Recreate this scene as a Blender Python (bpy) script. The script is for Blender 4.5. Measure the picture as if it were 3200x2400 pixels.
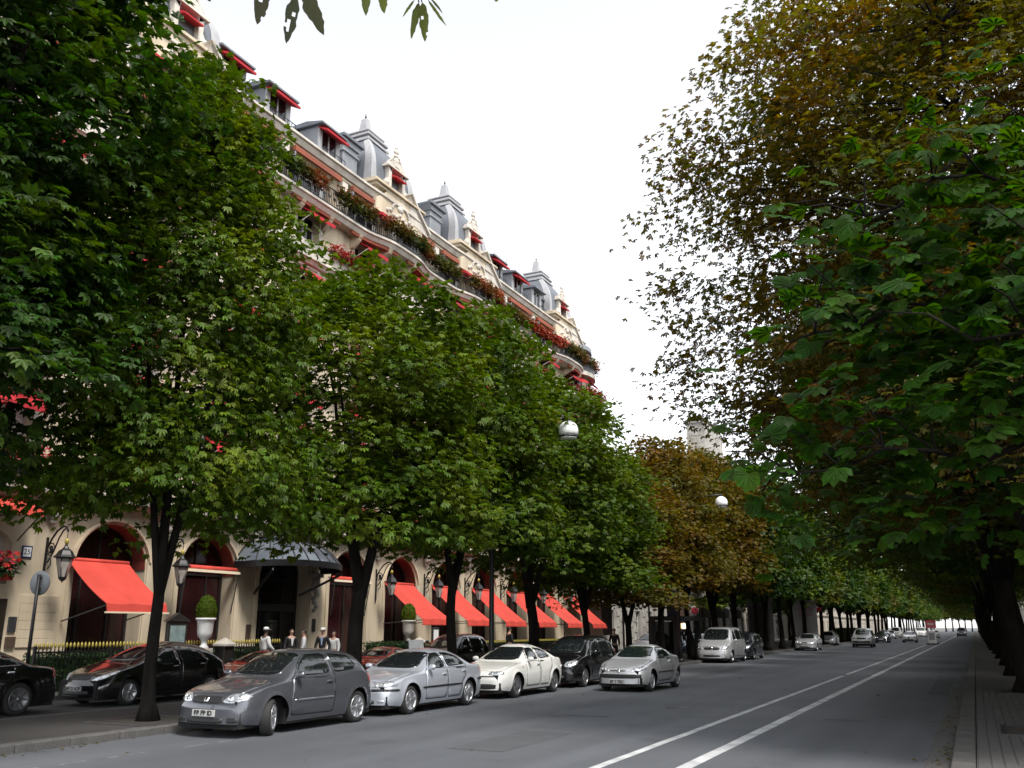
import bpy, bmesh, math, random
import numpy as np
from mathutils import Vector, Matrix, noise
from mathutils.bvhtree import BVHTree
from mathutils.geometry import delaunay_2d_cdt
R = math.radians
PI = math.pi
rnd = random.Random(7)
nrs = np.random.RandomState(11)
for o in list(bpy.data.objects):
    bpy.data.objects.remove(o)
sc = bpy.context.scene
col = sc.collection

# ------------------------------------------------------------------ camera, sky, sun, exposure
cd = bpy.data.cameras.new('camera')
cam = bpy.data.objects.new('camera', cd)
col.objects.link(cam)
cam.location = (0, 0, 1.9)
cam.rotation_euler = (R(90 + 15.1096), 0, R(26.4117))
cd.sensor_width = 36
cd.lens = 900 / 1024 * 36
cd.clip_start = 0.05
cd.clip_end = 4000
sc.camera = cam

SUN_EL, SUN_AZ = 58, 118          # degrees; azimuth clockwise from the street axis (+Y)
wd = bpy.data.worlds.new('World')
sc.world = wd
wd.use_nodes = True
nt = wd.node_tree
nt.nodes.clear()
sky = nt.nodes.new('ShaderNodeTexSky')
sky.sky_type = 'NISHITA'
sky.sun_disc = False
sky.sun_elevation = R(SUN_EL)
sky.sun_rotation = R(SUN_AZ)
sky.air_density = 1.0
sky.dust_density = 1.0
sky.ozone_density = 1.0
hsv = nt.nodes.new('ShaderNodeHueSaturation')   # a closed grey-white overcast, not a blue sky
hsv.inputs['Saturation'].default_value = 0.16
bg = nt.nodes.new('ShaderNodeBackground')
bg.inputs['Strength'].default_value = 0.13
wo = nt.nodes.new('ShaderNodeOutputWorld')
nt.links.new(sky.outputs[0], hsv.inputs['Color'])
nt.links.new(hsv.outputs[0], bg.inputs['Color'])
nt.links.new(bg.outputs[0], wo.inputs['Surface'])
sl = bpy.data.lights.new('sun', 'SUN')
sl.energy = 1.5
sl.angle = R(14)
sl.color = (1.0, 0.95, 0.88)
sun = bpy.data.objects.new('sun', sl)
col.objects.link(sun)
sdir = Vector((math.sin(R(SUN_AZ)) * math.cos(R(SUN_EL)), math.cos(R(SUN_AZ)) * math.cos(R(SUN_EL)), math.sin(R(SUN_EL))))
sun.rotation_euler = sdir.to_track_quat('Z', 'Y').to_euler()
sun.location = (0, 0, 60)
sc.view_settings.view_transform = 'Standard'
sc.view_settings.look = 'None'
sc.view_settings.gamma = 1
sc.view_settings.use_curve_mapping = False
sc.view_settings.exposure = 1.6
sc.cycles.max_bounces = 6
sc.cycles.diffuse_bounces = 3
sc.cycles.glossy_bounces = 3
sc.cycles.transmission_bounces = 4
sc.cycles.transparent_max_bounces = 6
sc.cycles.use_denoising = True

# ------------------------------------------------------------------ helpers
def tag(o, label=None, cat=None, group=None, kind=None):
    if label: o['label'] = label
    if cat: o['category'] = cat
    if group: o['group'] = group
    if kind: o['kind'] = kind
    return o

def thing(name, label, cat, loc=(0, 0, 0), rz=0.0, group=None):
    o = bpy.data.objects.new(name, None)
    o.empty_display_size = 0.2
    col.objects.link(o)
    o.location = loc
    o.rotation_euler = (0, 0, rz)
    return tag(o, label, cat, group)

def copy_tree(o, parent=None):
    c = o.copy()
    col.objects.link(c)
    c.parent = parent
    for ch in list(o.children):
        copy_tree(ch, c)
    return c

def walk(o):
    yield o
    for c in o.children:
        yield from walk(c)

def repaint(root, old, new):
    for o in walk(root):
        if o.type == 'MESH':
            for s in o.material_slots:
                if s.material == old:
                    s.link = 'OBJECT'
                    s.material = new

class MB:
    """collects faces, builds one mesh"""
    def __init__(s):
        s.v = []; s.f = []; s.m = []; s.sm = []
    def add(s, vs, fs, mi=0, smooth=False):
        n = len(s.v)
        s.v += [tuple(p) for p in vs]
        for f in fs:
            s.f.append([i + n for i in f]); s.m.append(mi); s.sm.append(smooth)
        return s
    def box(s, x0, x1, y0, y1, z0, z1, mi=0):
        v = [(x0, y0, z0), (x1, y0, z0), (x1, y1, z0), (x0, y1, z0), (x0, y0, z1), (x1, y0, z1), (x1, y1, z1), (x0, y1, z1)]
        return s.add(v, [(0, 3, 2, 1), (4, 5, 6, 7), (0, 1, 5, 4), (1, 2, 6, 5), (2, 3, 7, 6), (3, 0, 4, 7)], mi)
    def cbox(s, x0, x1, y0, y1, z0, z1, c=0.01, mi=0):
        """box with chamfered vertical and top edges"""
        def ring(d, z): 
            return [(x0 + d, y0, z), (x1 - d, y0, z), (x1, y0 + d, z), (x1, y1 - d, z), (x1 - d, y1, z), (x0 + d, y1, z), (x0, y1 - d, z), (x0, y0 + d, z)]
        def inset(z):
            a, b, e, g = x0 + c, x1 - c, y0 + c, y1 - c
            d = c * .6
            return [(a + d, e, z), (b - d, e, z), (b, e + d, z), (b, g - d, z), (b - d, g, z), (a + d, g, z), (a, g - d, z), (a, e + d, z)]
        rs = [ring(c, z0), ring(c, z1 - c), inset(z1)]
        v = [p for r in rs for p in r]
        f = []
        for k in range(2):
            for i in range(8):
                j = (i + 1) % 8
                f.append((k * 8 + i, k * 8 + j, k * 8 + 8 + j, k * 8 + 8 + i))
        f.append(tuple(range(16, 24))); f.append(tuple(range(7, -1, -1)))
        return s.add(v, f, mi)
    def obox(s, c, ax, ay, az, mi=0):
        c, ax, ay, az = Vector(c), Vector(ax), Vector(ay), Vector(az)
        v = [c + i * ax + j * ay + k * az for k in (-1, 1) for (i, j) in ((-1, -1), (1, -1), (1, 1), (-1, 1))]
        return s.add(v, [(0, 3, 2, 1), (4, 5, 6, 7), (0, 1, 5, 4), (1, 2, 6, 5), (2, 3, 7, 6), (3, 0, 4, 7)], mi)
    def bar(s, a, b, w, h=None, mi=0, up=(0, 0, 1)):
        a, b = Vector(a), Vector(b); h = h or w
        d = b - a; L = d.length
        if L < 1e-6: return s
        d.normalize(); u = Vector(up)
        if abs(d.dot(u)) > .98: u = Vector((1, 0, 0))
        x = d.cross(u).normalized(); u = x.cross(d)
        return s.obox((a + b) / 2, d * L / 2, x * w / 2, u * h / 2, mi)
    def tube(s, pts, rad, seg=8, mi=0, cap=True):
        pts = [Vector(p) for p in pts]
        n = len(pts)
        if not hasattr(rad, '__len__'): rad = [rad] * n
        v = []; f = []
        prev = None
        for i, p in enumerate(pts):
            t = (pts[min(i + 1, n - 1)] - pts[max(i - 1, 0)])
            t = t.normalized() if t.length > 1e-9 else Vector((0, 0, 1))
            if prev is None:
                u = Vector((0, 0, 1)) if abs(t.z) < .9 else Vector((1, 0, 0))
                a = t.cross(u).normalized()
            else:
                a = (prev - t * prev.dot(t)).normalized()
            prev = a
            b = t.cross(a)
            for k in range(seg):
                an = 2 * PI * k / seg
                v.append(p + (a * math.cos(an) + b * math.sin(an)) * rad[i])
        for i in range(n - 1):
            for k in range(seg):
                q = (k + 1) % seg
                f.append((i * seg + k, i * seg + q, (i + 1) * seg + q, (i + 1) * seg + k))
        if cap:
            f.append(tuple(range(seg - 1, -1, -1))); f.append(tuple((n - 1) * seg + k for k in range(seg)))
        return s.add(v, f, mi, True)
    def lathe(s, prof, c=(0, 0, 0), seg=20, mi=0, axis='z', smooth=True):
        v = []; f = []
        n = len(prof)
        for r, h in prof:
            for k in range(seg):
                a = 2 * PI * k / seg
                p = (r * math.cos(a), r * math.sin(a), h)
                if axis == 'x': p = (h, r * math.cos(a), r * math.sin(a))
                if axis == 'y': p = (r * math.sin(a), h, r * math.cos(a))
                v.append((p[0] + c[0], p[1] + c[1], p[2] + c[2]))
        for i in range(n - 1):
            for k in range(seg):
                q = (k + 1) % seg
                f.append((i * seg + k, i * seg + q, (i + 1) * seg + q, (i + 1) * seg + k))
        if prof[0][0] > 1e-4: f.append(tuple(range(seg - 1, -1, -1)))
        if prof[-1][0] > 1e-4: f.append(tuple((n - 1) * seg + k for k in range(seg)))
        return s.add(v, f, mi, smooth)
    def prism(s, poly, axis, d0, d1, mi=0):
        """poly: 2D points; axis x -> (y,z), y -> (x,z), z -> (x,y)"""
        def P(q, d):
            return (d, q[0], q[1]) if axis == 'x' else (q[0], d, q[1]) if axis == 'y' else (q[0], q[1], d)
        n = len(poly)
        v = [P(q, d0) for q in poly] + [P(q, d1) for q in poly]
        f = [tuple(range(n - 1, -1, -1)), tuple(range(n, 2 * n))]
        f += [(i, (i + 1) % n, n + (i + 1) % n, n + i) for i in range(n)]
        return s.add(v, f, mi)
    def quad(s, a, b, c, d, mi=0):
        return s.add([a, b, c, d], [(0, 1, 2, 3)], mi)
    def sphere(s, c, r, seg=16, rings=10, mi=0, sq=(1, 1, 1)):
        v = [(c[0], c[1], c[2] - r * sq[2])]
        for i in range(1, rings):
            t = -PI / 2 + PI * i / rings
            for k in range(seg):
                a = 2 * PI * k / seg
                v.append((c[0] + r * sq[0] * math.cos(t) * math.cos(a), c[1] + r * sq[1] * math.cos(t) * math.sin(a), c[2] + r * sq[2] * math.sin(t)))
        v.append((c[0], c[1], c[2] + r * sq[2]))
        f = [(0, 1 + (k + 1) % seg, 1 + k) for k in range(seg)]
        for i in range(rings - 2):
            for k in range(seg):
                q = (k + 1) % seg
                f.append((1 + i * seg + k, 1 + i * seg + q, 1 + (i + 1) * seg + q, 1 + (i + 1) * seg + k))
        b = 1 + (rings - 2) * seg
        f += [(b + k, b + (k + 1) % seg, len(v) - 1) for k in range(seg)]
        return s.add(v, f, mi, True)
    def mesh(s, name):
        me = bpy.data.meshes.new(name)
        me.from_pydata(s.v, [], s.f)
        me.polygons.foreach_set('material_index', s.m)
        me.polygons.foreach_set('use_smooth', s.sm)
        bm = bmesh.new(); bm.from_mesh(me)
        bmesh.ops.recalc_face_normals(bm, faces=bm.faces)
        bm.to_mesh(me); bm.free()
        me.update()
        return me
    def build(s, name, mats, parent=None, kind=None, label=None):
        return link(name, s.mesh(name), mats, parent, kind, label)

def link(name, me, mats, parent=None, kind=None, label=None):
    if not isinstance(mats, (list, tuple)): mats = [mats]
    if not me.materials:
        for m in mats: me.materials.append(m)
    o = bpy.data.objects.new(name, me)
    col.objects.link(o)
    if parent: o.parent = parent
    if kind: o['kind'] = kind
    if label: o['label'] = label
    return o

# ------------------------------------------------------------------ materials
def mat(name, c, rough=.6, metal=0., var=.0, vscale=3., bump=0., bscale=30., coat=0., spec=.5, c2=None, emit=None, stretch=None, detail=5):
    m = bpy.data.materials.new(name)
    m.use_nodes = True
    n = m.node_tree.nodes; l = m.node_tree.links
    p = n['Principled BSDF']
    p.inputs['Base Color'].default_value = (*c, 1)
    p.inputs['Roughness'].default_value = rough
    p.inputs['Metallic'].default_value = metal
    p.inputs['Specular IOR Level'].default_value = spec
    if coat:
        p.inputs['Coat Weight'].default_value = coat
        p.inputs['Coat Roughness'].default_value = .03
    if emit:
        p.inputs['Emission Color'].default_value = (*emit[0], 1)
        p.inputs['Emission Strength'].default_value = emit[1]
    if var or bump or c2:
        tc = n.new('ShaderNodeTexCoord')
        mp = n.new('ShaderNodeMapping')
        l.new(tc.outputs['Object'], mp.inputs[0])
        if stretch: mp.inputs['Scale'].default_value = stretch
    if var or c2:
        a = n.new('ShaderNodeTexNoise'); a.inputs['Scale'].default_value = vscale; a.inputs['Detail'].default_value = detail
        l.new(mp.outputs[0], a.inputs['Vector'])
        r = n.new('ShaderNodeValToRGB')
        r.color_ramp.elements[0].position = .32; r.color_ramp.elements[1].position = .68
        k = c2 or tuple(x * (1 - var) for x in c)
        h = c if c2 else tuple(min(1, x * (1 + var)) for x in c)
        r.color_ramp.elements[0].color = (*k, 1); r.color_ramp.elements[1].color = (*h, 1)
        l.new(a.outputs['Fac'], r.inputs[0]); l.new(r.outputs[0], p.inputs['Base Color'])
    if bump:
        b = n.new('ShaderNodeTexNoise'); b.inputs['Scale'].default_value = bscale; b.inputs['Detail'].default_value = 4
        l.new(mp.outputs[0], b.inputs['Vector'])
        q = n.new('ShaderNodeBump'); q.inputs['Strength'].default_value = bump; q.inputs['Distance'].default_value = .02
        l.new(b.outputs['Fac'], q.inputs['Height']); l.new(q.outputs[0], p.inputs['Normal'])
    return m

def leafmat(name, ca, cb, cc, trans=.35, rough=.5, spec=.25, big=.55):
    """leaves: clump-scale hue variation, per-leaf variation, light passing through"""
    m = bpy.data.materials.new(name); m.use_nodes = True
    n = m.node_tree.nodes; l = m.node_tree.links
    p = n['Principled BSDF']; out = n['Material Output']
    tc = n.new('ShaderNodeTexCoord')
    oi = n.new('ShaderNodeObjectInfo')
    ad = n.new('ShaderNodeVectorMath'); ad.operation = 'ADD'
    sc_ = n.new('ShaderNodeVectorMath'); sc_.operation = 'SCALE'; sc_.inputs['Scale'].default_value = 37.
    cmb = n.new('ShaderNodeCombineXYZ')
    for i in range(3): l.new(oi.outputs['Random'], cmb.inputs[i])
    l.new(cmb.outputs[0], sc_.inputs[0])
    l.new(tc.outputs['Object'], ad.inputs[0]); l.new(sc_.outputs[0], ad.inputs[1])
    a = n.new('ShaderNodeTexNoise'); a.inputs['Scale'].default_value = big; a.inputs['Detail'].default_value = 3
    l.new(ad.outputs[0], a.inputs['Vector'])
    r = n.new('ShaderNodeValToRGB')
    e = r.color_ramp.elements
    e[0].position = .36; e[0].color = (*ca, 1); e[1].position = .66; e[1].color = (*cc, 1)
    x = e.new(.5); x.color = (*cb, 1)
    l.new(a.outputs['Fac'], r.inputs[0])
    g = n.new('ShaderNodeNewGeometry')
    h = n.new('ShaderNodeHueSaturation')
    mr = n.new('ShaderNodeMapRange'); mr.inputs['To Min'].default_value = .62; mr.inputs['To Max'].default_value = 1.4
    mh = n.new('ShaderNodeMapRange'); mh.inputs['To Min'].default_value = .48; mh.inputs['To Max'].default_value = .515
    l.new(g.outputs['Random Per Island'], mr.inputs['Value']); l.new(mr.outputs[0], h.inputs['Value'])
    l.new(g.outputs['Random Per Island'], mh.inputs['Value']); l.new(mh.outputs[0], h.inputs['Hue'])
    l.new(r.outputs[0], h.inputs['Color']); l.new(h.outputs[0], p.inputs['Base Color'])
    p.inputs['Roughness'].default_value = rough; p.inputs['Specular IOR Level'].default_value = spec
    t = n.new('ShaderNodeBsdfTranslucent')
    ht = n.new('ShaderNodeHueSaturation'); ht.inputs['Hue'].default_value = .49; ht.inputs['Saturation'].default_value = 1.15; ht.inputs['Value'].default_value = 1.25
    l.new(h.outputs[0], ht.inputs['Color']); l.new(ht.outputs[0], t.inputs[0])
    mx = n.new('ShaderNodeMixShader'); mx.inputs[0].default_value = trans
    l.new(p.outputs[0], mx.inputs[1]); l.new(t.outputs[0], mx.inputs[2])
    l.new(mx.outputs[0], out.inputs['Surface'])
    return m

M = {}
M['asphalt'] = mat('asphalt', (.094, .101, .114), .66, var=.0, bump=.35, bscale=160, c2=(.071, .077, .087), vscale=.35, detail=9, spec=.5)
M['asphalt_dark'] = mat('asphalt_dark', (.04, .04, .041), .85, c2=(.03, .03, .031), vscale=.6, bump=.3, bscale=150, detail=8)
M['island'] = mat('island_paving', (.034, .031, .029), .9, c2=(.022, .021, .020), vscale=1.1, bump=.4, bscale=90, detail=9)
M['paint'] = mat('road_paint', (.60, .61, .61), .65, c2=(.27, .28, .29), vscale=1.6, bump=.2, bscale=90, detail=9)
M['paint_worn'] = mat('road_paint_worn', (.30, .30, .30), .7, c2=(.09, .09, .09), vscale=5, detail=9)
M['kerb'] = mat('kerb_granite', (.095, .092, .088), .8, c2=(.06, .058, .056), vscale=3, bump=.3, bscale=60)
M['gutter'] = mat('gutter', (.09, .088, .086), .85, c2=(.075, .073, .07), vscale=2, bump=.3, bscale=70)
M['sett'] = mat('sett', (.085, .082, .08), .85, c2=(.055, .053, .052), vscale=6, bump=.4, bscale=60)
M['ground'] = mat('ground', (.09, .087, .08), .9, var=.2, vscale=.4)
M['soil'] = mat('soil', (.03, .025, .02), .95, var=.3, vscale=8, bump=.8, bscale=30)
M['stone'] = mat('cream_limestone', (.54, .455, .335), .8, c2=(.46, .38, .27), vscale=.8, bump=.12, bscale=22, detail=8)
M['stone_w'] = mat('pale_limestone', (.56, .52, .46), .8, c2=(.43, .39, .335), vscale=.9, bump=.12, bscale=22, detail=8)
M['stone_g'] = mat('weathered_stone', (.40, .38, .34), .85, c2=(.22, .205, .185), vscale=.9, bump=.3, bscale=9, detail=9)
M['soffit'] = mat('soffit_red_brown', (.30, .11, .07), .8, c2=(.22, .085, .055), vscale=2)
M['zinc'] = mat('zinc', (.25, .26, .275), .5, .4, c2=(.19, .20, .215), vscale=1.2)
M['slate'] = mat('slate', (.125, .135, .155), .5, .0, c2=(.095, .103, .12), vscale=1.5, stretch=(1, 1, .3), spec=.5)
M['zwhite'] = mat('white_lead', (.36, .36, .37), .6, c2=(.29, .29, .30), vscale=2)
M['iron'] = mat('black_iron', (.012, .012, .013), .45, .3, var=.2, vscale=9)
M['irongrey'] = mat('grey_iron', (.06, .062, .066), .45, .5)
M['red'] = mat('red_canvas', (.53, .062, .044), .8, c2=(.46, .052, .036), vscale=.9, bump=.12, bscale=4, spec=.25)
M['redup'] = mat('red_canvas_small', (.34, .020, .026), .8, var=.12, vscale=3, spec=.2)
M['cream'] = mat('cream_valance', (.72, .62, .45), .7)
M['glass'] = mat('dark_window', (.008, .008, .010), .05, spec=.6)
M['glassr'] = mat('dark_red_interior', (.028, .008, .009), .12, var=.4, vscale=.9, spec=.5)
M['frame'] = mat('dark_window_frame', (.02, .018, .016), .5)
M['framew'] = mat('white_window_frame', (.55, .53, .5), .5)
M['rolled'] = mat('rolled_canvas', (.26, .062, .028), .8, c2=(.19, .05, .026), vscale=.7)
M['redbounce'] = mat('arch_red_bounce', (.26, .045, .028), .8, c2=(.20, .035, .022), vscale=1)  # red light bounced off the awnings, put into the colour of the arch undersides
M['patch'] = mat('asphalt_patch', (.070, .073, .079), .8, c2=(.055, .058, .063), vscale=2, bump=.3, bscale=150)
M['gold'] = mat('gilding', (.36, .29, .06), .5, .3, var=.2, vscale=9)
M['canopyglass'] = mat('canopy_glass', (.10, .115, .135), .12, 0, c2=(.065, .078, .095), vscale=1, spec=.7)
M['lampglass'] = mat('lantern_glass', (.36, .33, .30), .2, spec=.6, var=.15)
M['globe'] = mat('opal_globe', (.82, .82, .82), .25, spec=.5)
M['bark'] = mat('bark', (.017, .0145, .0125), .95, c2=(.006, .0055, .005), vscale=5, spec=.1, bump=.9, bscale=14, stretch=(1, 1, .25), detail=8)
M['barkg'] = mat('bark_pale', (.055, .047, .038), .9, c2=(.03, .026, .022), vscale=5, bump=.7, bscale=14, stretch=(1, 1, .25), detail=8)
M['leaf'] = leafmat('leaf_green', (.032, .068, .002), (.060, .112, .003), (.105, .145, .006))
M['leafb'] = leafmat('leaf_deep_green', (.011, .035, .003), (.022, .060, .004), (.048, .088, .006))
M['leafo'] = leafmat('leaf_autumn', (.070, .080, .005), (.120, .094, .008), (.15, .082, .010), trans=.38)
M['leafm'] = leafmat('leaf_turning', (.036, .066, .003), (.066, .084, .005), (.095, .080, .006), trans=.36)
M['leafr'] = leafmat('leaf_bronze', (.062, .072, .010), (.086, .074, .012), (.106, .062, .014), trans=.58)
M['leafn'] = leafmat('leaf_near', (.012, .040, .003), (.022, .060, .004), (.036, .080, .006), trans=.5, rough=.55, spec=.12, big=1.5)
M['leafgrey'] = leafmat('leaf_backlit', (.05, .055, .035), (.075, .08, .045), (.06, .05, .045), trans=.30, rough=.5)
M['leafh'] = leafmat('leaf_backlit_green', (.07, .085, .03), (.09, .11, .035), (.08, .09, .03), trans=.55, rough=.5)
M['box'] = leafmat('box_hedge', (.012, .034, .010), (.02, .048, .012), (.028, .06, .014), trans=.2, big=4)
M['trail'] = leafmat('trailing_plant', (.035, .062, .010), (.085, .065, .016), (.20, .07, .03), trans=.3, big=.35)
M['flower'] = leafmat('geranium_red', (.30, .012, .012), (.38, .02, .018), (.36, .04, .07), trans=.25, big=2)
M['flowero'] = leafmat('geranium_rust', (.20, .045, .02), (.30, .06, .03), (.12, .06, .02), trans=.25, big=1)
M['tyre'] = mat('tyre', (.018, .018, .018), .8, bump=.2, bscale=60)
M['alloy'] = mat('alloy', (.55, .56, .58), .28, .85)
M['alloyd'] = mat('steel_rim', (.22, .22, .23), .4, .7)
M['black'] = mat('black_plastic', (.014, .014, .015), .55)
M['under'] = mat('underbody', (.008, .008, .008), .9)
M['seal'] = mat('door_gap', (.006, .006, .006), .7)
M['carglass'] = mat('car_glass', (.010, .012, .013), .03, spec=.75, coat=.6)
M['carglassg'] = mat('car_glass_green', (.010, .016, .015), .03, spec=.75, coat=.6)
M['lens'] = mat('headlight_lens', (.62, .65, .7), .12, .6, var=.25, vscale=14, coat=1)
M['bulb'] = mat('headlight_reflector', (.85, .87, .9), .1, .8, coat=1)
M['amber'] = mat('amber_lens', (.55, .2, .04), .2, coat=1)
M['tail'] = mat('tail_lens', (.36, .012, .018), .15, coat=1)
M['chrome'] = mat('chrome', (.75, .76, .78), .1, 1)
M['plate'] = mat('plate_white', (.42, .42, .41), .45)
M['platek'] = mat('plate_black', (.012, .012, .012), .5)
M['signgrey'] = mat('sign_back', (.15, .165, .18), .5, .4)
M['white'] = mat('white_paint', (.72, .72, .71), .5, var=.08, vscale=4)
M['bluebox'] = mat('blue_panel', (.012, .022, .085), .5)
M['signred'] = mat('sign_red', (.6, .02, .05), .4, coat=.5)
M['purple'] = mat('sign_post', (.06, .02, .04), .5)
M['panelg'] = mat('notice_panel', (.36, .36, .38), .4, c2=(.30, .29, .31), vscale=1)
M['brownpanel'] = mat('brown_panel', (.055, .032, .022), .6, var=.2, vscale=2)
M['greypanel'] = mat('grey_panel', (.065, .062, .06), .6, var=.15, vscale=1)
M['render'] = mat('cream_render', (.55, .50, .42), .85, c2=(.45, .41, .345), vscale=.7)
M['warmlight'] = mat('shop_light', (.6, .4, .2), .5, emit=((1, .72, .35), 1.6))
M['caselight'] = mat('lit_menu', (.28, .36, .36), .3, c2=(.16, .22, .22), vscale=4)
def paint(name, c, metal=.0, rough=.3, coat=1., flake=0.06):
    return mat(name, c, rough, metal, var=flake, vscale=260, coat=coat)
P = {}
P['grey'] = paint('paint_anthracite', (.095, .10, .115), .5, .27)
P['silver'] = paint('paint_silver_blue', (.48, .51, .57), .45, .34)
P['silverw'] = paint('paint_silver', (.52, .53, .55), .4, .35)
P['white'] = paint('paint_white', (.70, .70, .67), 0, .3)
P['black'] = paint('paint_black', (.006, .006, .007), 0, .2)
P['red'] = paint('paint_red', (.45, .014, .01), 0, .25)
P['blue'] = paint('paint_blue', (.02, .04, .10), .3, .3)
P['dark'] = paint('paint_dark_blue', (.018, .02, .028), .3, .3)

def layer(m, scale, stretch, lo, hi, p0=.35, p1=.7, detail=6):
    """multiply a material's colour by a second noise: stains, streaks, wear"""
    n = m.node_tree.nodes; l = m.node_tree.links
    p = n['Principled BSDF']; src = p.inputs['Base Color'].links[0].from_socket
    tc = n.new('ShaderNodeTexCoord'); mp = n.new('ShaderNodeMapping'); mp.inputs['Scale'].default_value = stretch
    a = n.new('ShaderNodeTexNoise'); a.inputs['Scale'].default_value = scale; a.inputs['Detail'].default_value = detail
    r = n.new('ShaderNodeMapRange'); r.inputs['From Min'].default_value = p0; r.inputs['From Max'].default_value = p1; r.inputs['To Min'].default_value = lo; r.inputs['To Max'].default_value = hi
    x = n.new('ShaderNodeMix'); x.data_type = 'RGBA'; x.blend_type = 'MULTIPLY'; x.inputs[0].default_value = 1
    l.new(tc.outputs['Object'], mp.inputs[0]); l.new(mp.outputs[0], a.inputs['Vector']); l.new(a.outputs['Fac'], r.inputs['Value'])
    l.new(src, x.inputs[6]); l.new(r.outputs[0], x.inputs[7]); l.new(x.outputs[2], p.inputs['Base Color'])
layer(M['asphalt'], 1.0, (1.1, .035, 1), .80, 1.12)          # wheel tracks along the road
layer(M['asphalt'], 60, (1, 1, 1), .82, 1.16, .3, .7, 2)      # aggregate
layer(M['asphalt'], .9, (1, 1, 1), .70, 1.0, .28, .40)        # dark oil spots
layer(M['island'], 40, (1, 1, 1), .8, 1.2, .3, .7, 2)
layer(M['stone'], 1.6, (1, 1, .12), .72, 1.06, .32, .62)      # rain streaks
layer(M['stone_w'], 1.6, (1, 1, .12), .74, 1.06, .32, .62)
layer(M['red'], .8, (1, 2.5, 1), .84, 1.06)
layer(M['kerb'], 30, (1, 1, 1), .75, 1.2, .3, .7, 2)
# ------------------------------------------------------------------ ground, road, pavements
XK_R, XK_L = -0.5, -13.6          # right kerb face, left kerb face
X_ISL, X_PAVE, XF = -17.6, -22.2, -26.0
def sheet(name, x0, x1, y0, y1, z, m, kind='structure'):
    b = MB(); b.quad((x0, y0, z), (x1, y0, z), (x1, y1, z), (x0, y1, z))
    return b.build(name, m, kind=kind)
sheet('ground', -900, 900, -300, 1800, -.03, M['ground'])
sheet('road', XK_L, XK_R, -30, 1500, 0, M['asphalt'])
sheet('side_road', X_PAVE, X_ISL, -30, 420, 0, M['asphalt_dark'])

def long_bar(name, x, w, y0, y1, z, m, wob=0., gaps=(), seg=1.2):
    b = MB(); y = y0
    while y < y1 - 1e-6:
        e = min(y + seg, y1)
        if not any(g0 <= y < g1 for g0, g1 in gaps):
            a0 = wob * noise.noise((x, y * .8, 0)); a1 = wob * noise.noise((x, e * .8, 0))
            w0 = w / 2 * (1 + wob * 4 * noise.noise((x, y * 1.7, 5))); w1 = w / 2 * (1 + wob * 4 * noise.noise((x, e * 1.7, 5)))
            b.quad((x - w0 + a0, y, z), (x + w0 + a0, y, z), (x + w1 + a1, e, z), (x - w1 + a1, e, z))
        y = e
    return b.build(name, m, kind='structure')
long_bar('road_line', -4.98, .15, -2, 112, .004, M['paint'], .02, gaps=((40, 41.2),))
long_bar('road_line', -3.86, .21, -2, 330, .004, M['paint'], .015)
for y0, y1 in ((8.6, 9.2), (9.5, 9.95), (10.3, 11.0), (11.75, 12.25), (12.45, 12.75)):
    long_bar('parking_line', -11.95 + (y0 - 9) * .05, .05, y0, y1, .004, M['paint_worn'])
long_bar('gutter', (-.86 + XK_R) / 2, .36, -5, 34, .004, M['gutter'], .03)
for (x0, x1, y0, y1) in ((-1.5, -.92, 30, 41), (-8.5, -7.4, 19.5, 19.75), (-7.9, -6.9, 13.5, 16.4), (-10.6, -9.9, 34, 46), (-3.1, -2.3, 21, 21.35), (-13.5, -12.2, 33, 41)):
    sheet('road_patch', x0, x1, y0, y1, .0035, M['patch'])
b = MB()
for (x, y, l, a) in ((-3.0, 13.6, 1.2, .2), (-2.7, 15.4, .9, 1.2), (-9.0, 31, 4.0, .05), (-2.2, 20, 2.2, 1.4), (-7, 24, 2.2, .1)):
    px, py = x, y
    for k in range(8):
        qx = px + math.cos(a) * l / 8 + rnd.uniform(-.02, .02); qy = py + math.sin(a) * l / 8 + rnd.uniform(-.04, .04)
        b.quad((px, py - .012, .0038), (qx, qy - .012, .0038), (qx, qy + .012, .0038), (px, py + .012, .0038)); px, py = qx, qy
b.build('road_crack', M['seal'], kind='structure')
dc = MB(); dc.lathe([(.001, .006), (.30, .006), (.31, .003)], (-6.7, 22.6, 0), 20)
dc.build('manhole_cover', M['irongrey'], kind='structure')

# right pavement: kerb stones, a border of slabs, small setts near the camera
def pavement(name, x0, x1, y0, y1, z, m):
    b = MB(); b.box(x0, x1, y0, y1, -.02, z)
    o = b.build(name, m, kind='structure'); return o
rp = pavement('pavement', -.19, 14, -30, 700, .118, M['sett'])
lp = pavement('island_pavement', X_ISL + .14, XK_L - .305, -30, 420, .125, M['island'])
fp = pavement('pavement', XF - 30, X_PAVE - .14, -30, 420, .125, M['sett'])
def kerb_row(parent, x0, x1, y0, n, step, z, grow=1.0):
    y = y0; cache = {}
    for i in range(n):
        L = step * grow ** i
        k = (round(L, 2), i % 3)
        if k not in cache:
            b = MB(); d = rnd.uniform(-.004, .004)
            b.cbox(x0 + d, x1 + d, .006, L - .006, -.02, z + rnd.uniform(-.004, .004), .018)
            cache[k] = b.mesh('kerb_stone')
        o = link('kerb_stone', cache[k], M['kerb'], parent); o.location = (0, y, 0)
        y += L
    return y
y = kerb_row(rp, XK_R, -.2, 11.5, 30, 1.0, .132)
b = MB(); b.cbox(XK_R, -.2, y, 600, -.02, .13, .015); b.build('kerb_run', M['kerb'], rp)
y = kerb_row(lp, XK_L - .3, XK_L, 7.0, 38, 1.0, .132)
b = MB(); b.cbox(XK_L - .3, XK_L, y, 420, -.02, .13, .015); b.cbox(XK_L - .3, XK_L, -30, 7.0, -.02, .13, .015); b.build('kerb_run', M['kerb'], lp)
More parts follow.
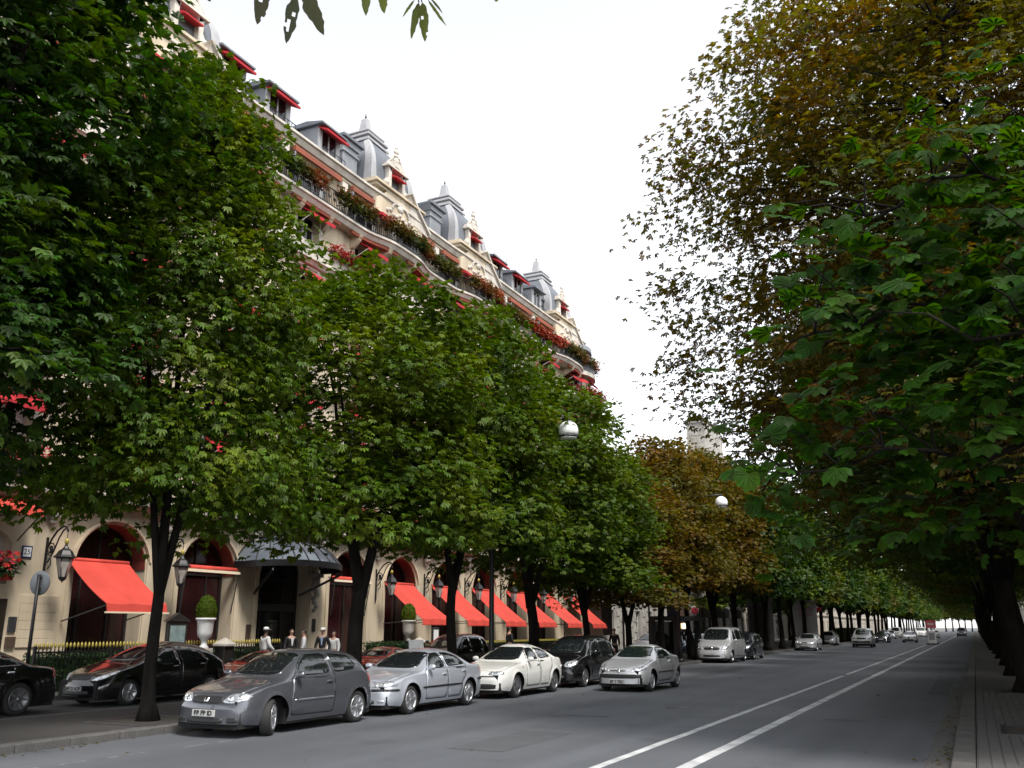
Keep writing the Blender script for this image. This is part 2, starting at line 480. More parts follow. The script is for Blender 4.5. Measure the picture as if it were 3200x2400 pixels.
b = MB(); b.cbox(X_ISL, X_ISL + .14, -30, 420, -.02, .13, .01); b.build('kerb_run', M['kerb'], lp)
b = MB(); b.cbox(X_PAVE - .14, X_PAVE, -30, 420, -.02, .13, .01); b.build('kerb_run', M['kerb'], fp)
cache = []
for k in range(6):
    b = MB(); b.cbox(.005, .155, .005, .155, 0, .012 + .004 * rnd.random(), .012); cache.append(b.mesh('sett'))
cnt = 0
for j in range(52):
    for i in range(8):
        if cnt >= 290: break
        yy = 12.6 + j * .16; xx = -.18 + i * .16
        if yy < 13.0 + i * .55: continue
        o = link('sett', cache[rnd.randrange(6)], M['sett'], rp); o.location = (xx, yy, .117); cnt += 1
b = MB()
for j in range(150):
    for i in range(9):
        yy = 12.6 + j * .16; xx = -.18 + i * .16
        if yy >= 20.9:
            b.box(xx + .006, xx + .154, yy + .006, yy + .154, .112, .129 + .004 * rnd.random())
for j in range(52):
    for i in range(8, 12):
        yy = 12.6 + j * .16; xx = -.18 + i * .16
        b.box(xx + .006, xx + .154, yy + .006, yy + .154, .112, .129 + .004 * rnd.random())
b.build('sett_field', M['sett'], rp, kind='stuff')
def stud(x, y):
    b = MB(); b.lathe([(.05, 0), (.045, .03), (.02, .05), (.001, .055)], (0, 0, 0), 10)
    return b
# traffic island and its bollard, far down the road
b = MB(); b.cbox(-5.1, -3.9, 114.5, 121, 0, .14, .05); b.build('refuge_kerb', M['kerb'], kind='structure')

# fallen leaves and grit in the gutters
rs = np.random.RandomState(77); n = 380
xs = np.where(rs.rand(n) < .6, -.5 - np.abs(rs.normal(size=n)) * .16 - .03, np.where(rs.rand(n) < .6, -13.58 + np.abs(rs.normal(size=n)) * .25, rs.rand(n) * -13))
LEAFLITTER = (np.stack([xs, 9 + 40 * rs.rand(n) ** 1.4, .008 + .012 * rs.rand(n)], 1), rs.normal(size=(n, 3)) * np.array([1, 1, .15]), rs.normal(size=(n, 3)) * .35 + np.array([0, 0, 1]), .30 + .4 * rs.rand(n))
# ------------------------------------------------------------------ trees
def leaf_tpl(n, L, W, spread=2.2, droop=.25, fold=.12, tri4=False, stalk=.12):
    vs = []; fs = []
    for k in range(n):
        t = (k / (n - 1) - .5) if n > 1 else 0
        a = t * spread * 1.0
        l = L * (1 - .55 * abs(t)); w = W * (1 - .4 * abs(t))
        d = Vector((math.cos(a), math.sin(a), 0)); s = Vector((-d.y, d.x, 0))
        def P(u, v, z): 
            q = Vector((stalk, 0, 0)) + d * (u * l) + s * (v * w)
            return (q.x, q.y, z * l - droop * (u ** 2) * l)
        i = len(vs)
        if tri4:
            vs += [P(0, 0, 0), P(.4, .34, fold), P(.72, .5, fold), P(1, 0, 0), P(.72, -.5, fold), P(.4, -.34, fold), P(.66, 0, 0)]
            fs += [(i, i + 6, i + 1), (i + 1, i + 6, i + 2), (i + 2, i + 6, i + 3), (i + 3, i + 6, i + 4), (i + 4, i + 6, i + 5), (i + 5, i + 6, i)]
        else:
            vs += [P(0, 0, 0), P(.6, .5, fold), P(1, 0, 0), P(.6, -.5, fold)]
            fs += [(i, i + 2, i + 1), (i, i + 3, i + 2)]
    return np.array(vs), np.array(fs)

def scatter_mesh(name, tpl, pos, fwd, nrm, scl):
    V, F = tpl
    n = len(pos)
    fwd = fwd / np.linalg.norm(fwd, axis=1, keepdims=True)
    nrm = nrm - fwd * (nrm * fwd).sum(1, keepdims=True)
    nrm = nrm / np.maximum(np.linalg.norm(nrm, axis=1, keepdims=True), 1e-6)
    sid = np.cross(nrm, fwd)
    B = np.stack([fwd, sid, nrm], axis=1)                        # n,3,3
    P_ = np.einsum('vk,nkj->nvj', V, B) * scl[:, None, None] + pos[:, None, :]
    P_ = P_.reshape(-1, 3)
    Fa = (F[None, :, :] + (np.arange(n) * len(V))[:, None, None]).reshape(-1, 3)
    me = bpy.data.meshes.new(name)
    me.vertices.add(len(P_)); me.vertices.foreach_set('co', P_.astype(np.float32).ravel())
    me.loops.add(Fa.size); me.loops.foreach_set('vertex_index', Fa.astype(np.int32).ravel())
    me.polygons.add(len(Fa)); me.polygons.foreach_set('loop_start', np.arange(0, Fa.size, 3, dtype=np.int32))
    try: me.polygons.foreach_set('loop_total', np.full(len(Fa), 3, dtype=np.int32))
    except Exception: pass
    me.update(calc_edges=True)
    return me

def crown_mesh(name, seed, rad, hc, nclump, nleaf, tpl, size, crad=(.95, .38), low=-.55, inner=.5, flat=1.0, tp=-.08, skirt=None):
    rs = np.random.RandomState(seed)
    C = []
    while len(C) < nclump:
        d = rs.normal(size=3); d /= np.linalg.norm(d)
        if d[2] < low: continue
        nz = noise.noise(Vector(d * 1.7) + Vector((seed * 3.1, 0, 0)))
        nz2 = noise.noise(Vector(d * 4.5) + Vector((seed * 1.7, 9, 0)))
        k = (.93 + .22 * nz + .16 * nz2)
        r = (inner + (1 - inner) * rs.rand() ** .45) * k
        e = max(.25, math.hypot(d[0], d[1])) ** (-.45 if d[2] < 0 else tp)
        C.append((d[0] * rad[0] * r * e, d[1] * rad[1] * r * e, hc + d[2] * rad[2] * r))
    if skirt:                                                   # hanging outer boughs below the crown
        n_, r0_, r1_, z0_, z1_ = skirt
        for _ in range(n_):
            a = rs.rand() * 6.283; rr_ = r0_ + (r1_ - r0_) * rs.rand() ** .6
            if noise.noise((math.cos(a) * 1.3, math.sin(a) * 1.3, seed)) < -.18: continue
            C.append((math.cos(a) * rr_, math.sin(a) * rr_, z0_ + (z1_ - z0_) * rs.rand() ** .7))
    C = np.array(C); nclump = len(C)
    N = nclump * nleaf
    ci = np.repeat(np.arange(nclump), nleaf)
    cs = .7 + .6 * rs.rand(nclump)
    off = rs.normal(size=(N, 3)); off /= np.linalg.norm(off, axis=1, keepdims=True)
    off *= (rs.rand(N, 1) ** .5)
    off *= np.array([crad[0], crad[0], crad[1]]) * cs[ci][:, None]
    pos = C[ci] + off
    out = pos - np.array([0, 0, hc - rad[2] * .2]); out[:, 2] *= .3
    out /= np.maximum(np.linalg.norm(out, axis=1, keepdims=True), 1e-3)
    pos[:, 2] -= .25 * (np.linalg.norm(off[:, :2], axis=1)) ** 2
    fwd = out * .8 + rs.normal(size=(N, 3)) * .55 + np.array([0, 0, -.25])
    nrm = np.array([0, 0, 1.0]) * flat + out * .25 + rs.normal(size=(N, 3)) * .30
    scl = size * (.7 + .6 * rs.rand(N))
    return scatter_mesh(name, tpl, pos, fwd, nrm, scl), C

def trunk_mesh(name, seed, r0, zf, C, hc, nl=4, lean=(0, 0), nsec=46, straight=.5, sub=26):
    rs = random.Random(seed)
    b = MB()
    top = Vector((lean[0], lean[1], zf))
    pts = []; rr = []
    for i in range(9):
        t = i / 8
        pts.append(Vector((lean[0] * t + .05 * math.sin(t * 5 + seed), lean[1] * t + .05 * math.cos(t * 4 + seed), zf * t)))
        rr.append(r0 * (1.0 - .22 * t + .8 * math.exp(-t * zf / .2)))
    pts += [pts[-1] + Vector((0, 0, .18)), pts[-1] + Vector((0, 0, .34)), pts[-1] + Vector((0, 0, .46))]; rr += [rr[-1] * .86, rr[-1] * .55, rr[-1] * .12]
    b.tube(pts, rr, 12)
    top = pts[8]
    limbs = []
    rmax = np.abs(C[:, :2]).max()
    for k in range(nl):
        a = 2 * PI * (k + rs.uniform(-.25, .25)) / nl + seed
        L = rs.uniform(.75, 1.1)
        hx = (hc - zf)
        e = Vector((math.cos(a) * rmax * .42 * L, math.sin(a) * rmax * .42 * L, zf + hx * rs.uniform(1.15, 1.6)))
        m1 = top.lerp(e, .35) + Vector((math.cos(a) * .25, math.sin(a) * .25, -hx * .06))
        q = []; rq = []
        for i in range(9):
            t = i / 8
            p = top * (1 - t) ** 2 + m1 * 2 * t * (1 - t) + e * t * t
            p += Vector((noise.noise((t * 3, k, seed)), noise.noise((t * 3, k + 7, seed)), 0)) * .25 * t
            q.append(p); rq.append(r0 * (.62 - .48 * t) * (.85 + .3 * rs.random()))
        rq = sorted(rq, reverse=True)
        q[0] = top - Vector((0, 0, .38)); rq[0] = r0 * .7; rq[1] = max(rq[1], r0 * .62); q[1] = q[0].lerp(q[2], .5)
        b.tube(q, rq, 8); limbs.append((q, rq))
    idx = rs.sample(range(len(C)), min(nsec, len(C)))
    for i in idx:
        c = Vector(C[i])
        best = None
        for q, rq in limbs:
            for j in range(2, 9):
                d = (q[j] - c).length + (0.6 if c.z < q[j].z - 1 else 0)
                if best is None or d < best[0]: best = (d, q[j], rq[j])
        _, s, r = best
        mid = s.lerp(c, .5) + Vector((rs.uniform(-.2, .2), rs.uniform(-.2, .2), .22))
        p = [s * (1 - t) ** 2 + mid * 2 * t * (1 - t) + c * t * t for t in (0, .25, .5, .75, 1)]
        r = min(r * .55, .055)
        b.tube(p, [r, r * .8, r * .6, r * .42, r * .22], 5, cap=False)
    return b.mesh(name)

T5 = leaf_tpl(5, .175, .072, 2.3)
T5b = leaf_tpl(4, .115, .05, 2.4)
T3 = leaf_tpl(3, .42, .25, 2.0)
KIND = {}
link('fallen_leaves', scatter_mesh('fallen_leaves', leaf_tpl(1, .16, .08, 1, .1, .1, stalk=0), *LEAFLITTER), M['leafo'], kind='stuff')
def tree_kind(key, seed, rad, hc, zf, r0, nclump, nleaf, tpl, size, lean=(0, 0), nl=4, crad=(.95, .38), low=-.55, nsec=46, inner=.5, tp=-.08, skirt=None):
    cm, C = crown_mesh('crown', seed, rad, hc, nclump, nleaf, tpl, size, crad, low, inner, 1.0, tp, skirt)
    tm = trunk_mesh('trunk', seed, r0, zf, C, hc, nl, lean, nsec)
    KIND[key] = (tm, cm)
CN = (1.12, .30)
tree_kind('near_a', 3, (3.5, 3.3, 4.9), 8.6, 2.95, .19, 330, 46, T5, 1.0, (.1, .1), 4, CN, -.93, skirt=(46, 1.2, 3.3, 4.1, 5.4))
tree_kind('tall', 5, (3.3, 3.2, 6.6), 9.9, 2.95, .175, 430, 60, T5, 1.0, (.1, .1), 4, CN, -.88, tp=1.0, skirt=(60, 1.2, 3.9, 4.3, 5.8))
tree_kind('wide', 6, (3.3, 3.2, 6.0), 10.0, 2.95, .2, 440, 60, T5, 1.0, (.1, .1), 4, CN, -.96, tp=.35, skirt=(60, 1.2, 4.2, 4.2, 5.8))
tree_kind('near_b', 8, (3.5, 3.4, 4.4), 7.7, 2.9, .22, 310, 46, T5, 1.0, (.15, -.1), 3, CN, -.9, tp=.12, skirt=(46, 1.2, 3.4, 4.0, 5.4))
tree_kind('near_c', 14, (3.3, 3.3, 4.6), 7.9, 3.1, .17, 300, 46, T5, 1.0, (-.1, .1), 4, CN, -.9, tp=.1, skirt=(46, 1.2, 3.3, 4.1, 5.5))
tree_kind('far_a', 21, (3.6, 3.5, 4.7), 8.1, 3.2, .2, 210, 26, T3, .75, nl=3, nsec=22, low=-.8, crad=CN, skirt=(26, 1.2, 3.4, 4.1, 5.4))
tree_kind('far_b', 25, (3.7, 3.4, 5.0), 8.5, 3.4, .2, 210, 26, T3, .78, nl=4, nsec=22, low=-.8, crad=CN, tp=.1, skirt=(26, 1.2, 3.4, 4.1, 5.4))
tree_kind('big', 33, (7.0, 6.4, 7.6), 9.9, 3.6, .31, 1100, 88, T5b, 1.05, (-.35, 0), 5, (1.1, .30), -.8, 170, inner=.35, tp=.85)
tree_kind('big_b', 37, (8.3, 6.4, 5.6), 10.2, 3.4, .25, 560, 34, T3, .62, (-.25, 0), 4, (1.35, .38), -.85, 60)
def tree(name, key, x, y, leaf, label, rz=0., s=1., sz=None, group=None, bark='bark', z=.12):
    tm, cm = KIND[key]
    t = thing(name, label, 'tree', (x, y, z), rz, group)
    t.scale = (s, s, sz or s)
    a = link('trunk', tm, M[bark], t)
    c = link('crown', cm, M['leaf'], t)
    c.material_slots[0].link = 'OBJECT'; c.material_slots[0].material = M[leaf]
    return t
GL = 'trees in the row between the main road and the side lane'
tree('chestnut_tree', 'wide', -15.8, 7.9, 'leafb', 'dense dark green chestnut crown filling the left edge, its trunk out of view', .4, 1.24, 1.06, GL)
tree('chestnut_tree', 'tall', -14.7, 13.6, 'leaf', 'tall green chestnut tree with forked trunk standing in front of the grey hatchback', 2.3, .77, .92, GL)
tree('chestnut_tree', 'near_b', -14.6, 20.0, 'leaf', 'green chestnut tree with thick forked trunk beside the glass entrance canopy', 1.2, 1., 1.0, GL)
tree('chestnut_tree', 'near_c', -14.6, 25.3, 'leaf', 'green chestnut with widely splayed limbs rising behind the silver saloon', .3, 1., 1.03, GL)
tree('chestnut_tree', 'near_b', -14.6, 31.3, 'leaf', 'dark trunked green chestnut rising behind the white saloon', 3.6, 1., .98, GL)
tree('chestnut_tree', 'near_c', -14.6, 36.5, 'leaf', 'bright green chestnut just left of the opal street lamp globe', 2.0, .95, .83, GL)
tree('chestnut_tree', 'near_a', -14.7, 41.9, 'leafo', 'low olive and gold chestnut below and right of the nearer lamp globe', 4.4, .90, .68, GL)
tree('chestnut_tree', 'near_b', -14.6, 47.0, 'leafo', 'golden brown chestnut tree in front of the weathered stone mansion', 5.2, .92, 1.0, GL)
tree('chestnut_tree', 'near_c', -14.6, 52.2, 'leafo', 'russet and olive chestnut tree beside the silver van', .9, .95, 1.04, GL)
tree('chestnut_tree', 'near_b', -14.6, 58.0, 'leafo', 'half turned chestnut behind the farther lamp globe', 2.7, 1.05, 1.05, GL)
tree('chestnut_tree', 'far_a', -14.6, 63.6, 'leafb', 'deep green chestnut just past the russet trees on the left', 1.1, 1.05, 1.08, GL)
y = 69.2; i = 0
FAR = ['green chestnut beside the dark people carrier behind the silver van', 'dark green chestnut next to the square advertising pillar, left row', 'green chestnut behind the silver white saloon parked alone', 'second chestnut past the saloon parked alone in the left row',
       'chestnut just before the tall grey notice panel', 'olive tinged chestnut just behind the tall grey notice panel', 'chestnut rising behind the red oval sign', 'chestnut above the small pale hatchback by the red oval sign']
while y < 420:
    tree('chestnut_tree', 'far_a' if i % 2 else 'far_b', -14.6 + rnd.uniform(-.3, .3), y, ('leafb', 'leafb', 'leaf', 'leafb', 'leafm', 'leaf')[i % 6],
         FAR[i] if i < len(FAR) else 'small distant chestnut tree far down the left row beyond the notice panel', rnd.uniform(0, 6), rnd.uniform(.95, 1.1), rnd.uniform(1.0, 1.15), GL)
    y += 5.6 + rnd.uniform(-.4, .4) + max(0, (y - 130) * .035); i += 1
# second row along the facades
GS = 'trees along the pavement by the facades'
for i, (x, y) in enumerate(((-22.9, 99), (-22.9, 108), (-22.9, 118), (-22.9, 132), (-22.9, 150))):
    tree('pavement_tree', 'far_a' if i % 2 else 'far_b', x, y, 'leafb' if i % 2 else 'leaf', 'dark tree on the far pavement in front of the stone facades', rnd.uniform(0, 6), 1.0, .98, GS)
GR = 'large trees along the right pavement'
tree('plane_tree', 'big', 1.6, 19.4, 'leafr', 'tallest bronze leaved tree overhanging the road at right with thick dark trunk', .0, 1.0, 1.0, GR)
tree('plane_tree', 'big', 1.2, 30.2, 'leafm', 'olive tree behind the thick right hand trunk, second along the right kerb', .35, 1.05, .92, GR)
tree('plane_tree', 'big_b', 1.2, 40.5, 'leafb', 'dark green tree on the right pavement, third trunk along the kerb', .1, 1., .98, GR)
tree('plane_tree', 'big_b', 1.2, 51, 'leafb', 'shadowy tree on the right pavement, fourth trunk along the kerb', 3.1, 1., .95, GR)
y = 62
i = 0
while y < 430:
    tree('plane_tree', 'big_b', 1.2, y, ('leafb', 'leaf', 'leafm', 'leafb', 'leafr')[i % 5], ('tree on the right pavement, %s trunk along the kerb' % ('fifth', 'sixth', 'seventh', 'eighth')[i]) if i < 4 else 'distant tree far down the right kerb, one of many in line', rnd.choice((.1, 3.0, -.2, 3.3)), 1.0, 1.0, GR)
    y += 10.5 + max(0, (y - 120) * .06); i += 1

for i in range(6):
    tree('square_tree', 'far_b' if i % 2 else 'far_a', -11.5 + i * 2.6, 452 + 9 * (i % 3), ('leafm', 'leafb', 'leaf', 'leafm', 'leafb', 'leafo')[i], 'tiny tree closing the view at the far end of the road', i * 1.1, 1.5, 1.35, 'trees closing the far end of the road', z=0)
# ------------------------------------------------------------------ vehicles
def text_mesh(cu, name, parent, loc, rot):
    t = bpy.data.objects.new('tmp', cu); col.objects.link(t)
    dg = bpy.context.evaluated_depsgraph_get()
    me = bpy.data.meshes.new_from_object(t.evaluated_get(dg))
    bpy.data.objects.remove(t)
    o = link(name, me, cu.materials[0] if cu.materials else M['white'], parent)
    o.location = loc; o.rotation_euler = rot
    return o
def pchip(pts):
    xs = [p[0] for p in pts]; ys = [p[1] for p in pts]; n = len(xs)
    h = [xs[i + 1] - xs[i] for i in range(n - 1)]
    d = [(ys[i + 1] - ys[i]) / h[i] for i in range(n - 1)]
    m = [0.] * n
    for i in range(1, n - 1):
        if d[i - 1] * d[i] > 0:
            w1 = 2 * h[i] + h[i - 1]; w2 = h[i] + 2 * h[i - 1]
            m[i] = (w1 + w2) / (w1 / d[i - 1] + w2 / d[i])
    m[0] = d[0]; m[-1] = d[-1]
    def f(x):
        if x <= xs[0]: return ys[0]
        if x >= xs[-1]: return ys[-1]
        i = 0
        while x > xs[i + 1]: i += 1
        t = (x - xs[i]) / h[i]
        return (ys[i] * (1 + 2 * t) * (1 - t) ** 2 + h[i] * m[i] * t * (1 - t) ** 2 + ys[i + 1] * t * t * (3 - 2 * t) + h[i] * m[i + 1] * t * t * (t - 1))
    return f

def chaikin(poly, it=2, q=.2):
    for _ in range(it):
        o = []
        n = len(poly)
        for i in range(n):
            a, b = Vector(poly[i]), Vector(poly[(i + 1) % n])
            o += [a.lerp(b, q), a.lerp(b, 1 - q)]
        poly = o
    return poly

class Body:
    """a car body lofted from its side and plan curves; local y = distance behind the nose, x = across"""
    def __init__(s, sp):
        s.sp = sp
        s.T = pchip(sp['top']); s.B = pchip(sp['belt']); s.W = pchip(sp['plan'])
        s.L = sp['L']; s.zs = sp.get('sill', .2)
        s.wy = sp['wheels']; s.wr = sp.get('wr', .31); s.ra = s.wr + .065
        s.tum = sp.get('tumble', .22); s.n = sp.get('n', 3.4)
        s.hmax = max(s.T(i * s.L / 200) - s.B(i * s.L / 200) for i in range(201))
        s.bow = sp.get('bow', .16); s.rbow = sp.get('rbow', .1)
        s.make()
    def low(s, y):
        z = s.zs + s.sp.get('nose_lift', .04) * max(0, 1 - y / .5) + .08 * max(0, 1 - (s.L - y) / .45)
        for w in s.wy:
            d = abs(y - w)
            if d < s.ra: z = max(z, s.wr + math.sqrt(s.ra ** 2 - d * d))
        return z
    def make(s):
        ys = [0, .008, .02, .035, .055, .08, .11]
        y = .15
        while y < s.L - .1: ys.append(y); y += .05
        for w in s.wy:
            ys += [w - s.ra - .004, w - s.ra + .001, w - s.ra + .012, w - s.ra + .03, w + s.ra - .03, w + s.ra - .012, w + s.ra - .001, w + s.ra + .004]
        ys += [s.L - .1, s.L - .07, s.L - .04, s.L - .02, s.L - .006, s.L]
        ys = sorted(set(round(v, 4) for v in ys if 0 <= v <= s.L))
        NS, NT = 14, 16
        rings = []
        for y in ys:
            w, Bz, Tz, zl = s.W(y), s.B(y), s.T(y), s.low(y)
            Bz = max(Bz, zl + .015); Tz = max(Tz, Bz + .006)
            r = []
            for j in range(NS + 1):
                u0 = j / NS
                z = zl + (Bz - zl) * u0
                uu = (z - s.zs) / max(.05, (Bz - s.zs))
                x = w - .075 * max(0, (.45 - uu) / .45) ** 2 - .055 * max(0, (uu - .62) / .38) ** 1.6
                for wc in s.wy:
                    dd = math.hypot(y - wc, z - s.wr)
                    x += .022 * math.exp(-((dd - s.ra) / .055) ** 2)
                r.append((x, y, z))
            xb = r[-1][0]
            hg = Tz - Bz
            k = min(1, max(0, (hg - .12) / .25))
            n = 2.3 + (s.n - 2.3) * k
            xg = xb - .015 - .02 * k
            for j in range(1, NT + 1):
                a = PI / 2 * j / NT
                x = max(0, math.cos(a)) ** (2 / n); z = math.sin(a) ** (2 / n)
                zz = Bz + hg * z
                r.append((xg * x * (1 - s.tum * (zz - Bz) / s.hmax * k), y, zz))
            r[-1] = (0, y, Tz)
            rings.append(r)
        def deform(p):
            x, y, z = p
            q = abs(x) / s.W(s.L * .5)
            f = max(0, 1 - y / .8) ** 1.5; g = max(0, 1 - (s.L - y) / .7) ** 1.5
            return (x, y + s.bow * q ** 2.2 * f - s.rbow * q ** 2.2 * g + s.sp.get('noseback', .0) * f * max(0, z - .5) - s.sp.get('tailback', .0) * g * max(0, z - .55), z)
        V = []; F = []
        m = NS + NT + 1
        full = 2 * m - 1
        for r in rings:
            row = [(-x, y, z) for (x, y, z) in r] + [(x, y, z) for (x, y, z) in reversed(r[:-1])]
            V += [deform(p) for p in row]
        for i in range(len(rings) - 1):
            for j in range(full - 1):
                F.append((i * full + j, i * full + j + 1, (i + 1) * full + j + 1, (i + 1) * full + j))
        # caps: strips between mirrored points
        for i, flip in ((0, False), (len(rings) - 1, True)):
            K = 8
            base = len(V)
            grid = {}
            for j in range(m):
                a = Vector(rings[i][j]); a.x = -a.x; b_ = Vector(rings[i][j])
                for k in range(K + 1):
                    if k == 0: grid[j, k] = i * full + j
                    elif k == K: grid[j, k] = i * full + (full - 1 - j)
                    elif j == m - 1: grid[j, k] = i * full + j
                    else:
                        grid[j, k] = len(V); V.append(deform(tuple(a.lerp(b_, k / K))))
            for j in range(m - 1):
                for k in range(K):
                    f = (grid[j, k], grid[j, k + 1], grid[j + 1, k + 1], grid[j + 1, k])
                    f = tuple(dict.fromkeys(f))
                    if len(f) > 2: F.append(f)
        me = bpy.data.meshes.new('body')
        me.from_pydata(V, [], F)
        bm = bmesh.new(); bm.from_mesh(me)
        bmesh.ops.remove_doubles(bm, verts=bm.verts, dist=.0004)
        bmesh.ops.recalc_face_normals(bm, faces=bm.faces)
        for f in bm.faces: f.smooth = True
        bm.to_mesh(me); 
        s.tree = BVHTree.FromBMesh(bm)
        bm.free()
        s.me = me
    def ray(s, p, view):
        if view == 'side': o, d = Vector((3, p[0], p[1])), Vector((-1, 0, 0))
        elif view == 'front': o, d = Vector((p[0], -3, p[1])), Vector((0, 1, 0))
        elif view == 'rear': o, d = Vector((p[0], s.L + 3, p[1])), Vector((0, -1, 0))
        else: o, d = Vector((p[0], p[1], 4)), Vector((0, 0, -1))
        h = s.tree.ray_cast(o, d)
        if h[0] is None:
            q = {'side': Vector((1, p[0], p[1])), 'front': Vector((p[0], 0, p[1])), 'rear': Vector((p[0], s.L, p[1]))}.get(view, Vector((p[0], p[1], 1)))
            h = s.tree.find_nearest(q)
        n = h[1]
        if n.dot(d) > 0: n = -n
        return h[0], n
    def decal(s, poly, view, off=.006, rnd_=2, q=.2, step=.07, mirror=False, mb=None, mi=0, depth=None):
        poly = chaikin([Vector(p) for p in poly], rnd_, q) if rnd_ else [Vector(p) for p in poly]
        # densify edges
        pp = []
        for i, a in enumerate(poly):
            b = poly[(i + 1) % len(poly)]
            k = max(1, int((b - a).length / step))
            pp += [a.lerp(b, t / k) for t in range(k)]
        n = len(pp)
        x0 = min(p.x for p in pp); x1 = max(p.x for p in pp); z0 = min(p.y for p in pp); z1 = max(p.y for p in pp)
        def inside(p):
            c = False
            for i in range(n):
                a, b = pp[i], pp[i - 1]
                if (a.y > p.y) != (b.y > p.y) and p.x < (b.x - a.x) * (p.y - a.y) / (b.y - a.y) + a.x: c = not c
            return c
        pts = list(pp)
        yy = z0 + step / 2
        while yy < z1:
            xx = x0 + step / 2
            while xx < x1:
                p = Vector((xx, yy))
                if inside(p) and min((p - e).length for e in pp) > step * .35: pts.append(p)
                xx += step
            yy += step
        res = delaunay_2d_cdt(pts, [(i, (i + 1) % n) for i in range(n)], [list(range(n))], 1, 1e-5)
        v2, fs = res[0], res[2]
        tgt = mb or MB()
        for sgn in ((1, -1) if mirror else (1,)):
            V = []; lowv = []
            for p in v2:
                h, nn = s.ray(p, view)
                a = h + nn * off; c = h - nn * (depth or .004)
                if sgn < 0: a.x = -a.x; c.x = -c.x
                V.append(a); lowv.append(c)
            k = len(V)
            edges = {}
            for f in fs:
                for i in range(len(f)):
                    e = (f[i], f[(i + 1) % len(f)])
                    edges[e] = edges.get(e, 0) + 1
            F = [tuple(f) for f in fs]
            for (a, b) in edges:
                if (b, a) not in edges: F.append((a, b, b + k, a + k))
            tgt.add(V + lowv, F, mi, True)
        return tgt

def shade_flat_rims(o):
    return o

RIMS = {}
def rim_mesh(style, r):
    key = (style, round(r, 3))
    if key in RIMS: return RIMS[key]
    b = MB(); R0 = r * .69
    # barrel + lip
    b.lathe([(R0 * 1.0, -.02), (R0 * 1.03, .0), (R0 * .98, .012), (R0 * .93, .0), (R0 * .9, -.09)], (0, 0, 0), 28, 0, 'x')
    b.lathe([(.001, .012), (R0 * .2, .01), (R0 * .24, -.012), (R0 * .24, -.05)], (0, 0, 0), 16, 0, 'x')
    b.lathe([(R0 * .9, -.085), (.001, -.085)], (0, 0, 0), 20, 1, 'x')
    n = {'five': 5, 'twin': 5, 'seven': 7, 'star': 5}[style]
    for i in range(n):
        for da in ((-.16, .16) if style == 'twin' else (0,)):
            a = 2 * PI * i / n
            a1 = a + da * .9; a2 = a + da * 1.9
            p0 = (0, math.cos(a1) * R0 * .15, math.sin(a1) * R0 * .15)
            p1 = (-.004, math.cos(a2) * R0 * .95, math.sin(a2) * R0 * .95)
            w = R0 * (.13 if style == 'twin' else .15 if style == 'seven' else .30)
            d = Vector(p1) - Vector(p0)
            t = d.normalized(); sd = t.cross(Vector((1, 0, 0)))
            q = [Vector(p0) + sd * w * .55, Vector(p1) + sd * w * .62, Vector(p1) - sd * w * .62, Vector(p0) - sd * w * .55]
            V = [v + Vector((.004, 0, 0)) for v in q] + [v - Vector((.03, 0, 0)) for v in q]
            b.add(V, [(0, 1, 2, 3), (4, 7, 6, 5), (0, 4, 5, 1), (1, 5, 6, 2), (2, 6, 7, 3), (3, 7, 4, 0)])
    RIMS[key] = b.mesh('rim')
    return RIMS[key]
TYRES = {}
def tyre_mesh(r, w=.2):
    key = (round(r, 3), w)
    if key not in TYRES:
        b = MB(); R0 = r * .69
        b.lathe([(R0, -w), (r * .9, -w), (r * .985, -w + .025), (r, -w * .6), (r, -w * .4), (r * .985, -.025), (r * .9, .0), (r * .78, .006), (R0, -.008), (R0 * .98, -w * .6), (R0, -w)], (0, 0, 0), 32, 0, 'x')
        TYRES[key] = b.mesh('tyre')
    return TYRES[key]

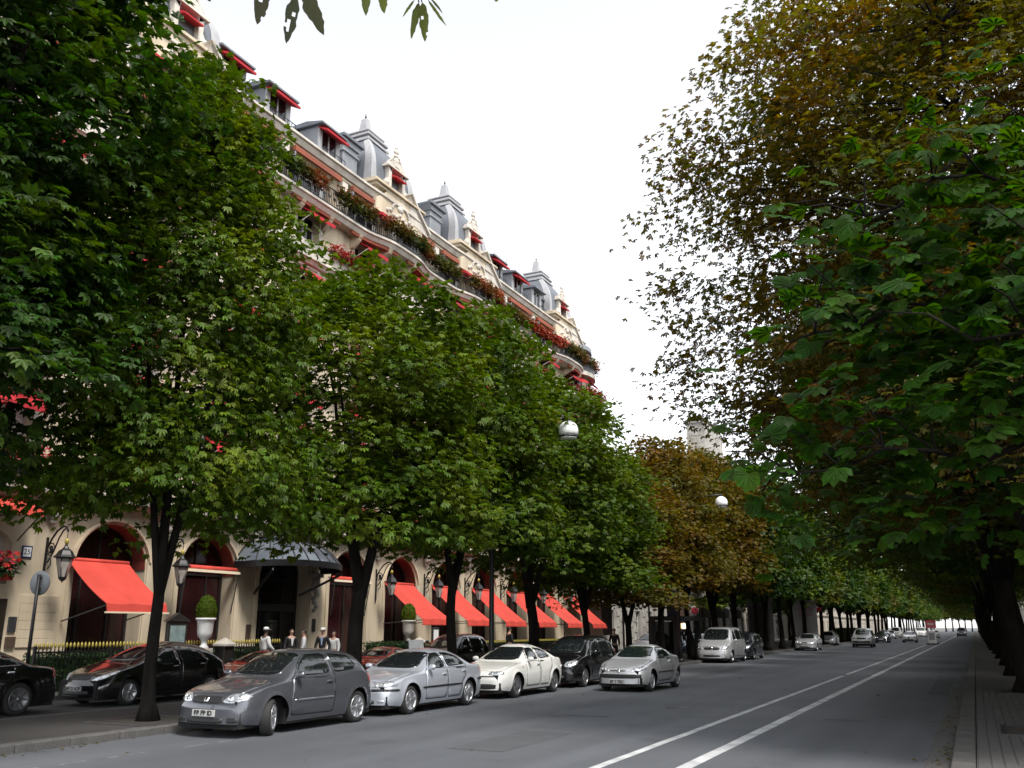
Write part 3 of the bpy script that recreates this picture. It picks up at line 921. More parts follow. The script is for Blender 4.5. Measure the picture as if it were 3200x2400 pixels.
def build_car(name, sp, label, paintm, group=None):
    B = Body(sp)
    L = sp['L']
    t = thing(name, label, sp.get('cat', 'car'), group=group)
    body = link('body', B.me, paintm, t)
    # underbody and wheel wells
    b = MB(); W = B.W(L / 2)
    b.box(-W + .24, W - .24, .12, L - .12, .15, .62)
    for y0, y1 in ((.14, B.wy[0] - B.ra), (B.wy[0] + B.ra, B.wy[1] - B.ra), (B.wy[1] + B.ra, L - .14)):
        ww = min(B.W(max(y0, .2)), B.W(min(y1, L - .2)), W) - .09
        b.box(-ww, ww, y0, y1, .16, .42)
    b.build('underbody', M['under'], t)
    # wheels
    for k, y in enumerate(B.wy):
        for sx in (1, -1):
            w = bpy.data.objects.new('wheel', None); col.objects.link(w); w.parent = t
            w.location = (sx * (W - .035 + (-.01 if k else 0)), y, B.wr)
            rz = 0 if sx > 0 else PI
            if k == 0: rz += sp.get('steer', 0)
            w.rotation_euler = (rnd.uniform(0, 1.2), 0, rz)
            w.rotation_mode = 'XYZ'
            link('tyre', tyre_mesh(B.wr, sp.get('tw', .2)), M['tyre'], w)
            link('rim', rim_mesh(sp.get('rim', 'five'), B.wr), [M[sp.get('rimm', 'alloy')], M['black']], w)
    G = M[sp.get('glass', 'carglass')]
    def dec(nm, poly, view, m, off=.006, mirror=False, parent=t, q=.2, rr=2, step=.07, label=None):
        return B.decal(poly, view, off, rr, q, step, mirror).build(nm, m, parent, label=label)
    dec('windscreen', sp['screen'], 'front', G, .007, q=.12)
    if 'rscreen' in sp: dec('rear_window', sp['rscreen'], 'rear', G, .007, q=.12)
    # doors: a dark gap, the door skin a little proud of it, its window and handle
    for dp in sp['doors']:
        poly = dp['poly']
        for sgn in (1, -1):
            gap = MB(); skin = MB()
            tmp = B.decal(poly, 'side', .0022, 1, .06, .08)
            cx = sum(p[0] for p in poly) / len(poly); cz = sum(p[1] for p in poly) / len(poly)
            ins = [(cx + (p[0] - cx) * (1 - .016 / max(.2, abs(p[0] - cx))), cz + (p[1] - cz) * (1 - .016 / max(.2, abs(p[1] - cz)))) for p in poly]
            tm2 = B.decal(ins, 'side', .0045, 1, .06, .08)
            if sgn < 0:
                tmp.v = [(-x, y, z) for x, y, z in tmp.v]; tm2.v = [(-x, y, z) for x, y, z in tm2.v]
            d = tm2.build('door', paintm, t)
            tmp.build('door_seal', M['seal'], d)
            if 'handle' in dp:
                hy, hz = dp['handle']
                h, n = B.ray((hy, hz), 'side')
                hb = MB()
                hb.cbox(h.x - .01, h.x + .038, hy - .085, hy + .085, hz - .016, hz + .016, .012)
                if sgn < 0: hb.v = [(-x, y, z) for x, y, z in hb.v]
                hb.build('door_handle', sp.get('handlem', paintm) if not isinstance(sp.get('handlem'), str) else M[sp['handlem']], d)
    # bonnet panel with its shut line
    yc_ = .3
    while B.T(yc_) < sp['wz'] - .075: yc_ += .02
    wb = B.W(.6) - .14
    for k_ in (0, 1):
        e_ = .012 * k_
        pl_ = [(-wb + .10 + e_, .20 + e_), (0, .14 + e_), (wb - .10 - e_, .20 + e_), (wb - e_, .62), (wb + .0 - e_, yc_ - e_), (-wb - .0 + e_, yc_ - e_), (-wb + e_, .62)]
        q_ = B.decal(pl_, 'top', .002 + .0022 * k_, 1, .1, .09)
        if k_ == 0: seal_ = q_
        else:
            bo_ = q_.build('bonnet', paintm, t); seal_.build('bonnet_seal', M['seal'], bo_)
    for wp in sp['windows']:
        for sgn in (1, -1):
            q = B.decal(wp, 'side', .0095, 2, .1, .06)
            if sgn < 0: q.v = [(-x, y, z) for x, y, z in q.v]
            q.build('side_window', G, t)
    for nm, poly, view, m, off, mirror in sp.get('extra', ()):
        if mirror:
            for sgn in (1, -1):
                q = B.decal(poly, view, off, 1, .14, .05)
                if sgn < 0: q.v = [(-x, y, z) for x, y, z in q.v]
                q.build(nm, M[m] if m in M else P[m], t)
        else:
            B.decal(poly, view, off, 1, .14, .06).build(nm, M[m] if m in M else P[m], t)
    # headlights with two reflectors each
    for sgn in (1, -1):
        q = B.decal(sp['lamp'], 'front', .008, 2, .15, .04)
        if sgn < 0: q.v = [(-x, y, z) for x, y, z in q.v]
        hl = q.build('headlight', M['lens'], t)
        for (x, z, r) in sp.get('bulbs', ()):
            rb = MB()
            h, n = B.ray((x, z), 'front')
            nn = Vector((n.x, n.y, n.z))
            c = h + nn * .006
            u = nn.cross(Vector((0, 0, 1))).normalized(); v = u.cross(nn)
            ring = [c + (u * math.cos(2 * PI * i / 14) + v * math.sin(2 * PI * i / 14)) * r for i in range(14)]
            rng2 = [p + nn * .008 for p in ring]
            rb.add([p for p in ring] + rng2 + [c + nn * .003], [(i, (i + 1) % 14, 14 + (i + 1) % 14, 14 + i) for i in range(14)] + [(14 + i, 14 + (i + 1) % 14, 28) for i in range(14)], 0, True)
            if sgn < 0: rb.v = [(-x, y, z) for x, y, z in rb.v]
            rb.build('reflector', M['bulb'], hl)
        q = B.decal(sp['tail'][0], sp['tail'][1], .008, 2, .15, .05)
        if sgn < 0: q.v = [(-x, y, z) for x, y, z in q.v]
        q.build('tail_light', M['tail'], t)
        # door mirror
        my, mz = sp['mirror']
        h, n = B.ray((my, mz), 'side')
        mb = MB()
        mb.sphere((h.x + .115, my - .01, mz + .045), .1, 14, 9, 0, (1.0, .62, .68))
        mb.bar((h.x - .02, my, mz - .01), (h.x + .07, my, mz + .02), .05, .04)
        if sgn < 0: mb.v = [(-x, y, z) for x, y, z in mb.v]
        mo = mb.build('door_mirror', M[sp['mirrorm']] if 'mirrorm' in sp else paintm, t)
    # plates
    for view, (px, pz, text) in sp.get('plates', {}).items():
        h, n = B.ray((px, pz), view)
        hw, hh = .26, .055
        yv = h.y - .012 if view == 'front' else h.y + .012
        b = MB(); b.cbox(px - hw, px + hw, min(h.y - .016, h.y + .016), max(h.y - .016, h.y + .016), pz - hh, pz + hh, .004)
        if view == 'front': b.v = [(x, y - .004, z) for x, y, z in b.v]
        pl = b.build('number_plate', M['plate'], t)
        if text:
            cu = bpy.data.curves.new('plate_text', 'FONT'); cu.body = text; cu.size = .115; cu.align_x = 'CENTER'; cu.align_y = 'CENTER'; cu.extrude = .002; cu.offset = .004
            cu.materials.append(M['platek'])
            text_mesh(cu, 'plate_text', pl, (px, h.y - .0225 if view == 'front' else h.y + .0225, pz), (PI / 2, 0, 0 if view == 'front' else PI))
    # wipers
    b = MB()
    for (x0, x1) in ((-.05, .5), (-.62, -.08)):
        za = sp['wz']
        pts = []
        for i in range(6):
            f = i / 5
            h, n = B.ray((x0 + (x1 - x0) * f, za + .045 * f), 'front'); pts.append(h + n * .018)
        b.tube(pts, .007, 5)
    b.build('wiper', M['black'], t)
    return t

def front_grille(x, z0, z1, m='black', nm='grille', off=.007):
    return (nm, [(-x, z0), (x, z0), (x * 1.03, z1), (-x * 1.03, z1)], 'front', m, off, False)

CAR = {}
# --- grey three door hatchback
CAR['hatch'] = dict(L=4.2, wheels=(.88, 3.46), wr=.315, rim='twin', tumble=.24, n=3.6, bow=.2, rbow=.1, steer=.5, noseback=.25, tailback=.25,
    top=[(0, .56), (.03, .68), (.1, .745), (.3, .80), (.7, .885), (1.0, .945), (1.16, .985), (1.3, 1.06), (1.75, 1.33), (2.0, 1.435), (2.3, 1.475), (2.8, 1.475), (3.3, 1.435), (3.62, 1.37), (3.76, 1.28), (3.95, 1.04), (4.07, .97), (4.14, .84), (4.2, .58)],
    belt=[(0, .52), (.1, .69), (.4, .785), (1.0, .88), (1.4, .93), (2.5, .97), (3.5, 1.02), (3.95, 1.0), (4.12, .86), (4.2, .56)],
    plan=[(0, .70), (.06, .765), (.2, .82), (.5, .862), (1.0, .878), (2.2, .885), (3.2, .878), (3.8, .835), (4.08, .79), (4.2, .72)],
    screen=[(-.60, 1.015), (.60, 1.015), (.485, 1.40), (-.485, 1.40)], wz=1.03,
    rscreen=[(-.58, 1.06), (.58, 1.06), (.47, 1.33), (-.47, 1.33)],
    doors=[dict(poly=[(1.36, .30), (2.62, .28), (2.66, .62), (2.68, 1.36), (2.0, 1.385), (1.72, 1.22), (1.40, .96), (1.32, .6)], handle=(2.47, .87))],
    windows=[[(1.50, .985), (2.56, 1.015), (2.54, 1.385), (2.05, 1.375), (1.78, 1.235)], [(2.68, 1.02), (3.35, 1.06), (3.46, 1.13), (3.30, 1.335), (2.66, 1.385)]],
    lamp=[(.36, .60), (.46, .735), (.70, .755), (.80, .70), (.77, .63), (.55, .585)], bulbs=((.50, .665, .05), (.66, .69, .052)),
    tail=([(3.93, .78), (4.12, .80), (4.10, .96), (3.96, 1.0), (3.88, .93)], 'side'),
    mirror=(1.52, .98), plates={'front': (0, .42, 'BB PP ID'), 'rear': (0, .62, '')},
    extra=(front_grille(.36, .585, .70), ('badge', [(-.05, .60), (.05, .60), (.05, .69), (-.05, .69)], 'front', 'chrome', .012, False),
           ('lower_grille', [(-.40, .25), (.40, .25), (.42, .345), (-.42, .345)], 'front', 'black', .007, False),
           ('lower_grille', [(.50, .26), (.70, .27), (.68, .35), (.50, .35)], 'front', 'black', .007, True),
           ('side_trim', [(1.42, .555), (2.60, .555), (2.60, .585), (1.42, .585)], 'side', 'chrome', .016, True),
           ('bumper_lip', [(-.62, .215), (.62, .215), (.62, .245), (-.62, .245)], 'front', 'black', .01, False)))
# --- silver saloon
CAR['saloon'] = dict(L=4.56, wheels=(.93, 3.63), wr=.31, rim='star', tumble=.25, n=3.3, bow=.22, rbow=.16, noseback=.35, tailback=.05,
    top=[(0, .54), (.03, .66), (.1, .725), (.3, .765), (.7, .83), (1.2, .90), (1.38, .935), (1.52, 1.0), (1.95, 1.235), (2.2, 1.335), (2.5, 1.385), (2.9, 1.39), (3.2, 1.355), (3.5, 1.245), (3.8, 1.07), (3.93, 1.02), (4.2, 1.0), (4.46, .975), (4.53, .87), (4.56, .6)],
    belt=[(0, .5), (.1, .665), (.4, .735), (1.2, .855), (1.6, .895), (2.6, .93), (3.6, .965), (4.0, .97), (4.44, .94), (4.53, .84), (4.56, .58)],
    plan=[(0, .68), (.06, .75), (.2, .81), (.5, .852), (1.0, .872), (2.3, .88), (3.5, .872), (4.1, .845), (4.45, .79), (4.56, .72)],
    screen=[(-.61, .965), (.61, .965), (.485, 1.315), (-.485, 1.315)], wz=.98,
    rscreen=[(-.57, 1.05), (.57, 1.05), (.46, 1.30), (-.46, 1.30)],
    doors=[dict(poly=[(1.55, .28), (2.50, .27), (2.54, .62), (2.56, 1.27), (2.2, 1.29), (1.95, 1.16), (1.60, .92), (1.53, .6)], handle=(2.38, .82)),
           dict(poly=[(2.58, .27), (3.20, .27), (3.24, .58), (3.42, .75), (3.50, 1.0), (3.3, 1.2), (2.95, 1.28), (2.60, 1.285), (2.56, .7)], handle=(3.36, .86))],
    windows=[[(1.70, .94), (2.50, .965), (2.49, 1.295), (2.24, 1.28), (2.0, 1.17)], [(2.62, .97), (3.44, 1.0), (3.36, 1.10), (3.14, 1.22), (2.9, 1.285), (2.61, 1.295)]],
    lamp=[(.30, .60), (.34, .70), (.66, .735), (.80, .69), (.80, .63), (.60, .595)], bulbs=((.44, .65, .042), (.60, .662, .046)),
    tail=([(4.34, .74), (4.52, .74), (4.49, .90), (4.30, .88)], 'side'),
    mirror=(1.74, .945), plates={'front': (0, .44, ''), 'rear': (0, .62, '')},
    extra=(front_grille(.24, .61, .685), ('bumper_strip', [(-.70, .525), (.70, .525), (.70, .57), (-.70, .57)], 'front', 'black', .012, False),
           ('bumper_strip', [(.06, .525), (.46, .525), (.46, .57), (.06, .57)], 'side', 'black', .012, True),
           ('bumper_strip', [(4.08, .60), (4.52, .60), (4.52, .66), (4.08, .66)], 'side', 'black', .012, True),
           ('side_trim', [(1.40, .535), (3.22, .535), (3.22, .575), (1.40, .575)], 'side', 'black', .016, True),
           ('lower_grille', [(-.45, .26), (.45, .26), (.45, .35), (-.45, .35)], 'front', 'black', .007, False),
           ('fog_lamp', [(.52, .29), (.66, .29), (.66, .35), (.52, .35)], 'front', 'lens', .008, True)))
# --- white sporty saloon
CAR['alfa'] = dict(L=4.43, wheels=(.92, 3.52), wr=.315, rim='five', tumble=.27, n=3.1, bow=.24, rbow=.18, noseback=.3, tailback=.05, rimm='alloyd',
    top=[(0, .55), (.03, .67), (.1, .735), (.3, .78), (.7, .85), (1.15, .915), (1.34, .95), (1.5, 1.03), (1.9, 1.24), (2.15, 1.345), (2.45, 1.41), (2.8, 1.41), (3.1, 1.365), (3.4, 1.25), (3.7, 1.09), (3.86, 1.04), (4.1, 1.03), (4.32, .99), (4.4, .86), (4.43, .6)],
    belt=[(0, .5), (.1, .675), (.4, .75), (1.2, .88), (1.6, .92), (2.5, .95), (3.5, .985), (3.95, .985), (4.30, .945), (4.4, .83), (4.43, .58)],
    plan=[(0, .66), (.06, .735), (.2, .80), (.5, .85), (.95, .878), (2.2, .875), (3.4, .878), (3.95, .835), (4.3, .77), (4.43, .7)],
    screen=[(-.60, .985), (.60, .985), (.47, 1.33), (-.47, 1.33)], wz=1.0, rscreen=[(-.56, 1.08), (.56, 1.08), (.44, 1.31), (-.44, 1.31)],
    doors=[dict(poly=[(1.52, .28), (2.42, .27), (2.46, .62), (2.48, 1.29), (2.15, 1.31), (1.9, 1.17), (1.57, .94), (1.5, .6)], handle=(2.30, .86)),
           dict(poly=[(2.50, .27), (3.06, .27), (3.10, .58), (3.28, .76), (3.36, 1.0), (3.2, 1.2), (2.9, 1.29), (2.52, 1.305), (2.48, .7)])],
    windows=[[(1.68, .965), (2.42, .99), (2.41, 1.315), (2.18, 1.30), (1.95, 1.18)], [(2.54, .995), (3.26, 1.03), (3.16, 1.15), (2.95, 1.27), (2.53, 1.315)]],
    lamp=[(.36, .63), (.38, .70), (.62, .725), (.74, .70), (.74, .65), (.60, .62)], bulbs=((.46, .668, .036), (.60, .675, .04)),
    tail=([(4.24, .78), (4.40, .78), (4.37, .88), (4.20, .88)], 'side'),
    mirror=(1.70, .965), plates={'front': (-.28, .47, ''), 'rear': (0, .62, '')}, handlem='chrome',
    extra=(('grille', [(-.13, .70), (.13, .70), (.05, .46), (-.05, .46)], 'front', 'black', .009, False),
           ('bumper_strip', [(-.62, .575), (.62, .575), (.64, .60), (-.64, .60)], 'front', 'black', .012, False),
           ('lower_grille', [(-.58, .26), (.58, .26), (.60, .40), (-.60, .40)], 'front', 'black', .007, False),
           ('side_indicator', [(1.24, .80), (1.32, .80), (1.32, .82), (1.24, .82)], 'side', 'amber', .012, True)))
# --- silver coupe cabriolet with two doors
CAR['coupe'] = dict(L=3.84, wheels=(.76, 3.2), wr=.305, rim='seven', tumble=.26, n=3.2, bow=.26, rbow=.2, noseback=.35, tailback=.1, glass='carglassg',
    top=[(0, .54), (.03, .64), (.1, .705), (.3, .755), (.7, .84), (1.0, .90), (1.16, .94), (1.3, 1.02), (1.7, 1.25), (1.95, 1.345), (2.15, 1.37), (2.4, 1.365), (2.62, 1.30), (2.9, 1.11), (3.02, 1.055), (3.3, 1.045), (3.62, 1.0), (3.78, .88), (3.84, .6)],
    belt=[(0, .5), (.1, .645), (.4, .74), (1.0, .87), (1.4, .915), (2.2, .945), (3.0, .985), (3.4, .98), (3.68, .90), (3.78, .80), (3.84, .57)],
    plan=[(0, .66), (.06, .73), (.2, .785), (.5, .825), (.9, .838), (2.0, .838), (3.0, .845), (3.5, .80), (3.75, .73), (3.84, .66)],
    screen=[(-.58, .975), (.58, .975), (.47, 1.295), (-.47, 1.295)], wz=.99, rscreen=[(-.52, 1.1), (.52, 1.1), (.42, 1.30), (-.42, 1.30)],
    doors=[dict(poly=[(1.34, .28), (2.52, .27), (2.60, .6), (2.62, .99), (2.42, 1.25), (1.95, 1.27), (1.72, 1.17), (1.40, .93), (1.30, .6)], handle=(2.42, .86))],
    windows=[[(1.48, .955), (2.56, .99), (2.62, 1.04), (2.44, 1.25), (2.2, 1.285), (1.98, 1.275), (1.75, 1.165)]],
    lamp=[(.34, .58), (.36, .65), (.56, .715), (.74, .73), (.76, .66), (.60, .585)], bulbs=((.48, .635, .042), (.63, .665, .044)),
    tail=([(3.62, .74), (3.78, .74), (3.76, .88), (3.58, .88)], 'side'), mirrorm='black',
    mirror=(1.50, .965), plates={'front': (-.05, .30, 'EB 7 TSC'), 'rear': (0, .6, '')}, handlem='chrome',
    extra=(front_grille(.30, .59, .625, 'chrome'), ('badge', [(-.04, .565), (.04, .565), (.03, .65), (-.03, .65)], 'front', 'chrome', .014, False),
           ('lower_grille', [(-.66, .40), (.66, .40), (.68, .515), (-.68, .515)], 'front', 'black', .008, False),
           ('side_trim', [(1.24, .53), (2.66, .53), (2.66, .565), (1.24, .565)], 'side', 'black', .016, True)))
# --- people carrier van
CAR['van'] = dict(cat='van', L=4.76, wheels=(.92, 4.1), wr=.33, rim='five', tumble=.16, n=5.0, bow=.2, rbow=.06, noseback=.3, tailback=.06, sill=.23, tw=.22,
    top=[(0, .66), (.03, .82), (.1, .90), (.3, .965), (.7, 1.08), (.95, 1.17), (1.05, 1.24), (1.5, 1.62), (1.75, 1.80), (2.0, 1.88), (2.6, 1.91), (3.6, 1.91), (4.3, 1.88), (4.55, 1.82), (4.68, 1.6), (4.74, 1.1), (4.76, .7)],
    belt=[(0, .6), (.1, .82), (.4, .92), (1.0, 1.08), (1.5, 1.13), (2.6, 1.16), (4.2, 1.18), (4.6, 1.17), (4.72, 1.0), (4.76, .66)],
    plan=[(0, .72), (.06, .80), (.2, .86), (.5, .915), (1.0, .945), (2.4, .95), (4.0, .945), (4.5, .92), (4.76, .86)],
    screen=[(-.72, 1.21), (.72, 1.21), (.62, 1.78), (-.62, 1.78)], wz=1.23, rscreen=[(-.7, 1.22), (.7, 1.22), (.62, 1.72), (-.62, 1.72)],
    doors=[dict(poly=[(1.42, .33), (2.22, .33), (2.22, 1.76), (1.86, 1.76), (1.62, 1.55), (1.40, 1.16), (1.38, .7)], handle=(2.08, 1.0)),
           dict(poly=[(2.28, .33), (3.55, .33), (3.60, .8), (3.60, 1.76), (2.28, 1.77)], handle=(2.42, 1.0))],
    windows=[[(1.56, 1.19), (2.16, 1.21), (2.16, 1.70), (1.90, 1.70), (1.70, 1.50)], [(2.34, 1.21), (3.50, 1.23), (3.50, 1.74), (2.34, 1.74)], [(3.66, 1.23), (4.42, 1.25), (4.44, 1.50), (4.3, 1.72), (3.66, 1.74)]],
    lamp=[(.50, .70), (.56, .86), (.80, .95), (.86, .90), (.84, .76), (.66, .69)], bulbs=((.64, .78, .05), (.76, .83, .05)),
    tail=([(4.6, .9), (4.74, .9), (4.70, 1.3), (4.58, 1.3)], 'side'), mirror=(1.55, 1.14),
    plates={'front': (-.1, .50, ''), 'rear': (0, .7, '')},
    extra=(front_grille(.42, .69, .83), ('badge', [(-.08, .70), (.08, .70), (.08, .82), (-.08, .82)], 'front', 'chrome', .014, False),
           ('lower_grille', [(-.45, .33), (.45, .33), (.47, .42), (-.47, .42)], 'front', 'black', .008, False)))
# --- compact people carrier
CAR['mpv'] = dict(L=4.25, wheels=(.86, 3.56), wr=.315, rim='five', tumble=.2, n=4.2, bow=.22, rbow=.08, noseback=.3, tailback=.1,
    top=[(0, .6), (.03, .74), (.1, .81), (.3, .87), (.7, .97), (.95, 1.03), (1.1, 1.1), (1.6, 1.4), (1.95, 1.56), (2.3, 1.62), (3.0, 1.63), (3.6, 1.58), (3.9, 1.5), (4.08, 1.2), (4.18, .95), (4.25, .62)],
    belt=[(0, .55), (.1, .75), (.4, .85), (1.0, .97), (1.5, 1.02), (2.6, 1.05), (3.6, 1.09), (4.0, 1.07), (4.18, .9), (4.25, .6)],
    plan=[(0, .70), (.06, .77), (.2, .83), (.5, .872), (1.0, .89), (2.4, .895), (3.4, .888), (3.95, .85), (4.25, .75)],
    screen=[(-.63, 1.07), (.63, 1.07), (.52, 1.53), (-.52, 1.53)], wz=1.09, rscreen=[(-.6, 1.12), (.6, 1.12), (.5, 1.46), (-.5, 1.46)],
    doors=[dict(poly=[(1.38, .32), (2.34, .32), (2.38, 1.50), (2.0, 1.50), (1.7, 1.34), (1.38, 1.04), (1.34, .7)], handle=(2.20, .94)),
           dict(poly=[(2.42, .32), (3.12, .32), (3.3, .75), (3.44, 1.1), (3.40, 1.46), (2.44, 1.51)], handle=(3.2, .97))],
    windows=[[(1.52, 1.06), (2.30, 1.08), (2.31, 1.48), (2.02, 1.46), (1.78, 1.33)], [(2.46, 1.09), (3.34, 1.12), (3.34, 1.44), (2.46, 1.50)], [(3.46, 1.13), (3.86, 1.15), (3.80, 1.38), (3.46, 1.44)]],
    lamp=[(.40, .65), (.46, .80), (.70, .86), (.80, .82), (.78, .70), (.60, .64)], bulbs=((.54, .72, .045), (.66, .76, .045)),
    tail=([(4.0, .9), (4.18, .88), (4.12, 1.2), (3.98, 1.3)], 'side'), mirror=(1.54, 1.05),
    plates={'front': (0, .46, ''), 'rear': (0, .66, '')},
    extra=(front_grille(.36, .63, .75), ('lower_grille', [(-.42, .28), (.42, .28), (.44, .38), (-.44, .38)], 'front', 'black', .008, False)))
# --- sloping nosed hatch with swept lamps
CAR['sweep'] = dict(CAR['mpv'], L=4.6, wheels=(.95, 3.72), tumble=.26, n=3.2, bow=.32, rbow=.2, noseback=.5, rim='seven',
    top=[(0, .56), (.03, .68), (.1, .74), (.4, .83), (.9, .96), (1.3, 1.1), (1.8, 1.32), (2.3, 1.47), (2.7, 1.52), (3.1, 1.50), (3.6, 1.40), (4.0, 1.22), (4.3, 1.03), (4.52, .9), (4.6, .62)],
    belt=[(0, .52), (.1, .69), (.4, .77), (1.0, .89), (1.5, .95), (2.6, 1.0), (3.6, 1.04), (4.2, 1.0), (4.5, .86), (4.6, .6)],
    plan=[(0, .66), (.06, .74), (.2, .81), (.5, .87), (1.0, .895), (2.4, .9), (3.5, .888), (4.2, .82), (4.6, .70)],
    screen=[(-.62, 1.07), (.62, 1.07), (.5, 1.43), (-.5, 1.43)], wz=1.09, rscreen=[(-.58, 1.08), (.58, 1.08), (.46, 1.36), (-.46, 1.36)],
    doors=[dict(poly=[(1.55, .30), (2.54, .30), (2.58, 1.38), (2.2, 1.38), (1.85, 1.22), (1.52, .98), (1.5, .6)], handle=(2.40, .90)),
           dict(poly=[(2.62, .30), (3.28, .30), (3.46, .75), (3.6, 1.05), (3.42, 1.28), (2.64, 1.39)], handle=(3.36, .93))],
    windows=[[(1.72, 1.0), (2.50, 1.02), (2.51, 1.37), (2.22, 1.35), (1.95, 1.22)], [(2.66, 1.03), (3.52, 1.06), (3.38, 1.24), (3.0, 1.35), (2.66, 1.38)]],
    lamp=[(.42, .62), (.50, .70), (.66, .80), (.77, .86), (.82, .80), (.72, .68), (.56, .61)], bulbs=((.58, .69, .04), (.70, .75, .045)),
    tail=([(4.3, .8), (4.5, .8), (4.46, .98), (4.26, 1.0)], 'side'), mirror=(1.72, 1.0),
    plates={'front': (0, .43, 'AB D AZB'), 'rear': (0, .66, '')})
# --- long black saloon
CAR['limo'] = dict(CAR['saloon'], L=5.1, wheels=(.92, 3.98), wr=.35, rim='seven', rimm='alloyd', tw=.24,
    top=[(0, .58), (.03, .72), (.1, .79), (.3, .83), (.8, .91), (1.4, 1.0), (1.56, 1.03), (1.7, 1.10), (2.15, 1.32), (2.4, 1.41), (2.8, 1.46), (3.2, 1.465), (3.6, 1.41), (4.0, 1.26), (4.3, 1.09), (4.45, 1.05), (4.7, 1.03), (4.98, 1.0), (5.06, .9), (5.1, .62)],
    belt=[(0, .54), (.1, .73), (.4, .80), (1.4, .94), (1.8, .97), (3.0, 1.0), (4.1, 1.02), (4.5, 1.01), (4.96, .96), (5.06, .86), (5.1, .6)],
    plan=[(0, .74), (.06, .81), (.2, .87), (.5, .915), (1.0, .93), (2.6, .935), (4.0, .925), (4.6, .88), (4.98, .81), (5.1, .74)],
    screen=[(-.66, 1.06), (.66, 1.06), (.53, 1.40), (-.53, 1.40)], wz=1.08, rscreen=[(-.62, 1.1), (.62, 1.1), (.5, 1.38), (-.5, 1.38)],
    doors=[dict(poly=[(1.72, .30), (2.72, .30), (2.78, 1.34), (2.4, 1.36), (2.12, 1.24), (1.78, 1.0), (1.70, .6)], handle=(2.58, .9)),
           dict(poly=[(2.80, .30), (3.50, .30), (3.56, .62), (3.78, .84), (3.86, 1.08), (3.7, 1.26), (3.3, 1.35), (2.82, 1.36)], handle=(3.70, .93))],
    windows=[[(1.88, 1.02), (2.72, 1.04), (2.72, 1.365), (2.44, 1.35), (2.18, 1.24)], [(2.84, 1.045), (3.80, 1.07), (3.95, 1.09), (3.72, 1.24), (3.3, 1.345), (2.84, 1.37)]],
    lamp=[(.40, .66), (.44, .77), (.70, .80), (.82, .76), (.80, .69), (.60, .65)], bulbs=((.54, .71, .045), (.68, .73, .045)),
    tail=([(4.84, .78), (5.04, .78), (5.0, .96), (4.80, 1.0), (4.86, .9)], 'side'), mirror=(1.92, 1.02), handlem='chrome',
    plates={'front': (0, .44, ''), 'rear': (0, .62, '')},
    extra=(front_grille(.28, .58, .77, 'chrome'), ('side_trim', [(1.5, .33), (3.5, .33), (3.5, .35), (1.5, .35)], 'side', 'chrome', .014, True),
           ('window_trim', [(1.86, 1.0), (3.98, 1.065), (3.97, 1.078), (1.86, 1.013)], 'side', 'chrome', .014, True)))
# --- low red sports car
CAR['sport'] = dict(CAR['coupe'], L=4.4, wheels=(.95, 3.45), wr=.33, tw=.24, rim='five', glass='carglass',
    top=[(0, .42), (.03, .52), (.1, .58), (.4, .66), (1.0, .76), (1.3, .82), (1.45, .88), (1.9, 1.08), (2.15, 1.17), (2.4, 1.19), (2.7, 1.15), (3.2, 1.0), (3.7, .93), (4.2, .88), (4.34, .78), (4.4, .55)],
    belt=[(0, .4), (.1, .53), (.4, .62), (1.0, .76), (1.5, .80), (2.4, .82), (3.3, .90), (4.0, .88), (4.3, .76), (4.4, .52)],
    plan=[(0, .7), (.06, .79), (.2, .86), (.5, .92), (1.0, .945), (2.0, .93), (3.3, .96), (4.0, .93), (4.3, .86), (4.4, .78)],
    screen=[(-.62, .86), (.62, .86), (.5, 1.12), (-.5, 1.12)], wz=.87, rscreen=[(-.5, .98), (.5, .98), (.42, 1.12), (-.42, 1.12)],
    doors=[dict(poly=[(1.5, .25), (2.7, .25), (2.8, .5), (2.75, .85), (2.5, 1.05), (2.1, 1.08), (1.55, .82)])],
    windows=[[(1.66, .84), (2.7, .87), (2.66, .98), (2.45, 1.09), (2.15, 1.09), (1.95, 1.0)]],
    lamp=[(.46, .52), (.5, .60), (.70, .66), (.82, .66), (.80, .58), (.62, .51)], bulbs=((.6, .57, .04),), mirrorm='black',
    tail=([(4.2, .68), (4.36, .68), (4.34, .80), (4.18, .82)], 'side'), mirror=(1.7, .84), plates={'front': (0, .34, '')},
    extra=(('lower_grille', [(-.6, .24), (.6, .24), (.55, .36), (-.55, .36)], 'front', 'black', .008, False),))
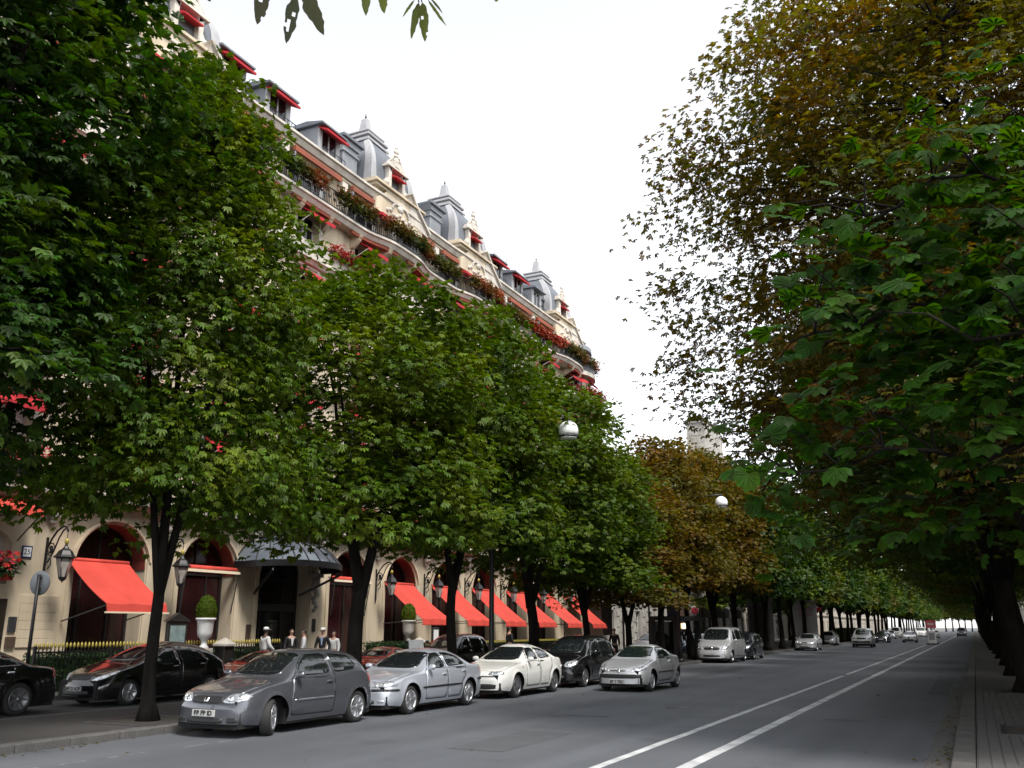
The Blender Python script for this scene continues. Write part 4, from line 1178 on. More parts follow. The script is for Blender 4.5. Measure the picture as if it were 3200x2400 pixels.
# --- tall off-roader, seen far away
CAR['suv'] = dict(CAR['mpv'], L=4.5, wheels=(.85, 3.6), wr=.37, n=4.6, tumble=.16, sill=.34, rim='five',
    top=[(0, .7), (.03, .9), (.1, .98), (.3, 1.02), (.8, 1.09), (1.15, 1.13), (1.3, 1.2), (1.7, 1.52), (2.0, 1.72), (2.3, 1.78), (3.2, 1.79), (4.0, 1.75), (4.3, 1.66), (4.42, 1.3), (4.47, 1.0), (4.5, .7)],
    belt=[(0, .62), (.1, .92), (.4, 1.0), (1.1, 1.07), (1.6, 1.1), (3.0, 1.14), (4.2, 1.16), (4.42, 1.0), (4.5, .66)],
    plan=[(0, .78), (.06, .84), (.2, .88), (.5, .92), (1.0, .935), (2.6, .94), (4.0, .92), (4.5, .84)],
    screen=[(-.66, 1.17), (.66, 1.17), (.57, 1.68), (-.57, 1.68)], wz=1.19, rscreen=[(-.62, 1.2), (.62, 1.2), (.55, 1.62), (-.55, 1.62)],
    doors=[dict(poly=[(1.4, .42), (2.36, .42), (2.38, 1.66), (2.0, 1.64), (1.7, 1.42), (1.38, 1.1)], handle=(2.2, 1.02)),
           dict(poly=[(2.42, .42), (3.1, .42), (3.3, .85), (3.4, 1.2), (3.4, 1.64), (2.44, 1.67)], handle=(3.2, 1.04))],
    windows=[[(1.56, 1.14), (2.32, 1.17), (2.32, 1.62), (2.04, 1.60), (1.8, 1.42)], [(2.46, 1.17), (3.34, 1.2), (3.34, 1.62), (2.46, 1.65)], [(3.46, 1.2), (4.18, 1.22), (4.1, 1.55), (3.46, 1.61)]],
    lamp=[(.50, .78), (.52, .92), (.74, .94), (.82, .90), (.82, .80), (.66, .77)], bulbs=((.66, .86, .05),),
    tail=([(4.34, 1.0), (4.45, .98), (4.42, 1.3), (4.32, 1.32)], 'side'), mirror=(1.58, 1.13), mirrorm='black',
    plates={'front': (0, .6, ''), 'rear': (0, .8, '')},
    extra=(front_grille(.40, .76, .9), ('bumper', [(-.8, .42), (.8, .42), (.8, .62), (-.8, .62)], 'front', 'black', .014, False)))

def place(t, x, y, rz=0., z=0.):
    t.location = (x, y, z); t.rotation_euler = (0, 0, rz); return t
GK = 'cars parked along the left kerb'
golf = place(build_car('hatchback_car', CAR['hatch'], 'anthracite grey three door hatchback with front wheel turned out, nearest parked car', P['grey'], GK), -12.50, 12.80)
s406 = place(build_car('saloon_car', CAR['saloon'], 'silver blue four door saloon with black side trim parked behind the grey hatchback', P['silver'], GK), -12.46, 17.32)
alfa = place(build_car('saloon_car', CAR['alfa'], 'white four door saloon with chrome handles parked behind the silver saloon', P['white'], GK), -12.45, 22.78)
mpvk = place(build_car('people_carrier', CAR['mpv'], 'black people carrier half hidden between the white saloon and the silver coupe', P['black'], GK), -12.5, 28.0)
cc = place(build_car('coupe_car', CAR['coupe'], 'silver two door coupe driving towards the camera in the road', P['silverw']), -9.86, 27.1, R(-2))
van = place(build_car('passenger_van', CAR['van'], 'silver passenger van with tall side windows parked at the left kerb', P['silverw'], GK), -13.02, 50.6)
limo = place(build_car('saloon_car', CAR['limo'], 'long black saloon cut by the left edge, its red tail light showing', P['black'], 'cars parked in the side lane'), -20.15, 10.1)
sweep = place(build_car('hatchback_car', CAR['sweep'], 'black hatchback with swept back headlamps behind the nearest tree trunk', P['black'], 'cars parked in the side lane'), -20.1, 16.15)
sport = place(build_car('sports_car', CAR['sport'], 'red sports car nose showing just behind the black hatchback', P['red'], 'cars parked in the side lane'), -20.2, 21.0)
suv = place(build_car('off_road_car', CAR['suv'], 'white off-roader with dark bumper driving in the middle of the left lanes', P['white']), -9.9, 95)
def dupcar(src, old, new, x, y, label, rz=0., group=None, s=1.):
    c = copy_tree(src)
    place(c, x, y, rz)
    c['label'] = label
    if group: c['group'] = group
    elif 'group' in c: del c['group']
    if new is not old: repaint(c, old, new)
    return c
dupcar(sport, P['red'], P['red'], -20.0, 27.2, 'red sports car low behind the silver saloon and the clipped hedge', group='cars parked in the side lane')
dupcar(limo, P['black'], P['black'], -22.2 + .9, 22.9, 'black saloon whose roof shows above the grey hatchback', group='cars parked in the side lane') if False else None
dupcar(mpvk, P['black'], P['dark'], -13.0, 56.4, 'dark blue people carrier parked right behind the silver van', group=GK)
dupcar(s406, P['silver'], P['silverw'], -12.7, 79.5, 'silver white saloon parked alone further down the left kerb', group=GK)
dupcar(golf, P['grey'], P['silverw'], -14.2, 103, 'small pale hatchback beyond the parked saloon, below the notice panel', group=GK)
dupcar(s406, P['silver'], P['dark'], -10.6, 124, 'dark saloon in the road just behind the white off-roader')
dupcar(alfa, P['white'], P['white'], -7.7, 129, 'white saloon beside the traffic refuge bollard')
GF = 'far off cars near the end of the road'
for i, (src, old, new, x, y, lab) in enumerate((
    (van, P['silverw'], P['white'], -9.5, 196, 'white van far away at the end of the road'),
    (van, P['silverw'], P['white'], -12.6, 176, 'second white van parked far down the left kerb'),
    (suv, P['white'], P['grey'], -2.6, 210, 'grey car driving away near the far end of the right lane'),
    (alfa, P['white'], P['white'], -6.6, 178, 'white saloon far away right of the refuge'),
    (golf, P['grey'], P['silver'], -12.6, 152, 'silver hatchback parked far down the left kerb'),
    (s406, P['silver'], P['silverw'], -12.6, 164, 'silver saloon parked far down behind the hatchback'),
    (suv, P['white'], P['white'], -9.0, 240, 'white off-roader small in the distance'),
    (s406, P['silver'], P['white'], -3.0, 260, 'tiny white saloon at the vanishing end of the road'))):
    dupcar(src, old, new, x, y, lab, group=GF)
GL2 = 'cars parked in the side lane'
dupcar(golf, P['grey'], P['white'], -20.0, 59.5, 'white hatchback in the side lane, seen between the trunks by the stone mansion', group=GL2)
dupcar(golf, P['grey'], P['blue'], -20.0, 68.5, 'blue hatchback in the side lane below the dark shelter', group=GL2)
dupcar(s406, P['silver'], P['silverw'], -20.0, 73.5, 'silver saloon in the side lane left of the silver van', group=GL2)
dupcar(mpvk, P['black'], P['black'], -20.1, 32.6, 'black people carrier in the side lane behind the white saloon', group=GL2)
# ------------------------------------------------------------------ the hotel on the left
HY0, HY1, PITCH = 15.2, 64.6, 4.45
HO = Vector((XF, 40, 0))
hotel = thing('hotel_building', 'long cream stone hotel with red awnings, arcaded ground floor and domed roof turrets', 'building', HO)
def hb(mb, name, mats, parent=None, kind=None, label=None, off=None):
    """build from world coordinates under the hotel or one of its parts"""
    o0 = HO if off is None else off
    mb.v = [(x - o0.x, y - o0.y, z - o0.z) for x, y, z in mb.v]
    return mb.build(name, mats, parent or hotel, kind, label)
S = M['stone']; SW = M['stone_w']
ZG = 5.80                                     # top of the ground floor wall
def arch_pts(yc, r, zs, n=18, ry=None):
    return [(yc - r * math.cos(PI * i / n), zs + (ry or r) * math.sin(PI * i / n)) for i in range(n + 1)]
bays = []
for k in range(10):
    yc = 21.8 + PITCH * k
    bays.append((k, yc, 1.45 if k != 2 else 1.62, 3.85))
# ground floor wall: piers, spandrels above each arch, reveals running inwards
wall = MB()
def arch_bay(b, y0, y1, yc, r, zs, ry, depth, x=XF, zt=ZG, zb=0.0):
    pts = arch_pts(yc, r, zs, 18, ry)
    b.quad((x, y0, zb), (x, yc - r, zb), (x, yc - r, zs), (x, y0, zs)); b.quad((x, yc + r, zb), (x, y1, zb), (x, y1, zs), (x, yc + r, zs))
    b.quad((x, y0, zs), (x, yc - r, zs), (x, yc - r, zt), (x, y0, zt)); b.quad((x, yc + r, zs), (x, y1, zs), (x, y1, zt), (x, yc + r, zt))
    for (a, c), (d, e) in zip(pts, pts[1:]):
        b.quad((x, a, c), (x, d, e), (x, d, zt), (x, a, zt))
        b.quad((x, a, c), (x, d, e), (x - depth, d, e), (x - depth, a, c))
    b.quad((x, yc - r, zb), (x, yc - r, zs), (x - depth, yc - r, zs), (x - depth, yc - r, zb))
    b.quad((x, yc + r, zb), (x, yc + r, zs), (x - depth, yc + r, zs), (x - depth, yc + r, zb))
edges = [19.3] + [21.8 + PITCH * (k + .5) for k in range(9)] + [HY1]
for (k, yc, r, zs) in bays:
    arch_bay(wall, edges[k], edges[k + 1], yc, r, zs, r * 1.0, .75)
# bay at the left: service door with a segmental window above
x = XF
wall.quad((x, HY0, 0), (x, 15.5, 0), (x, 15.5, ZG), (x, HY0, ZG)); wall.quad((x, 18.2, 0), (x, 19.3, 0), (x, 19.3, ZG), (x, 18.2, ZG))
wall.box(x - .6, x, 15.5, 18.2, 2.72, 3.15)
arch_bay(wall, 15.5, 18.2, 16.8, 1.28, 4.3, .55, .5, zb=3.15)
hb(wall, 'ground_floor_wall', S)
b = MB(); b.box(x - .62, x - .5, 15.5, 18.2, .12, 2.72); d = hb(b, 'service_door', M['frame'])
b = MB(); b.box(x - .50, x - .47, 16.75, 16.85, .12, 2.6); b.box(x - .5, x - .47, 15.5, 18.2, 2.0, 2.08); hb(b, 'door_rail', M['irongrey'], d)
def arch_window(yc, r, zs, ry, xg, zb, mats=('glassr', 'frame'), bars=True, nm='arched_window'):
    pts = arch_pts(yc, r, zs, 16, ry)
    poly = [(yc - r, zb)] + pts + [(yc + r, zb)]
    b = MB(); b.prism(poly, 'x', xg - .04, xg)
    w = hb(b, nm, M[mats[0]])
    b = MB()
    fr = [(yc - r, zb)] + pts + [(yc + r, zb)]
    for (a, c), (d, e) in zip(fr, fr[1:]): b.bar((xg + .03, a, c), (xg + .03, d, e), .16, .10)
    if bars:
        b.bar((xg + .03, yc - r, zs), (xg + .03, yc + r, zs), .09, .08)
        for q in (-.42, .42): b.bar((xg + .03, yc + r * q, zb), (xg + .03, yc + r * q, zs), .07, .07)
        b.bar((xg + .03, yc, zs), (xg + .03, yc, zs + (ry or r)), .06, .06)
        b.bar((xg + .03, yc - r, zb + .5), (xg + .03, yc + r, zb + .5), .08, .08)
    hb(b, 'window_frame', M[mats[1]], w)
    return w
arch_window(16.8, 1.28, 4.3, .55, XF - .48, 3.15, ('glass', 'framew'))
for (k, yc, r, zs) in bays:
    if k == 2:
        w = arch_window(yc, r, zs, r, XF - .73, .12, ('glass', 'frame'), nm='entrance_door')
        b = MB()
        for q in (-.5, .5): b.tube([(XF - .62, yc + q * .3, .9), (XF - .62, yc + q * .3, 1.6)], .025, 6)
        b.box(XF - .69, XF - .66, yc - r + .1, yc + r - .1, 2.55, 2.85); hb(b, 'door_fittings', M['gold'] if False else M['irongrey'], w)
    else:
        arch_window(yc, r, zs, r, XF - .73, .12)
# mouldings round the arches, course lines, base stones
for (k, yc, r, zs) in bays:
    b = MB()
    pts = arch_pts(yc, r + .13, zs, 20)
    for (a, c), (d, e) in zip(pts, pts[1:]): b.bar((XF + .02, a, c), (XF + .02, d, e), .20, .09)
    for sg in (-1, 1): b.box(XF, XF + .06, yc + sg * (r + .13) - .1, yc + sg * (r + .13) + .1, .75, zs)
    hb(b, 'archivolt', S)
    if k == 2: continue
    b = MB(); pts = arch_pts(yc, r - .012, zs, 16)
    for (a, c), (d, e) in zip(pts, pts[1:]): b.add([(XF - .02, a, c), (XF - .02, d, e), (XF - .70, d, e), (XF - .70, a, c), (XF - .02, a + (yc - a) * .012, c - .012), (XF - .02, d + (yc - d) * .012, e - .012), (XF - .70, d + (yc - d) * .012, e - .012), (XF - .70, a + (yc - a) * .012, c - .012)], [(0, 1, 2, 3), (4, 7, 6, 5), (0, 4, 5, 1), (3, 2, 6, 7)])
    hb(b, 'arch_bounce_tint', M['redbounce'])  # thin shell added under the arch, coloured as red bounce light from the awning
for i in range(11):
    yc = edges[i]; w = 1.0 if 0 < i < 10 else .5
    b = MB(); b.cbox(XF, XF + .10, yc - w / 2, yc + w / 2, .12, .74, .02); hb(b, 'plinth_stone', SW)
    b = MB()                                                          # carved corbel under the cornice
    b.cbox(XF, XF + .36, yc - .26, yc + .26, 5.52, 5.78, .03); b.sphere((XF + .16, yc, 5.36), .2, 10, 8, 0, (.8, 1, .9)); b.sphere((XF + .1, yc, 5.16), .12, 8, 6)
    hb(b, 'corbel', M['stone_w'])
for j in range(6):
    b = MB(); z0 = 1.30 + j * .26; b.cbox(XF, XF + .05, 18.62, 19.9, z0 + .006, z0 + .254, .008); hb(b, 'stone', S)
b = MB(); b.cbox(XF, XF + .06, 18.30, 18.56, 1.75, 2.2, .01); hb(b, 'intercom_plate', M['irongrey'])
b = MB(); b.cbox(XF, XF + .08, 18.28, 18.58, 1.30, 1.62, .01); hb(b, 'letter_box', M['brownpanel'])
b = MB(); b.cbox(XF, XF + .05, 28.52, 28.78, 1.35, 2.0, .01); hb(b, 'brass_plate', M['brownpanel'])
b = MB(); b.cbox(XF, XF + .05, 32.55, 32.85, 1.7, 2.25, .01); hb(b, 'brass_plate', M['frame'])
b = MB(); b.cbox(XF, XF + .03, 18.42, 18.78, 3.95, 4.33, .01); nb = hb(b, 'house_number', M['bluebox'])
b = MB(); b.box(XF + .03, XF + .034, 18.47, 18.73, 4.0, 4.28); hb(b, 'number_border', M['white'], nb)
cu = bpy.data.curves.new('number_text', 'FONT'); cu.body = '25'; cu.size = .24; cu.align_x = 'CENTER'; cu.align_y = 'CENTER'; cu.extrude = .003; cu.materials.append(M['bluebox'])
text_mesh(cu, 'number_text', nb, Vector((XF + .037, 18.6, 4.14)) - HO, (PI / 2, 0, PI / 2))

# cornices: profiles run along the front
def cornice(prof, y0, y1, m, name, x=XF):
    b = MB(); b.prism([(x + px, z) for px, z in prof], 'y', y0, y1)
    return hb(b, name, m)
cornice([(-.3, 5.8), (.10, 5.8), (.14, 5.86), (.40, 5.9), (.46, 5.94), (.62, 5.96), (.64, 6.16), (.55, 6.22), (-.3, 6.22)], HY0, HY1, SW, 'cornice')
FL = [6.22, 9.4, 12.5, 15.5, 18.5, 21.3, 24.0]
PY = [22.2, 37.4, 46.3, 60.6]                    # the four turrets
def bump(y, a=.45, w=2.3):
    return sum(a * math.exp(-((y - p) / w) ** 4) for p in PY)
def slab(name, z0, z1, out, y0, y1, m, bulge=1.0, lip=.1, step=.35):
    """balcony slab following the wavy front"""
    b = MB(); n = int((y1 - y0) / step)
    rows = []
    for i in range(n + 1):
        y = y0 + (y1 - y0) * i / n
        xo = XF + out + bump(y) * bulge
        rows.append([(XF - .2, y, z1), (xo, y, z1), (xo, y, z1 - .12), (xo - lip, y, z1 - .16), (xo - lip * 2.2, y, z0), (XF - .2, y, z0)])
    V = [p for r in rows for p in r]
    F = []
    for i in range(n):
        for j in range(6):
            q = (j + 1) % 6
            F.append((i * 6 + j, i * 6 + q, (i + 1) * 6 + q, (i + 1) * 6 + j))
    F += [tuple(range(6)), tuple(n * 6 + j for j in range(5, -1, -1))]
    b.add(V, F)
    return hb(b, name, m)
slab('balcony_ledge', 20.98, 21.32, .80, HY0, HY1, SW)
slab('balcony_ledge', 18.22, 18.52, .45, HY0, HY1, SW, .9)
slab('balcony_ledge', 15.25, 15.5, .28, HY0, HY1, SW, .7)
slab('balcony_ledge', 12.25, 12.5, .45, HY0, HY1, SW, .7)
slab('balcony_ledge', 9.15, 9.4, .35, HY0, HY1, SW, .5)
slab('roof_cornice', 23.62, 24.02, .62, HY0, HY1, SW, .2)
slab('roof_cornice', 23.40, 23.60, .30, HY0, HY1, S, .2)

# upper walls with window openings, window joinery, small red awnings
UB = [17.35 + PITCH * i for i in range(11)]
def upper_wall():
    for f in range(6):
        z0, z1 = FL[f], FL[f + 1] - (.3 if f < 5 else .42)
        b = MB()
        ys = [HY0]
        wh = [2.25, 2.2, 2.2, 2.1, 2.05, 1.75][f]
        sill = [.55, .45, .35, .35, .30, .15][f]
        hw = .78 if f < 5 else 1.45
        prev = HY0
        for yc in UB:
            if yc + hw > HY1: break
            a, c = yc - hw, yc + hw
            zb, zt = z0 + sill, z0 + sill + wh
            b.quad((XF, prev, z0), (XF, a, z0), (XF, a, z1), (XF, prev, z1))
            b.quad((XF, a, z0), (XF, c, z0), (XF, c, zb), (XF, a, zb)); b.quad((XF, a, zt), (XF, c, zt), (XF, c, z1), (XF, a, z1))
            for p, q in (((a, zb), (a, zt)), ((a, zt), (c, zt)), ((c, zt), (c, zb)), ((c, zb), (a, zb))):
                b.quad((XF, p[0], p[1]), (XF, q[0], q[1]), (XF - .35, q[0], q[1]), (XF - .35, p[0], p[1]))
            prev = c
        b.quad((XF, prev, z0), (XF, HY1, z0), (XF, HY1, z1), (XF, prev, z1))
        hb(b, 'upper_wall', S)
        # window shared by the row
        g = MB(); g.box(-.36, -.33, -hw, hw, 0, wh); gm = g.mesh('window')
        fr = MB()
        for yy in ((-hw + .05, hw - .05, 0) if f < 5 else (-hw + .05, -hw / 3, hw / 3, hw - .05)): fr.box(-.33, -.27, yy - .05, yy + .05, 0, wh)
        for zz in (.05, wh * .7, wh - .05): fr.box(-.33, -.275, -hw, hw, zz - .045, zz + .045)
        fm = fr.mesh('window_frame')
        cu_ = MB()
        for sg in (-1, 1):
            n = 7
            for i in range(n):
                ya = sg * (hw - .08 - .32 * i / n); yb = sg * (hw - .08 - .32 * (i + 1) / n)
                cu_.quad((-.32 + .02 * (i % 2), ya, .08), (-.32 + .02 * ((i + 1) % 2), yb, .08), (-.32 + .02 * ((i + 1) % 2), yb, wh - .08), (-.32 + .02 * (i % 2), ya, wh - .08))
        cm = cu_.mesh('curtain')
        sm = MB()                                          # stone surround
        for sg in (-1, 1): sm.box(0, .05, sg * (hw + .12) - .10, sg * (hw + .12) + .10, -.05, wh + .15)
        sm.box(0, .07, -hw - .25, hw + .25, wh + .15, wh + .36)
        srm = sm.mesh('window_surround')
        aw = MB()
        L = .95 if f in (4,) else .8
        hwa = hw + .08
        aw.prism([(.02, wh + .02), (.02, wh + .06), (L, wh - .50), (L + .01, wh - .68), (L - .015, wh - .68), (L - .02, wh - .53)], 'y', -hwa, hwa)
        for sg in (-1, 1): aw.bar((0, sg * hwa * .97, wh - .95), (L - .02, sg * hwa * .97, wh - .56), .025, .025, 1)
        awm = aw.mesh('awning')
        for i, yc in enumerate(UB):
            if yc + hw > HY1: break
            base = Vector((XF, yc, z0 + sill)) - HO
            w = link('window', gm, M['glass'], hotel); w.location = base
            link('window_frame', fm, M['framew'] if f != 5 else M['zwhite'], w)
            if f in (0, 1, 2, 3, 5): link('curtain', cm, M['white'], w)
            if f < 5: link('window_surround', srm, SW, w)
            if f < 5 and (f, i) not in ((0, 3),): link('awning', awm, [M['redup'], M['white']], w)
upper_wall()
# rolled red awnings tucked under the two top ledges, one per bay
for (z0, z1, out, rows, kb) in ((20.86, 21.0, .50, UB, .9), (23.22, 23.42, .42, UB, .25)):
    for yc in rows:
        if yc + 1.9 > HY1: break
        b = MB()
        for j in range(6):
            ya, yb = yc - 1.75 + j * 3.5 / 6, yc - 1.75 + (j + 1) * 3.5 / 6
            xa, xb = XF + out + bump(ya) * kb, XF + out + bump(yb) * kb
            b.add([(xa - .12, ya, z0), (xa + .06, ya, z0 - .05), (xa + .06, ya, z1), (xa - .12, ya, z1), (xb - .12, yb, z0), (xb + .06, yb, z0 - .05), (xb + .06, yb, z1), (xb - .12, yb, z1)],
                  [(0, 1, 5, 4), (1, 2, 6, 5), (2, 3, 7, 6), (3, 0, 4, 7), (0, 3, 2, 1), (4, 5, 6, 7)])
        hb(b, 'rolled_awning', M['rolled'])
# solid balustrade of the fifth floor and the iron railing of the sixth
b = MB()
for i in range(160):
    y0 = HY0 + (HY1 - HY0) * i / 160; y1 = HY0 + (HY1 - HY0) * (i + 1) / 160
    xa, xb = XF + .34 + bump(y0) * .9, XF + .34 + bump(y1) * .9
    b.add([(xa - .12, y0, 18.52), (xa, y0, 18.52), (xa, y0, 19.25), (xa - .12, y0, 19.25), (xb - .12, y1, 18.52), (xb, y1, 18.52), (xb, y1, 19.25), (xb - .12, y1, 19.25)], [(1, 2, 6, 5), (2, 3, 7, 6), (3, 0, 4, 7)])
hb(b, 'balustrade', SW)
b = MB()
y = HY0 + .1
while y < HY1:
    xo = XF + .72 + bump(y)
    b.box(xo - .012, xo + .012, y - .012, y + .012, 21.32, 22.25)
    if int(y / .13) % 3 == 0: b.box(xo - .008, xo + .008, y - .07, y + .07, 21.75, 21.89)
    y += .13
for i in range(160):
    y0 = HY0 + (HY1 - HY0) * i / 160; y1 = HY0 + (HY1 - HY0) * (i + 1) / 160
    for z in (21.42, 22.27): b.bar((XF + .72 + bump(y0), y0, z), (XF + .72 + bump(y1), y1, z), .045, .04)
hb(b, 'iron_railing', M['iron'], kind='stuff')
# dividing walls and shutters of the attic balcony
for i, yc in enumerate(UB[:-1]):
    b = MB(); yy = yc + PITCH / 2
    b.cbox(XF, XF + .35, yy - .22, yy + .22, 21.32, 23.40, .02); hb(b, 'attic_pier', SW)
    b = MB(); b.box(XF + .3, XF + .62, yy + .3, yy + .36, 21.35, 23.0); hb(b, 'folding_screen', M['zinc'])
# brackets under the sixth-floor ledge
for i in range(len(UB)):
    for dy in (-1.05, 1.05):
        yy = UB[i] + dy
        if yy > HY1 - .3: continue
        xo = bump(yy)
        b = MB(); b.prism([(XF, 20.98), (XF + .62 + xo, 20.98), (XF + .5 + xo, 20.72), (XF + .14, 20.35), (XF, 20.3)], 'y', yy - .13, yy + .13)
        hb(b, 'bracket', S)
# roof
b = MB(); b.prism([(XF + .3, 24.02), (XF - 2.4, 26.6), (XF - 12, 27.2), (XF - 14, 24.02)], 'y', HY0, HY1 - .3); hb(b, 'mansard_roof', M['zinc'])
b = MB(); b.box(XF - 14, XF - 1.0, HY0 + .1, HY1 - .3, 0, 24.0); hb(b, 'core_wall', S)
def dormer(yc, w=.85, x1=XF - .15, z0=24.02, h=1.75, aw=True):
    b = MB(); b.box(x1 - 2.2, x1, yc - w, yc + w, z0, z0 + h); d = hb(b, 'dormer', M['zinc'])
    b = MB(); b.prism([(x1 - 2.4, z0 + h + .1), (x1 + .42, z0 + h), (x1 + .42, z0 + h + .09), (x1 - .6, z0 + h + .3), (x1 - 2.4, z0 + h + .2)], 'y', yc - w - .18, yc + w + .18); hb(b, 'dormer_roof', M['slate'], d)
    b = MB(); b.box(x1, x1 + .02, yc - w * .62, yc + w * .62, z0 + .25, z0 + h - .15); hb(b, 'dormer_window', M['glass'], d)
    b = MB()
    for sg in (-1, 1): b.box(x1, x1 + .08, yc + sg * w * .82 - .14, yc + sg * w * .82 + .14, z0, z0 + h)
    b.box(x1 + .02, x1 + .05, yc - .04, yc + .04, z0 + .25, z0 + h - .2); hb(b, 'dormer_frame', M['zwhite'], d)
    if aw:
        b = MB(); b.prism([(x1 + .03, z0 + h - .02), (x1 + .62, z0 + h - .30), (x1 + .62, z0 + h - .42), (x1 + .03, z0 + h - .1)], 'y', yc - w, yc + w + .05); hb(b, 'dormer_awning', M['redup'], d)
    b = MB()
    for i in range(7): b.bar((x1 + .45, yc - w + i * 2 * w / 6, z0), (x1 + .45, yc - w + i * 2 * w / 6, z0 + .5), .02)
    b.bar((x1 + .45, yc - w, z0 + .5), (x1 + .45, yc + w, z0 + .5), .03); hb(b, 'dormer_railing', M['iron'], d)
for yc in (21.6 + 3.6, 28.2, 32.0, 50.2, 53.4): dormer(yc)
dormer(56.6, .8, aw=False)
def chimney(yc, xc=XF - 2.5, w=.72, zt=27.0):
    b = MB(); b.cbox(xc - .9, xc + .9, yc - w, yc + w, 24.6, zt - .5, .02); b.cbox(xc - .98, xc + .98, yc - w - .08, yc + w + .08, zt - .9, zt - .78, .02)
    b.prism([(yc - w - .05, zt - .5), (yc + w + .05, zt - .5), (yc + w + .25, zt - .18), (yc - w - .25, zt - .18)], 'x', xc - 1.0, xc + 1.0)
    c = hb(b, 'chimney', M['zinc'])
    b = MB(); b.cbox(xc - 1.15, xc + 1.15, yc - w - .28, yc + w + .28, zt - .18, zt, .03); hb(b, 'chimney_cap', M['slate'], c)
chimney(34.35, XF - 1.45, .62, 26.75); chimney(43.0, XF - 1.45, .62, 26.75); chimney(58.3, XF - 1.45, .55, 25.9)
# aerials on the dormer between the second and third turrets
b = MB()
for i in range(6):
    yy = 51.6 + i * .38; hgt = rnd.uniform(.4, 1.2)
    b.tube([(XF - 1, yy, 26.0), (XF - 1, yy, 26.2 + hgt)], .025, 5)
    for j in range(3): b.bar((XF - 1.0, yy - .2, 26.1 + hgt - j * .16), (XF - 1.0, yy + .2, 26.1 + hgt - j * .16), .02)
b.bar((XF - 1, 51.4, 26.5), (XF - 1, 53.8, 26.6), .05); b.bar((XF - 1, 51.4, 26.3), (XF - 1, 53.8, 26.35), .04)
hb(b, 'roof_aerial', M['stone_g'], kind='stuff')

